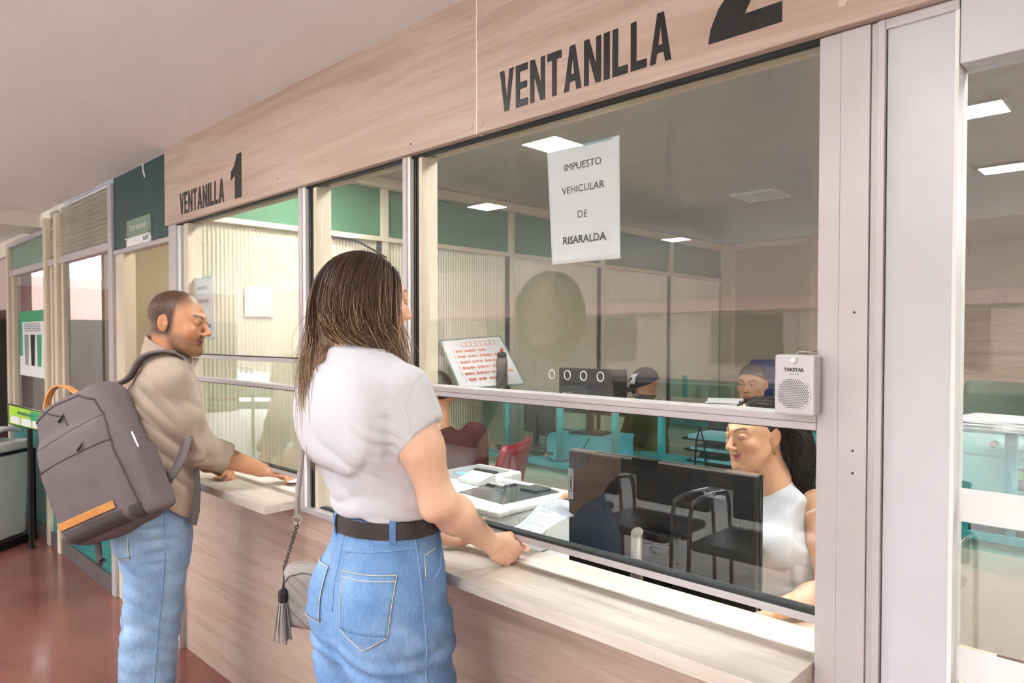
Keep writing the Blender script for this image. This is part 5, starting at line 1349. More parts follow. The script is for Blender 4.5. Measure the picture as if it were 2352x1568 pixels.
seam('zipper', pack, [bpnt(-0.14, 0.022), bpnt(-0.04, 0.030), bpnt(0.06, 0.032), bpnt(0.132, 0.034)], PF, 0.0034, 'pack_dark', bpk, 0.0005)
seam('piping', pack, [bpnt(0.136, -0.19), bpnt(0.136, -0.05), bpnt(0.128, 0.08), bpnt(0.110, 0.160), bpnt(0.060, 0.192), bpnt(-0.040, 0.196), bpnt(-0.11, 0.17)], PF, 0.0034, 'pack_dark', bpk, 0.001)
seam('piping', pack, [bpnt(-0.135, -0.19), bpnt(-0.140, -0.05), bpnt(-0.132, 0.02)], PF, 0.0026, 'pack_dark', bpk, 0.001)
seam('piping', pack, [bpnt(-0.10, 0.205), bpnt(0.0, 0.150), bpnt(0.012, 0.120)], PF, 0.0024, 'pack_dark', bpk, 0.001)
patch('base_panel', pack, [bpnt(-0.142, -0.158), bpnt(0.142, -0.158), bpnt(0.135, -0.200), bpnt(-0.135, -0.200)], PF, 'pack_dark', bpk, 0.001, 0.002, 16)
patch('leather_strip', pack, [bpnt(-0.120, -0.128), bpnt(0.092, -0.128), bpnt(0.092, -0.150), bpnt(-0.120, -0.150)], PF, 'leather_tan', bpk, 0.006, 0.004, 20)
for x, z in ((-0.015, 0.140), (0.045, 0.036)):
    q = on_surface(pack, [bpnt(x, z), bpnt(x + 0.022, z + 0.016)], PF); q = [p - Vector(PF) * 0.006 for p in q]
    mk('zip_pull', MB().tube(q, [0.004, 0.0028], 8), 'dark_metal', bpk, smooth=True)
q = on_surface(pack, [bpnt(-0.147, 0.05), bpnt(-0.145, 0.015)], PF); mk('zip_tab', MB().ribbon([p - Vector(PF) * 0.004 for p in q], BX.to_3x3() @ Vector((1, 0, 0)), 0.012, 0.003), 'red_plastic', bpk)
mk('top_handle', MB().ribbon([BX @ Vector((-0.115 + 0.125 * t, -0.005 + 0.01 * t, 0.198 + 0.062 * math.sin(t * math.pi) ** 0.7)) for t in np.linspace(0, 1, 14)], BX.to_3x3() @ Vector((0, 1, 0)), 0.026, 0.006), 'leather_tan', bpk, smooth=True, bevel=0.001)
mk('side_pull', MB().ribbon([BX @ Vector((0.170, -0.03, 0.035)), BX @ Vector((0.178, -0.036, 0.005)), BX @ Vector((0.176, -0.032, -0.012))], (0.2, 1, 0), 0.005, 0.003), 'white_edge', bpk)
def strap_on(name, fn, pts, d, w, m, par, lift=0.006, t=0.007, sub=7):
    q = []
    for a, b in zip(pts[:-1], pts[1:]): q += [Vector(a).lerp(Vector(b), i / sub) for i in range(sub)]
    q.append(Vector(pts[-1])); return q
sp = [BX @ Vector((0.06, 0.055, 0.205)), Vector((-2.720, -0.470, 1.335)), Vector((-2.690, -0.436, 1.405)), Vector((-2.652, -0.385, 1.430)), Vector((-2.648, -0.325, 1.420)), Vector((-2.685, -0.285, 1.385)), Vector((-2.75, -0.28, 1.34))]
def cat_rom(p, n=8):
    o = []
    for i in range(len(p) - 1):
        a, b, c, d = p[max(i - 1, 0)], p[i], p[i + 1], p[min(i + 2, len(p) - 1)]
        for k in range(n):
            t = k / n; o.append(0.5 * ((2 * b) + (c - a) * t + (2 * a - 5 * b + 4 * c - d) * t * t + (3 * b - a - 3 * c + d) * t ** 3))
    return o + [p[-1]]
mk('shoulder_strap', MB().ribbon(cat_rom(sp), (0.75, -0.62, 0.1), 0.052, 0.010), 'pack_fabric', bpk, smooth=True, bevel=0.003)
sp2 = [BX @ Vector((0.150, 0.060, -0.13)), Vector((-2.545, -0.415, 0.975)), Vector((-2.530, -0.375, 1.03)), Vector((-2.575, -0.325, 1.11)), Vector((-2.65, -0.30, 1.18)), Vector((-2.72, -0.28, 1.22))]
mk('lower_strap', MB().ribbon(cat_rom(sp2), (0.55, 0.75, 0.3), 0.034, 0.005), 'pack_fabric', bpk, smooth=True)
mk('tail_strap', MB().ribbon(cat_rom([BX @ Vector((-0.12, 0.02, -0.205)), BX @ Vector((-0.125, 0.015, -0.24)) , BX @ Vector((-0.115, 0.0, -0.27)), BX @ Vector((-0.105, 0.01, -0.265))]), BX.to_3x3() @ Vector((1, 0, 0)), 0.026, 0.004), 'pack_dark', bpk, smooth=True)

# ---------------------------------------------------------------- handbag on the woman's far side
HX = basis((0.72, 0.694, 0), (-0.694, 0.72, 0), (0, 0, 1), (-1.678, -0.318, 0.775)) @ Matrix.Rotation(R(9), 4, 'Y')
hl_ = local_of(HX)
def bag(P):
    Q = hl_(P); S = Q.copy(); S[:, 0] *= 1 + 0.25 * sstep(0.02, -0.09, Q[:, 2])
    d = s_box(S, (0, 0, 0), (0.110, 0.036, 0.088), 0.034)
    ph = (Q[:, 0] * 0.62 + Q[:, 2] * 0.78) / 0.0235
    qu = np.abs(np.sin(ph * math.pi))
    face = sstep(-0.018, -0.028, Q[:, 1]) * sstep(0.066, 0.058, Q[:, 2])
    return d - (qu ** 0.6 - 0.6) * 0.0058 * face
hb = soft('handbag', bag, (-1.83, -0.46, 0.66), (-1.54, -0.18, 0.90), 0.0027, 'leather_grey', None, sm=1, label='small grey quilted leather handbag hanging at the woman\'s hip', cat='handbag')
HF = tuple(HX.to_3x3() @ Vector((0, 1, 0)))
hp_ = lambda x, z, y=-0.15: HX @ Vector((x, y, z))
seam('zipper', bag, [hp_(-0.103, -0.01), hp_(-0.100, 0.03), hp_(-0.085, 0.058), hp_(-0.055, 0.070), hp_(0.09, 0.072)], HF, 0.0020, 'gunmetal', hb, 0.0)
for k in range(-4, 5):
    x0, z0 = k * 0.0379, 0.0
    a, b = None, None
    pts_ = [hp_(x0 - 0.055 * (j - 1), (0.0 + 0.0437 * (j - 1))) for j in range(3)]
# D-ring, chain and strap
ring_c = Vector((-1.690, -0.380, 0.998))
rt_ = [ring_c + (Vector((0.72, 0.694, 0)) * math.cos(a) + Vector((0, 0, 1)) * math.sin(a)) * 0.0115 for a in np.linspace(0, 2 * math.pi, 18, endpoint=False)]
mk('strap_ring', MB().tube(rt_, 0.0016, 8, True), 'chrome', hb, smooth=True)
clip_ = HX @ Vector((-0.112, 0.0, 0.062))
link_mb = None
def chain_link(c, t, k, ln=0.0105, wd=0.0042, r=0.0013):
    t = t.normalized(); a = t.orthogonal().normalized(); b = t.cross(a); w = (a if k % 2 else b)
    return MB().tube([c + t * (ln * 0.5 * math.cos(q)) + w * (wd * math.sin(q)) for q in np.linspace(0, 2 * math.pi, 12, endpoint=False)], r, 6, True)
n_l = 19; c0 = ring_c + Vector((0, 0, -0.014))
for k in range(n_l):
    c_ = c0.lerp(clip_, k / (n_l - 1)); mk('chain_link', chain_link(c_, clip_ - c0, k), 'gunmetal', hb, smooth=True)
st = [ring_c + Vector((0, 0, 0.008)), Vector((-1.683, -0.384, 1.05)), Vector((-1.676, -0.380, 1.12)), Vector((-1.668, -0.372, 1.22)), Vector((-1.655, -0.366, 1.30)), Vector((-1.625, -0.366, 1.372)), Vector((-1.575, -0.366, 1.414)), Vector((-1.545, -0.330, 1.418)), Vector((-1.550, -0.270, 1.37)), Vector((-1.60, -0.235, 1.20)), Vector((-1.64, -0.24, 1.0)), HX @ Vector((0.08, 0.0, 0.09))]
mk('shoulder_strap', MB().ribbon(cat_rom(st), (0.70, 0.69, 0.02), 0.0135, 0.004), 'leather_grey', hb, smooth=True)
mk('strap_tab', MB().ribbon([ring_c + Vector((0, 0, 0.004)), ring_c + Vector((0.001, 0, 0.030))], (0.72, 0.69, 0), 0.0165, 0.006), 'leather_grey', hb, bevel=0.001)
# tassel
tc = Vector((-1.714, -0.410, 0.800))
ts = thing('tassel', tc, None, None); ts.parent = hb; ts.location = tc - wloc(hb)
bpy.data.objects.remove(ts)
mk('clasp', MB().tube([clip_, clip_.lerp(tc + Vector((0, 0, 0.02)), 0.5) + Vector((0.002, 0, 0.004)), tc + Vector((0, 0, 0.018))], 0.0026, 8), 'gunmetal', hb, smooth=True)
cap_ = mk('tassel_cap', MB().lathe([(0.004, 0.016), (0.0115, 0.009), (0.0125, 0.004), (0.0125, -0.020), (0.0115, -0.022)][::-1], tc, 6), 'dark_metal', hb)
for k in range(22):
    a = 2 * math.pi * k / 22 + 0.1; r0 = 0.010 if k % 2 else 0.0065; r1 = r0 + 0.011 + 0.005 * random.random(); ln = 0.098 + 0.012 * random.random()
    dvec = Vector((math.cos(a), math.sin(a), 0))
    mk('tassel_strip', MB().ribbon([tc + dvec * r0 + Vector((0, 0, -0.020)), tc + dvec * (r0 + r1) * 0.55 + Vector((0, 0, -0.02 - ln * 0.5)), tc + dvec * r1 + Vector((0, 0, -0.02 - ln))], (-math.sin(a), math.cos(a), 0), 0.0042, 0.0012), 'leather_grey' if k % 3 else 'leather_dark', cap_)

# ---------------------------------------------------------------- speaker box standing on the rail
sk = thing('intercom_speaker', (-0.5015, -0.044, 1.3465), 'silver intercom speaker box standing on the window rail', 'speaker')
mk('case', MB().box(-0.538, -0.466, -0.062, -0.029, 1.3430, 1.4515), 'speaker_silver', sk, bevel=0.005, seg=3)
mk('knob', MB().lathe([(0.0055, 0), (0.0055, -0.003), (0.004, -0.006), (0.001, -0.007)], (-0.502, -0.062, 1.4415), 16, 'y'), 'white_edge', sk, smooth=True)
GC = (-0.5025, 1.382)
mk('grille', MB().lathe([(0.0310, 0), (0.0305, -0.0015), (0.029, -0.0018)], (GC[0], -0.062, GC[1]), 40, 'y'), 'speaker_silver', sk)
gm = MB()
for i in range(-8, 9):
    for j in range(-8, 9):
        x = (i + (j % 2) * 0.5) * 0.0036; z = j * 0.0031
        if x * x + z * z < 0.0282 ** 2: gm.lathe([(0.00115, 0), (0.00115, -0.0002)], (GC[0] + x, -0.0639, GC[1] + z), 6, 'y')
mk('grille_holes', gm, 'rubber', sk, kind='stuff')
wall_text('brand_mark', 'TAKSTAR', -0.5025, -0.0624, 1.4245, 0.0088, 'ink', sk, bold=0.0003, sx=0.95)
wall_text('model_mark', 'DA-235M', -0.5025, -0.0624, 1.4175, 0.0042, 'ink_soft', sk)
mk('wire_stand', MB().tube([(-0.508, -0.04, 1.451), (-0.506, -0.036, 1.456), (-0.498, -0.034, 1.457), (-0.47, -0.034, 1.456)], 0.0011, 6), 'chrome', sk, smooth=True)

# ---------------------------------------------------------------- signs taped to the panes
def taped_sheet(name, x0, x1, z0, z1, y, label, lines, seed, mdl='paper', curl=0.008):
    def srf(x, z):
        u = (x - x0) / (x1 - x0); w = (z1 - z) / (z1 - z0)
        return y + curl * w * (0.35 + 0.3 * math.sin(u * 7 + seed)) + 0.0010 * math.sin(u * 23 + seed) * w + curl * 1.5 * max(0, u - 0.85) * w
    def fn(u, w): x = x0 + u * (x1 - x0) + 0.012 * w * (1 - u) * (u < 0.5); z = z1 - w * (z1 - z0); return (x, srf(x, z), z)
    g = MB().grid(fn, 24, 30)
    o = mk(name, g, mdl, smooth=True, label=label, cat='sign')
    so = o.modifiers.new('thickness', 'SOLIDIFY'); so.thickness = 0.0004; so.offset = 1
    for t, dx, z, size, bold in lines:
        me = text_mesh(t, size, bold=bold); me.transform(WALLTXT); me.transform(Matrix.Translation((dx, 0, z)))
        for vt in me.vertices: vt.co.y = srf(vt.co.x, vt.co.z) - 0.0010
        link('sign_text', me, 'ink', o)
    mk('tape', MB().box(x0 + 0.09, x1 - 0.02, y - 0.0006, y - 0.0002, z1 - 0.006, z1 + 0.016), 'clear_plastic', o)
    return o
taped_sheet('paper_sign', -1.148, -0.931, 1.663, 1.942, 0.0062, 'white taped tax notice on the upper glass of the large window',
            [('IMPUESTO', -1.037, 1.893, 0.0245, 0), ('VEHICULAR', -1.037, 1.838, 0.0245, 0), ('DE', -1.037, 1.776, 0.0245, 0), ('RISARALDA', -1.034, 1.717, 0.0255, 0.0007)], 0.4)
taped_sheet('paper_sign', -3.335, -3.122, 1.475, 1.755, 0.0062, 'white taped notice on the glass beside the man\'s face',
            [('IMPUESTO', -3.24, 1.705, 0.0245, 0), ('VEHICULAR', -3.24, 1.645, 0.0245, 0), ('DE', -3.23, 1.59, 0.0245, 0), ('RISARALDA', -3.225, 1.532, 0.0255, 0.0007)], 2.0)
mk('paper_sheet', MB().box(PX + 0.004, PX + 0.006, 0.306, 0.463, 1.588, 1.744), 'cream_panel', label='blank pale sheet stuck on the ribbed partition', cat='paper')
# scuffed tape residue on the big pane
for i, (x0, x1, z0, z1) in enumerate(((-0.752, -0.692, 1.357, 1.392), (-0.676, -0.60, 1.566, 1.582))):
    pass

# ---------------------------------------------------------------- the document passed under the pane
pA, pB, pC, pD = Vector((-1.372, 0.098, 0.937)), Vector((-1.258, 0.060, 0.926)), Vector((-1.268, 0.330, 0.955)), Vector((-1.425, 0.372, 0.975))
def docf(u, w):
    p = pA.lerp(pB, u).lerp(pD.lerp(pC, u), w); return p + Vector((0, 0, 0.022 * math.sin(w * math.pi) * (0.4 + 0.6 * u) + 0.012 * math.sin(u * math.pi) * w - 0.010 * math.sin(w * 6.28) * (1 - u)))
dg_ = MB().grid(docf, 20, 24)
doc = mk('document', dg_, 'paper_blue', smooth=True, label='printed sheet passed under the glass into the woman\'s hand', cat='paper')
so = doc.modifiers.new('thickness', 'SOLIDIFY'); so.thickness = 0.0004
lm = MB()
for k in range(26):
    w = 0.12 + 0.032 * k
    if 0.42 < w < 0.5: continue
    u0, u1 = (0.1, 0.9) if k % 5 == 0 else (0.12 + 0.05 * random.random(), 0.45 + 0.4 * random.random())
    lm.ribbon([docf(u0 + (u1 - u0) * i / 8, w) + Vector((0, 0, 0.0012)) for i in range(9)], (0.0, 1, 0.1), 0.0009 if k % 5 else 0.0014, 0.0002)
mk('print', lm, 'ink_soft', doc, kind='stuff')
mk('receipt', MB().box(-2.60, -2.535, 0.06, 0.15, 0.905, 0.9056), 'paper', label='small white slip in the bearded man\'s right hand', cat='paper')

# ---------------------------------------------------------------- all-in-one computer, its back to the glass
mo = thing('monitor', (-1.0, 0.30, 0.75), 'black all-in-one computer seen from behind on the clerk\'s desk', 'monitor')
sh_ = mk('back_shell', MB().box(-1.292, -0.722, 0.268, 0.292, 0.828, 1.152), 'plastic_black', mo, bevel=0.004)
mk('screen_edge', MB().box(-1.294, -0.720, 0.292, 0.304, 0.826, 1.154), 'gloss_black', mo, bevel=0.002)
mk('top_trim', MB().box(-1.290, -0.724, 0.270, 0.300, 1.1515, 1.1555), 'steel', mo)
vm = MB()
for x0, x1 in ((-1.20, -1.075), (-0.985, -0.80)):
    n_ = int((x1 - x0) / 0.0052)
    for i in range(n_): vm.box(x0 + i * 0.0052, x0 + i * 0.0052 + 0.0026, 0.274, 0.288, 1.1545, 1.1562)
mk('vent_slots', vm, 'rubber', mo, kind='stuff')
mk('camera_bar', MB().box(-1.07, -0.99, 0.266, 0.290, 1.136, 1.1575), 'gloss_black', mo)
dm = MB()
for a in ((-0.7600, -0.7590, 0.925, 1.056), (-0.7275, -0.7265, 0.925, 1.056)): dm.box(a[0], a[1], 0.2673, 0.2681, a[2], a[3])
for z in (0.925, 1.055): dm.box(-0.760, -0.7265, 0.2673, 0.2681, z, z + 0.001)
mk('port_door_gap', dm, 'gloss_black', mo)
wall_text('brand_mark', 'ThinkCentre', -0.829, 0.2676, 1.092, 0.0185, 'plastic_grey', mo, sx=0.62, bold=0.0004)
mk('brand_dot', MB().lathe([(0.0016, 0), (0.0016, -0.0004)], (-0.8425, 0.2676, 1.1005), 8, 'y'), 'red_cap', mo)
me = text_mesh('Lenovo', 0.016, bold=0.0003); me.transform(WALLTXT @ Matrix.Rotation(R(90), 4, 'Z')); me.transform(Matrix.Translation((-1.2835, 0.2674, 1.055))); 
mk('brand_plate', MB().box(-1.2935, -1.274, 0.2674, 0.2682, 1.01, 1.10), 'plastic_grey', mo); link('side_mark', me, 'white_edge', mo)
el = [(-1.012 + 0.0175 * math.cos(a), 0.205 + 0.0115 * math.sin(a)) for a in np.linspace(0, 2 * math.pi, 20, endpoint=False)]
sm_ = MB().prism(el, 'z', 0.752, 0.975)
for i in range(20, 40): x, y, z = sm_.v[i]; sm_.v[i] = (x, y, 0.978 + (y - 0.205) * 1.0)
mk('stand_column', sm_, 'steel', mo, smooth=False, bevel=0.0008)
mk('stand_arm', MB().box(-0.998, -0.975, 0.207, 0.225, 0.925, 0.950), 'plastic_black', mo, bevel=0.002)
mk('stand_hinge', MB().lathe([(0.013, -0.985), (0.014, -0.980), (0.014, -0.935), (0.0125, -0.930)], (0, 0.232, 0.9375), 18, 'x'), 'plastic_black', mo)
mk('stand_mount', MB().box(-1.03, -0.92, 0.240, 0.268, 0.90, 0.975), 'plastic_black', mo, bevel=0.003)
mk('stand_base', MB().box(-1.11, -0.91, 0.17, 0.36, 0.752, 0.760), 'steel', mo, bevel=0.002)
mk('cable_plug', MB().box(-0.965, -0.945, 0.24, 0.268, 0.838, 0.850).box(-0.925, -0.90, 0.235, 0.268, 0.836, 0.852), 'gloss_black', mo, bevel=0.002)

# ---------------------------------------------------------------- clerk's desk, printer on its cabinet
dk = thing('clerk_desk', (-0.85, 0.5, FZ), 'pale wood desk under the monitor and the clerk\'s arms', 'desk')
mk('desktop', MB().box(-1.36, -0.30, 0.135, 0.62, 0.722, 0.750), 'wood_light', dk, bevel=0.001)
mk('side_panel', MB().box(-1.36, -1.335, 0.14, 0.60, FZ, 0.722), 'cream_panel', dk); mk('side_panel', MB().box(-0.325, -0.30, 0.14, 0.60, FZ, 0.722), 'cream_panel', dk)
mk('paper_sheet', MB().box(-0.70, -0.50, 0.145, 0.26, 0.750, 0.7506), 'paper', label='white sheet lying on the clerk\'s desk by the post', cat='paper')
kb = thing('printer_cabinet', (-1.66, 0.40, FZ), 'cream cabinet carrying the printers', 'cabinet')
mk('body', MB().box(-1.95, -1.375, 0.17, 0.62, FZ, 0.748), 'cream_panel', kb, bevel=0.002)
mk('top', MB().box(-1.96, -1.365, 0.16, 0.63, 0.748, 0.768), 'plastic_white', kb, bevel=0.001)
mk('door', MB().box(-1.662, -1.385, 0.160, 0.170, 0.02, 0.735), 'cream_panel', kb, bevel=0.001); mk('door', MB().box(-1.945, -1.668, 0.160, 0.170, 0.02, 0.735), 'cream_panel', kb, bevel=0.001)
pr = thing('printer', (-1.73, 0.40, 0.768), 'white multifunction printer with a grey smoked lid panel', 'printer')
pb = mk('body', MB().box(-1.945, -1.520, 0.205, 0.588, 0.770, 0.920), 'plastic_white', pr, bevel=0.012, seg=3)
mk('lid', MB().box(-1.952, -1.513, 0.198, 0.594, 0.922, 0.942), 'plastic_white', pr, bevel=0.008, seg=3)
mk('lid_glass', MB().prism([(-1.81, 0.30), (-1.575, 0.28), (-1.560, 0.545), (-1.60, 0.555), (-1.83, 0.53)], 'z', 0.9415, 0.9445), 'dark_glass', pr)
mk('lid_tray', MB().box(-1.68, -1.60, 0.47, 0.55, 0.944, 0.952), 'dark_glass', pr, bevel=0.003)
for k in range(12): mk('vent_rib', MB().box(-1.5205, -1.5175, 0.30 + k * 0.012, 0.306 + k * 0.012, 0.83, 0.905), 'plastic_white', pr)
mk('door_gap', MB().box(-1.585, -1.583, 0.2035, 0.2052, 0.775, 0.91), 'plastic_grey', pr)
pr2 = thing('printer', (-2.12, 0.62, 0.768), 'second white office machine with a grey top behind the printer', 'printer')
mk('body', MB().box(-2.23, -1.975, 0.45, 0.80, 0.770, 0.925), 'plastic_white', pr2, bevel=0.01, seg=3)
mk('top_inset', MB().box(-2.20, -2.01, 0.50, 0.76, 0.924, 0.928), 'plastic_grey', pr2); mk('tray_mark', MB().box(-2.13, -2.04, 0.56, 0.60, 0.928, 0.931), 'cyan_box', pr2)
mk('printer_shelf', MB().box(-2.25, -1.965, 0.42, 0.82, 0.738, 0.768).box(-2.25, -2.22, 0.44, 0.80, FZ, 0.738).box(-1.995, -1.967, 0.44, 0.80, FZ, 0.738), 'cream_panel', label='cream stand under the second office machine', cat='table')
cl = thing('calculator', (-1.90, 0.46, 0.944), 'adding machine with a dark keypad on the printer', 'calculator')
mk('body', MB().prism([(0.415, 0.944), (0.50, 0.944), (0.50, 0.972), (0.49, 0.976), (0.415, 0.956)], 'x', -1.945, -1.83), 'plastic_white', cl)
kp_ = mk('keypad', MB().box(-1.82, -1.74, 0.44, 0.52, 0.944, 0.950), 'plastic_black', cl, bevel=0.001)
for i in range(4):
    for j in range(3): mk('key', MB().box(-1.812 + i * 0.018, -1.801 + i * 0.018, 0.448 + j * 0.024, 0.463 + j * 0.024, 0.950, 0.953), 'white_edge', kp_)
mk('handle', MB().box(-1.955, -1.84, 0.505, 0.525, 0.972, 0.980), 'rubber', cl, bevel=0.002)
# ================================================================== THE OFFICE BEHIND THE GLASS
# long bench of desks with tinted glass screens and glass shelves
desk_x = [(-3.30, -2.20, 'teal-topped desk with glass screen below the whiteboard'), (-2.19, -1.13, 'teal-topped desk with glass screen in front of the man in the cap'),
          (-1.12, -0.06, 'teal-topped desk with glass screen behind the seated clerk'), (-0.05, 1.2, 'teal-topped desk with glass screen in the right window')]
for x0, x1, lb in desk_x:
    t = thing('office_desk', ((x0 + x1) / 2, 2.1, FZ), lb, 'desk', 'desks with tinted glass screens')
    mk('desktop', MB().box(x0, x1, 1.775, 2.50, 0.720, 0.752), 'teal_laminate', t, bevel=0.003)
    mk('front_panel', MB().box(x0 + 0.08, x1 - 0.02, 1.80, 1.82, 0.30, 0.720), 'cream_panel', t)
    mk('side_panel', MB().box(x0, x0 + 0.06, 1.79, 2.48, FZ, 0.720), 'cream_panel', t)
    mk('side_panel', MB().box(x1 - 0.03, x1, 1.79, 2.48, FZ, 0.720), 'cream_panel', t)
    sheet('glass_screen', MB().box(x0 + 0.10 if x0 < -3 else x0, x1, 1.735, 1.743, 0.692, 1.150), 'teal_glass', t, 2)
    sheet('glass_shelf', MB().box(x0, x1, 1.50, 1.96, 1.156, 1.165), 'shelf_glass', t, 1)
    for xx in (x0 + 0.26, (x0 + x1) / 2 + 0.14, x1 - 0.02):
        p = mk('post', MB().lathe([(0.021, 0.752), (0.021, 1.156)], (xx, 1.80, 0), 14), 'teal_laminate', t, smooth=True)
        for zz in (0.80, 1.09): mk('standoff', MB().lathe([(0.011, 1.727), (0.012, 1.73), (0.012, 1.78)], (xx - 0.045, 0, zz), 10, 'y'), 'chrome', p)
    for xx in (x0 + 0.3, x1 - 0.3):
        mk('bolt', MB().lathe([(0.008, 1.728), (0.008, 1.80)], (xx, 0, 0.70), 8, 'y'), 'steel', t)
        mk('shelf_clip', MB().box(xx - 0.012, xx + 0.012, 1.71, 1.76, 1.150, 1.172), 'chrome', t)
# second row further back
t = thing('office_desk', (-2.4, 4.4, FZ), 'farther desk with a glass screen under the blue chair', 'desk', 'desks with tinted glass screens')
mk('desktop', MB().box(-3.30, -1.2, 4.05, 4.75, 0.72, 0.75), 'teal_laminate', t); mk('front_panel', MB().box(-3.28, -1.22, 4.08, 4.10, 0.2, 0.72), 'cream_panel', t)
sheet('glass_screen', MB().box(-3.25, -1.2, 4.0, 4.008, 0.69, 1.12), 'teal_glass', t, 2); sheet('glass_shelf', MB().box(-3.30, -1.2, 3.80, 4.2, 1.156, 1.165), 'shelf_glass', t, 1)
for xx in (-3.1, -2.3, -1.5): mk('post', MB().lathe([(0.02, 0.75), (0.02, 1.156)], (xx, 4.06, 0), 10), 'teal_laminate', t)

def screen_back(name, x, y, z0, z1, w, rz, label, base_z):
    X = Matrix.Translation((x, y, 0)) @ Matrix.Rotation(rz, 4, 'Z')
    o = thing(name, (x, y, base_z), label, 'monitor')
    mk('shell', MB(X).box(-w / 2, w / 2, -0.014, 0.014, z0, z1), 'plastic_black', o, bevel=0.004)
    mk('stand', MB(X).box(-0.025, 0.025, -0.034, -0.014, base_z + 0.008, (z0 + z1) / 2), 'plastic_black', o, bevel=0.003)
    mk('base', MB(X).box(-0.11, 0.11, -0.09, 0.07, base_z, base_z + 0.010), 'plastic_black', o, bevel=0.003)
    return o
bx_ = thing('carton', (-2.60, 2.05, 0.752), 'pale blue box raising a monitor on the teal desk', 'box')
mk('body', MB().box(-2.80, -2.40, 1.90, 2.24, 0.752, 0.892), 'cyan_box', bx_, bevel=0.004); mk('flap', MB().box(-2.802, -2.398, 1.898, 2.242, 0.872, 0.894), 'cyan_box', bx_)
screen_back('monitor', -2.60, 2.09, 1.010, 1.290, 0.46, R(8), 'black monitor standing on the pale blue box', 0.894)
screen_back('monitor', -3.06, 2.12, 0.84, 1.12, 0.40, R(-20), 'black monitor on the teal desk below the whiteboard', 0.752)
cb = MB()
cb.tube(cat_rom([Vector(p) for p in ((-2.58, 1.97, 0.91), (-2.70, 1.87, 0.93), (-2.76, 1.84, 0.86), (-2.70, 1.80, 0.765), (-2.60, 1.795, 0.760), (-2.50, 1.82, 0.80), (-2.45, 1.87, 0.90))], 6), 0.004, 6)
mk('cable', cb, 'rubber', smooth=True, label='black cable looping down over the pale blue box', cat='cable')
mk('keyboard', MB().box(-3.20, -2.84, 1.86, 1.99, 0.752, 0.772), 'plastic_black', bevel=0.004, label='black keyboard near the end of the teal desk', cat='keyboard')
# whiteboard leaning on the partition
w0, w1, w2, w3 = Vector((-3.135, 1.49, 1.168)), Vector((-2.985, 1.90, 1.188)), Vector((-3.335, 2.03, 1.488)), Vector((-3.425, 1.575, 1.458))
nw = (w1 - w0).cross(w3 - w0).normalized()
if nw.x < 0: nw = -nw
wbo = thing('whiteboard', (w0 + w1) / 2, 'whiteboard with orange handwriting leaning on the ribbed partition', 'whiteboard')
def quad_slab(a, b, c, d, n, t): return MB().add([a, b, c, d, a - n * t, b - n * t, c - n * t, d - n * t], [(0, 1, 2, 3), (7, 6, 5, 4), (0, 4, 5, 1), (1, 5, 6, 2), (2, 6, 7, 3), (3, 7, 4, 0)])
mk('board', quad_slab(w0, w1, w2, w3, nw, 0.008), 'paper', wbo)
fr_ = MB()
for a, b in ((w0, w1), (w1, w2), (w2, w3), (w3, w0)): fr_.tube([a, b], 0.006, 6)
mk('frame', fr_, 'greygreen_panel', wbo)
def wbp(u, v): return w0.lerp(w1, u).lerp(w3.lerp(w2, u), v) + nw * 0.0015
def scribble(y, x0, x1, amp, name, r=0.0017, wl=0.03):
    n = int((x1 - x0) / wl * 8); q = []
    x = x0
    for i in range(n):
        t = i / n; q.append(wbp(x0 + (x1 - x0) * t + 0.008 * math.sin(i * 2.1), y + amp * math.sin(i * 1.35) * (0.6 + 0.4 * math.sin(i * 0.37))))
    return mk(name, MB().tube(q, r, 4), 'orange_ink', wbo)
def loops(y, x0, x1, r_):
    n = 7
    for k in range(n):
        cx_ = x0 + (x1 - x0) * (k + 0.5) / n
        mk('bubble_letter', MB().tube([wbp(cx_ + 0.05 * math.cos(a), y + r_ * math.sin(a)) for a in np.linspace(0, 6.28, 12, endpoint=False)], 0.0014, 4, True), 'orange_ink', wbo)
loops(0.88, 0.30, 0.85, 0.055)
for k, (x0_, x1_) in enumerate(((0.12, 0.62), (0.12, 0.82), (0.12, 0.80), (0.12, 0.84), (0.12, 0.90), (0.14, 0.66))):
    yy = 0.74 - k * 0.115; xx = x0_ + 0.05
    mk('list_number', MB().tube([wbp(x0_, yy + 0.03), wbp(x0_ + 0.005, yy - 0.03)], 0.0017, 4), 'orange_ink', wbo)
    while xx < x1_:
        wl_ = 0.10 + 0.12 * random.random(); scribble(yy, xx, min(xx + wl_, x1_ + 0.03), 0.032, 'written_word'); xx += wl_ + 0.035
bo = thing('sports_bottle', (-3.03, 1.74, 1.165), 'dark squeeze bottle with a red spout in front of the whiteboard', 'bottle')
mk('body', MB().lathe([(0.033, 1.165), (0.036, 1.175), (0.036, 1.255), (0.032, 1.275), (0.036, 1.30), (0.036, 1.34), (0.026, 1.362)], (-3.03, 1.74, 0), 20), 'bottle_dark', bo, smooth=True)
mk('cap', MB().lathe([(0.030, 1.360), (0.030, 1.382), (0.012, 1.392)], (-3.03, 1.74, 0), 20), 'rubber', bo, smooth=True); mk('spout', MB().lathe([(0.011, 1.390), (0.011, 1.408), (0.006, 1.414)], (-3.03, 1.74, 0), 12), 'red_cap', bo, smooth=True)

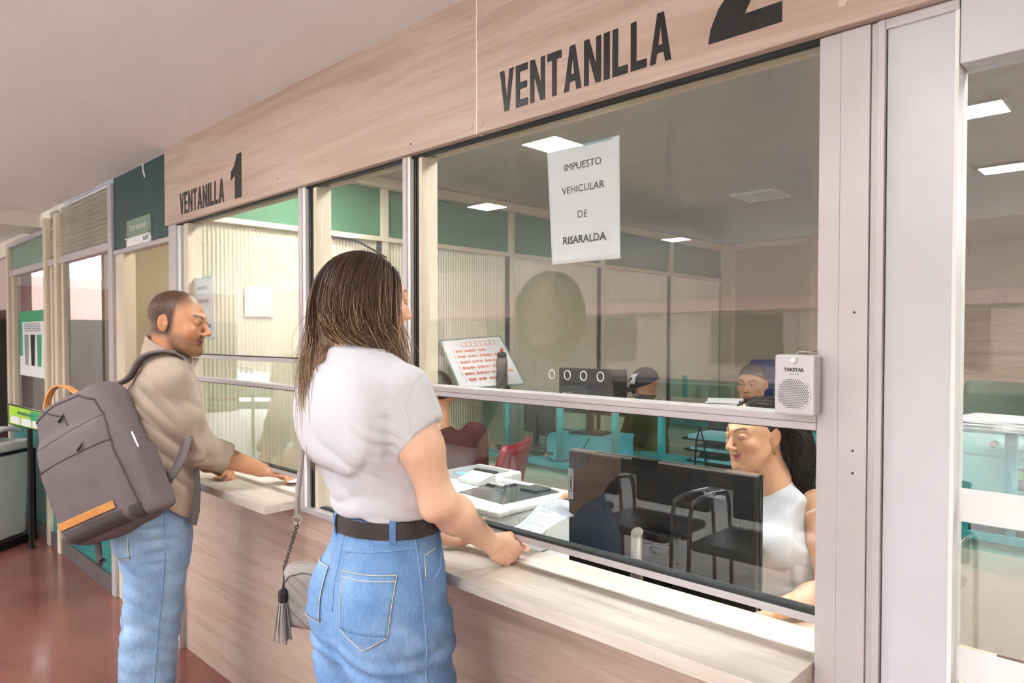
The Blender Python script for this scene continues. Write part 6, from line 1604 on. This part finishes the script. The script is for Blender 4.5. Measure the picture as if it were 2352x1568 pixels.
def folder_stack(name, x, y, z, w, d, n, rz, label, m='paper'):
    o = thing(name, (x, y, z), label, 'papers')
    for k in range(n):
        X = Matrix.Translation((x, y, z + 0.004 * k)) @ Matrix.Rotation(rz + 0.08 * math.sin(k * 2.3), 4, 'Z')
        mk('sheet_pad', MB(X).box(-w / 2, w / 2, -d / 2, d / 2, 0.0004, 0.0038), m, o)
    return o
folder_stack('paper_stack', -1.50, 1.83, 1.165, 0.33, 0.24, 4, 0.45, 'white papers on the glass shelf just above the clerk\'s head')
folder_stack('paper_stack', -0.42, 1.74, 1.165, 0.36, 0.26, 6, -0.1, 'thick white papers on the glass shelf in the right window')
folder_stack('paper_stack', -2.05, 2.06, 0.752, 0.30, 0.22, 2, 0.3, 'loose bluish papers on the desk before the man in the cap', 'paper_blue')
tr = thing('paper_tray', (-1.72, 2.16, 0.752), 'black wire letter trays stacked full of papers', 'tray')
for k in range(4):
    z = 0.765 + 0.058 * k; x0 = -1.90 - 0.012 * k
    fm = MB().tube([(x0, 2.02, z), (x0 + 0.30, 2.02, z), (x0 + 0.30, 2.30, z), (x0, 2.30, z)], 0.004, 5, True)
    mk('tray_rim', fm, 'rubber', tr); mk('tray_mesh', MB().box(x0 + 0.003, x0 + 0.297, 2.023, 2.297, z - 0.006, z - 0.003), 'plastic_black', tr)
    mk('papers', MB().box(x0 + 0.02, x0 + 0.28, 2.04, 2.28, z - 0.002, z + 0.014 + 0.006 * (k == 3)), 'paper_blue', tr)
for x in (-1.87, -1.63): mk('tray_arch', MB().tube([(x, 2.03, 0.755), (x + 0.01, 2.03, 0.93), (x + 0.03, 2.03, 1.005), (x + 0.055, 2.03, 0.93), (x + 0.07, 2.03, 0.755)], 0.0045, 6), 'rubber', tr, smooth=True)
mk('plastic_cup', MB().lathe([(0.026, 0.753), (0.034, 0.84), (0.032, 0.84), (0.0245, 0.757)], (-2.30, 1.98, 0), 16), 'cyan_box', smooth=True, label='clear bluish plastic cup beside the pale blue box', cat='cup')
# machine in the right window
pc = thing('office_machine', (-0.50, 2.12, 0.752), 'pale machine with a dark sticker behind the tinted screen in the right window', 'machine')
mk('body', MB().box(-0.70, -0.30, 1.92, 2.32, 0.79, 1.02), 'plastic_white', pc, bevel=0.008); mk('lid', MB().box(-0.71, -0.29, 1.91, 2.33, 1.02, 1.06), 'plastic_white', pc, bevel=0.01)
mk('foot', MB().box(-0.68, -0.32, 1.94, 2.30, 0.752, 0.79), 'gloss_black', pc)
mk('sticker', MB().box(-0.465, -0.415, 1.9185, 1.9200, 0.90, 0.985), 'ink', pc); mk('sticker_disc', MB().lathe([(0.017, 1.9170), (0.017, 1.9186)], (-0.44, 0, 0.958), 16, 'y'), 'lime', pc)
mk('rating_label', MB().box(-0.66, -0.58, 1.9185, 1.92, 0.83, 0.88), 'plastic_grey', pc)
mk('desk_mat', MB().box(-0.58, 0.2, 1.79, 1.90, 0.752, 0.775), 'gloss_black', bevel=0.002, label='glossy black leaflet box lying before the machine in the right window', cat='box')

mk('loose_cable', MB().tube(cat_rom([Vector(p) for p in ((-3.435, 0.82, 2.04), (-3.435, 0.95, 2.035), (-3.435, 1.06, 2.0), (-3.435, 1.17, 1.955))], 5), 0.006, 6), 'rubber', smooth=True, label='black cable sagging across the top of the ribbed partition', cat='cable')
# ---------------------------------------------------------------- chairs
def office_chair(x, y, rz, back_m, zb0, zb1, label, w=0.44, tilt=0.12):
    X = Matrix.Translation((x, y, FZ)) @ Matrix.Rotation(rz, 4, 'Z')
    o = thing('office_chair', (x, y, FZ), label, 'chair')
    def bk(u, v):
        a = (u - 0.5) * 2; return (a * w / 2 * (1 - 0.18 * max(0, v - 0.6) ** 1.5 * 4), -0.22 - tilt * v + 0.05 * a * a, zb0 + v * (zb1 - zb0))
    g = MB(X).grid(bk, 13, 10); b_ = mk('backrest', g, back_m, o, smooth=True); so = b_.modifiers.new('t', 'SOLIDIFY'); so.thickness = 0.025
    mk('seat', MB(X).box(-0.23, 0.23, -0.22, 0.24, 0.43, 0.49), back_m, o, bevel=0.03, seg=3)
    mk('column', MB(X).lathe([(0.03, 0.10), (0.03, 0.43)], (0, 0, 0), 12), 'plastic_black', o)
    for k in range(5):
        a = R(72 * k + 18); mk('base_leg', MB(X).tube([(0, 0, 0.11), (0.28 * math.cos(a), 0.28 * math.sin(a), 0.065)], [0.025, 0.016], 6), 'plastic_black', o)
        mk('caster', MB(X).ball((0.28 * math.cos(a), 0.28 * math.sin(a), 0.030), 0.030, 8, 6), 'plastic_black', o)
    mk('spine', MB(X).tube([(0, -0.10, 0.42), (0, -0.27, 0.45), (0, -0.27 - tilt * 0.5, (zb0 + zb1) / 2)], 0.022, 6), 'plastic_black', o)
    for s in (-1, 1): mk('armrest', MB(X).tube([(s * 0.25, -0.15, 0.46), (s * 0.28, -0.12, 0.66), (s * 0.28, 0.10, 0.68)], 0.018, 6), 'plastic_black', o)
    return o
office_chair(-0.82, 0.86, R(180 - 17), 'mesh_black', 0.56, 1.02, 'black mesh office chair the clerk sits on')
office_chair(-2.72, 4.62, R(180), 'blue_fabric', 0.72, 1.29, 'blue office chair standing behind the far desk')
office_chair(-2.47, 0.90, R(115), 'red_plastic', 0.55, 1.02, 'dark red chair under the man in maroon')
office_chair(-0.95, 4.0, R(170), 'greygreen_panel', 0.62, 1.20, 'pale green chair seen through the right window')

# ---------------------------------------------------------------- people at work in the background
def worker(hc, fwd, skin, hair, top_m, label, base, short=True, lean=0.0, cap=False, opt=None, arms=True, hs=1.0):
    H = Vector(hc); HF = frame(fwd); o = dict(skin=skin, hair=hair, w=1.0, jaw=1.05, nose=1.05, brow=1.2, eyes=0.7, blush_k=0.2); o.update(opt or {})
    bf = frame((fwd[0], fwd[1], 0)); B = Vector((H.x, H.y, 0)) - Vector(tuple(bf[1])) * lean
    def hd(P): return smin(head_sdf(toloc(P, H, HF) / hs, o) * hs, s_seg(P, H + Vector(tuple(bf[1])) * -0.02 + Vector((0, 0, -0.05)), (B.x - bf[1][0] * 0.03, B.y - bf[1][1] * 0.03, H.z - 0.20), 0.054, 0.065), 0.03)
    parts = [polygonise(hd, tuple(H - Vector((0.16, 0.16, 0.20))), tuple(H + Vector((0.16, 0.16, 0.15))), 0.0042)]
    tz = H.z - 0.165
    def L(x, y, z): return tuple(B + Vector(tuple(np.array((x, y, z)) @ bf)))
    sh = [(L(s * 0.185, -0.02, tz - 0.03), L(s * 0.235, 0.06, tz - 0.30), L(s * 0.12, 0.30, 0.80)) for s in (-1, 1)]
    hands = []
    if arms:
        for (a, b, c), s in zip(sh, (-1, 1)):
            d_ = Vector(c) - Vector(b); hp = hand_parts(c, d_ + Vector((0, 0, 0.05)), (0, 0, -1), Vector(tuple(bf[0])) * -s, [(25, 30, 15)] * 4, 0.03, None, 1.0); hands.append(hp)
            fn = lambda P, b=b, c=c, hp=hp: smin(s_seg(P, Vector(b).lerp(Vector(c), 0.5), c, 0.036, 0.028), hand_sdf(P, hp), 0.012)
            cc = Vector(c); parts.append(polygonise(fn, tuple(cc - Vector((0.24, 0.24, 0.10))), tuple(cc + Vector((0.24, 0.24, 0.22))), 0.0055))
    v, f = joined([(relax(a, b, 1), b) for a, b in parts])
    c = np.tile(A3(skin), (len(v), 1)); h = v[:, 2] > H.z - 0.14; c[h] = head_color(toloc(v[h], H, HF) / hs, o)
    p = link('person', np_mesh('person', v, f, c), 'skin', label=label, cat='person', base=base)
    tab = smooth_tab([(0.46, 0, -0.02, 0.185, 0.135), (0.70, 0, -0.015, 0.180, 0.132), (tz - 0.18, 0, -0.01, 0.188, 0.130), (tz - 0.075, 0, -0.015, 0.180, 0.110), (tz - 0.012, 0, -0.02, 0.12, 0.085), (tz + 0.022, 0, -0.02, 0.068, 0.066)], 30)
    def top(P):
        Q = toloc(P, B, bf); d = s_loft(Q, tab, 2.2)
        for a, b, c_ in sh:
            m_ = Vector(b).lerp(Vector(c_), 0.75 if arms else 0.5)
            d = smin(d, s_chain(P, [a, b, m_], [0.066, 0.056, 0.046], 0.03), 0.04)
        return d - vnoise(P, 20) * 0.005
    soft('shirt', top, tuple(B + Vector((-0.46, -0.46, 0.44))), tuple(B + Vector((0.46, 0.46, tz + 0.10))), 0.0085, top_m, p, sm=1)
    def legs(P):
        Q = toloc(P, B, bf); S = np.stack([np.abs(Q[:, 0]), Q[:, 1], Q[:, 2]], 1); return s_chain(S, [(0.09, -0.02, 0.50), (0.10, 0.36, 0.50), (0.10, 0.38, 0.05)], [0.095, 0.075, 0.055], 0.03)
    soft('trousers', legs, tuple(B + Vector((-0.55, -0.55, 0.0))), tuple(B + Vector((0.55, 0.55, 0.62))), 0.014, 'tee_black', p, sm=1)
    if short:
        def hr(P):
            Q = toloc(P, H, HF) / hs
            d = s_ell(Q, (0, -0.013, 0.040), (0.0765, 0.0985, 0.083))
            d = smax(d, -(s_plane(Q, (0, 0.040, 0.045), (0, -0.50, 0.87))), 0.006); d = smax(d, -s_ell(Q, (0, 0.095, -0.005), (0.07, 0.055, 0.060)), 0.006)
            d = smax(d, -s_plane(Q, (0, -0.05, -0.045), (0, -0.3, 1)), 0.005)
            return (d - vnoise(P, 120) * 0.002) * hs
        soft('hair', hr, tuple(H - Vector((0.14, 0.14, 0.12))), tuple(H + Vector((0.14, 0.14, 0.15))), 0.0042, 'hair_mat', p, col=hair)
    if cap:
        def cp(P):
            Q = toloc(P, H, HF); d = s_ell(Q, (0, -0.012, 0.048), (0.084, 0.104, 0.088)); d = smax(d, -(Q[:, 2] - 0.028), 0.004)
            br = s_ell(Q, (0, 0.125, 0.030 ), (0.072, 0.085, 0.009)); return smin(d, br, 0.01)
        ck = soft('cap', cp, tuple(H - Vector((0.26, 0.26, 0.08))), tuple(H + Vector((0.26, 0.26, 0.18))), 0.0045, 'tee_black', p, label='black cap with a white front patch')
        pc_ = [H + Vector(tuple(np.array(q) @ HF)) for q in ((-0.042, 0.20, 0.118), (0.042, 0.20, 0.118), (0.042, 0.20, 0.058), (-0.042, 0.20, 0.058))]
        patch('cap_patch', cp, pc_, tuple(-np.array(HF[1], float)), 'paper', ck, 0.001, 0.002, 10)
        e0 = H + Vector(tuple(np.array((-0.018, 0.20, 0.098)) @ HF)); e1 = H + Vector(tuple(np.array((0.014, 0.20, 0.078)) @ HF))
        seam('cap_emblem', cp, [e0, e0.lerp(e1, 0.5), e1], tuple(-np.array(HF[1], float)), 0.007, 'tee_black', ck, 0.003, 4)
    return p
worker((-2.552, 0.812, 1.205), (-0.86, 0.42, -0.08), L3(206, 150, 118), L3(52, 38, 32), 'shirt_maroon', 'man with cropped hair in a maroon shirt at the first window\'s desk', (-2.55, 0.81, 0.45), arms=False)
worker((-2.62, 2.70, 1.140), (-0.50, -0.80, -0.34), L3(178, 128, 96), L3(40, 30, 26), 'hood_olive', 'man in a black cap and olive hoodie reading at the teal desk', (-2.62, 2.74, 0.45), short=False, cap=True)
worker((-1.825, 2.615, 1.205), (0.10, -0.99, -0.06), L3(196, 146, 112), L3(38, 28, 24), 'tee_black', 'dark-haired man in black facing us behind the tinted screen', (-1.82, 2.61, 0.45), opt=dict(gaze=0.002))
# ================================================================== FAR LEFT: BINS, SIGN, POSTER, TREE
def bin_(x, y, rz, body_m, lid_m, label):
    X = Matrix.Translation((x, y, 0)) @ Matrix.Rotation(rz, 4, 'Z'); o = thing('waste_bin', (x, y, FZ), label, 'bin', 'recycling bins in a dark frame')
    p0 = [(-0.155, -0.15), (0.155, -0.15), (0.155, 0.15), (-0.155, 0.15)]; p1 = [(a * 1.14, b * 1.14) for a, b in p0]
    mk('body', MB(X).add([(a, b, FZ + 0.06) for a, b in p0] + [(a, b, 0.66) for a, b in p1], [(3, 2, 1, 0), (4, 5, 6, 7), (0, 1, 5, 4), (1, 2, 6, 5), (2, 3, 7, 6), (3, 0, 4, 7)]), body_m, o, bevel=0.02, seg=3)
    mk('rim', MB(X).box(-0.19, 0.19, -0.185, 0.185, 0.665, 0.735), 'bin_grey', o, bevel=0.02, seg=3)
    mk('frame_band', MB(X).box(-0.186, 0.186, -0.182, 0.182, 0.645, 0.668), 'plastic_black', o)
    mk('lid', MB(X).grid(lambda u, v: ((u - 0.5) * 0.22, -0.19 + v * 0.38, 0.735 + 0.085 * math.sin(v * 2.6) + 0.02 * v), 6, 12), lid_m, o, smooth=True).modifiers.new('t', 'SOLIDIFY').thickness = 0.02
    mk('frame_base', MB(X).box(-0.19, 0.19, -0.19, 0.19, FZ, FZ + 0.06), 'plastic_black', o)
    for a in (-0.185, 0.185): mk('frame_post', MB(X).box(a - 0.012, a + 0.012, 0.17, 0.195, FZ, 0.66), 'plastic_black', o)
bin_(-6.16, -0.33, R(40), 'bin_grey', 'white_edge', 'grey bin with a white lid at the left edge')
bin_(-6.46, -0.66, R(40), 'bin_grey', 'green_plastic', 'grey bin with a green lid, cut off by the left edge')
sg = thing('notice_board', (-5.86, -0.16, FZ), 'small green and yellow notice on a dark stand above the bins', 'sign')
a0, a1 = Vector((-5.945, -0.245, 0)), Vector((-5.765, -0.078, 0)); ax_ = (a1 - a0).normalized(); nn_ = Vector((ax_.y, -ax_.x, 0))
def board(u0, u1, z0, z1, k, t=0.006):
    p = a0.lerp(a1, u0) + nn_ * k; q = a0.lerp(a1, u1) + nn_ * k; dz = -0.06
    return quad_slab(p + Vector((0, 0, z0 + dz * u0)), q + Vector((0, 0, z0 + dz * u1)), q + Vector((0, 0, z1 + dz * u1)), p + Vector((0, 0, z1 + dz * u0)), nn_, t)
mk('backing', board(-0.03, 1.03, 0.870, 1.012, 0.0, 0.015), 'plastic_black', sg); mk('face', board(0, 1, 0.878, 1.004, 0.002), 'lime', sg); mk('green_corner', board(0.62, 1, 0.93, 0.998, 0.0035), 'poster_green', sg)
for u0, u1 in ((0.06, 0.32), (0.36, 0.64), (0.68, 0.96)): mk('label_panel', board(u0, u1, 0.885, 0.935, 0.005), 'paper', sg)
mk('headline', board(0.24, 0.72, 0.955, 0.975, 0.004), 'green_panel', sg)
mk('stand_leg', MB().tube([a0.lerp(a1, 0.5) - nn_ * 0.03 + Vector((0, 0, FZ)), a0.lerp(a1, 0.5) - nn_ * 0.03 + Vector((0, 0, 0.95))], 0.018, 8), 'plastic_black', sg)
# poster standing against the pane of bay B
po = thing('poster', (-6.4, -0.012, 1.17), 'green and white recycling poster on the far left glass', 'poster')
mk('sheet', MB().box(-6.82, -5.975, -0.010, -0.006, 1.175, 1.685), 'paper', po); mk('header', MB().box(-6.82, -5.975, -0.012, -0.010, 1.60, 1.685), 'poster_green', po); mk('side_band', MB().box(-6.82, -6.72, -0.012, -0.010, 1.33, 1.60), 'poster_green', po)
for x, m_ in ((-6.58, 'plastic_grey'), (-6.38, 'gunmetal'), (-6.18, 'poster_green')): mk('bin_icon', MB().prism([(x - 0.07, 1.50), (x + 0.07, 1.50), (x + 0.05, 1.26), (x - 0.05, 1.26)], 'y', -0.0125, -0.010), m_, po)
for k in range(4): mk('print_line', MB().box(-6.65, -6.15, -0.0125, -0.010, 1.578 - k * 0.017, 1.586 - k * 0.017), 'plastic_grey', po)
# things in the room behind bay A
cbn = thing('cabinet', (-5.9, 1.35, FZ), 'pale grey cabinet behind the left glass bay', 'cabinet')
mk('body', MB().box(-6.9, -5.95, 1.25, 1.62, FZ, 1.02), 'cream_panel', cbn, bevel=0.004); mk('door', MB().box(-6.42, -5.98, 1.235, 1.25, 0.05, 0.95), 'plastic_white', cbn, bevel=0.002); mk('door', MB().box(-6.88, -6.45, 1.235, 1.25, 0.05, 0.95), 'plastic_white', cbn, bevel=0.002)
pn = thing('wall_screen', (-6.1, 1.6, 1.1), 'pale blue glowing screen above the cabinet in the left room', 'screen')
mk('frame', MB().box(-6.7, -5.75, 1.60, 1.64, 1.08, 1.58), 'plastic_black', pn); mk('image', MB().box(-6.66, -5.79, 1.594, 1.60, 1.11, 1.55), 'cyan_box', pn)
xt = thing('christmas_tree', (-5.44, 0.95, FZ), 'dark Christmas tree with red baubles behind the left glass', 'tree')
mk('trunk', MB().tube([(-5.44, 0.95, FZ), (-5.44, 0.95, 1.75)], [0.03, 0.01], 8), 'dark_room', xt)
nv = []; nf = []
for k in range(2600):
    h = random.random() ** 1.3; z = 0.25 + 1.55 * h; rr = 0.42 * (1 - h) ** 0.8 + 0.03; a = random.random() * 6.283; r_ = rr * (0.45 + 0.55 * random.random())
    c_ = Vector((-5.44 + r_ * math.cos(a), 0.95 + r_ * math.sin(a), z)); d_ = Vector((math.cos(a), math.sin(a), -0.25 + 0.5 * random.random())).normalized() * 0.07; s_ = Vector((random.uniform(-1, 1), random.uniform(-1, 1), random.uniform(-1, 1))).normalized() * 0.008
    o_ = len(nv); nv += [tuple(c_ - s_), tuple(c_ + s_), tuple(c_ + d_)]; nf.append((o_, o_ + 1, o_ + 2))
tm = MB(); tm.v = nv; tm.f = nf; mk('needles', tm, 'needle', xt, kind='stuff')
for k in range(16):
    h = random.random(); z = 0.35 + 1.2 * h; rr = 0.42 * (1 - (z - 0.25) / 1.55) ** 0.8 + 0.02; a = -math.pi / 2 + random.uniform(-1.5, 1.5)
    mk('bauble', MB().ball((-5.44 + rr * math.cos(a), 0.95 + rr * math.sin(a), z), 0.035 + 0.025 * random.random(), 10, 7), 'ornament_red' if k % 3 else 'gold', xt, smooth=True)
# dark unseen wall added to cut bright reflections; green rail mirrored in the panes
sbox('wall_reflection_block', 'dark_room', -8.6, -2.0, -5.25, -5.05, FZ, 1.0)
gb = thing('barrier', (-8.3, -2.6, FZ), 'green two-board barrier mirrored in the first window\'s lower pane', 'barrier')
def gpt(t, z): return Vector((-9.1 + 1.6 * t, -1.85 - 1.55 * t, z))
for z0, z1 in ((0.585, 0.68), (0.73, 0.89)): mk('board', quad_slab(gpt(0, z0), gpt(1, z0), gpt(1, z1), gpt(0, z1), Vector((0.69, 0.72, 0)), 0.02), 'poster_green', gb)
for t in (0.06, 0.5, 0.94): mk('post', MB().tube([gpt(t, FZ), gpt(t, 0.92)], 0.02, 8), 'poster_green', gb)
# waiting chairs behind the camera's side of the walkway, mirrored in the low pane
names = ('first', 'second', 'third', 'fourth')
for k in range(4):
    x = -2.75 + 0.62 * k; X = Matrix.Translation((x, -1.95, 0))
    o = thing('waiting_chair', (x, -1.95, FZ), names[k] + ' black chrome-framed waiting chair from the left, mirrored in the low pane', 'chair', 'waiting chairs in the walkway')
    mk('seat', MB(X).box(-0.24, 0.24, -0.22, 0.22, 0.42, 0.47), 'plastic_black', o, bevel=0.02)
    mk('backrest', MB(X).box(-0.24, 0.24, -0.27, -0.23, 0.50, 0.86), 'plastic_black', o, bevel=0.015)
    for sx in (-0.26, 0.26):
        mk('side_frame', MB(X).tube(cat_rom([Vector(p) for p in ((sx, 0.20, FZ + 0.01), (sx, 0.19, 0.30), (sx, 0.17, 0.60), (sx, 0.10, 0.655), (sx, -0.12, 0.655), (sx, -0.22, 0.62), (sx, -0.26, 0.40), (sx, -0.28, FZ + 0.01))], 5), 0.012, 8), 'chrome', o, smooth=True)
    mk('cross_bar', MB(X).tube([(-0.26, 0.0, 0.41), (0.26, 0.0, 0.41)], 0.012, 8), 'chrome', o)
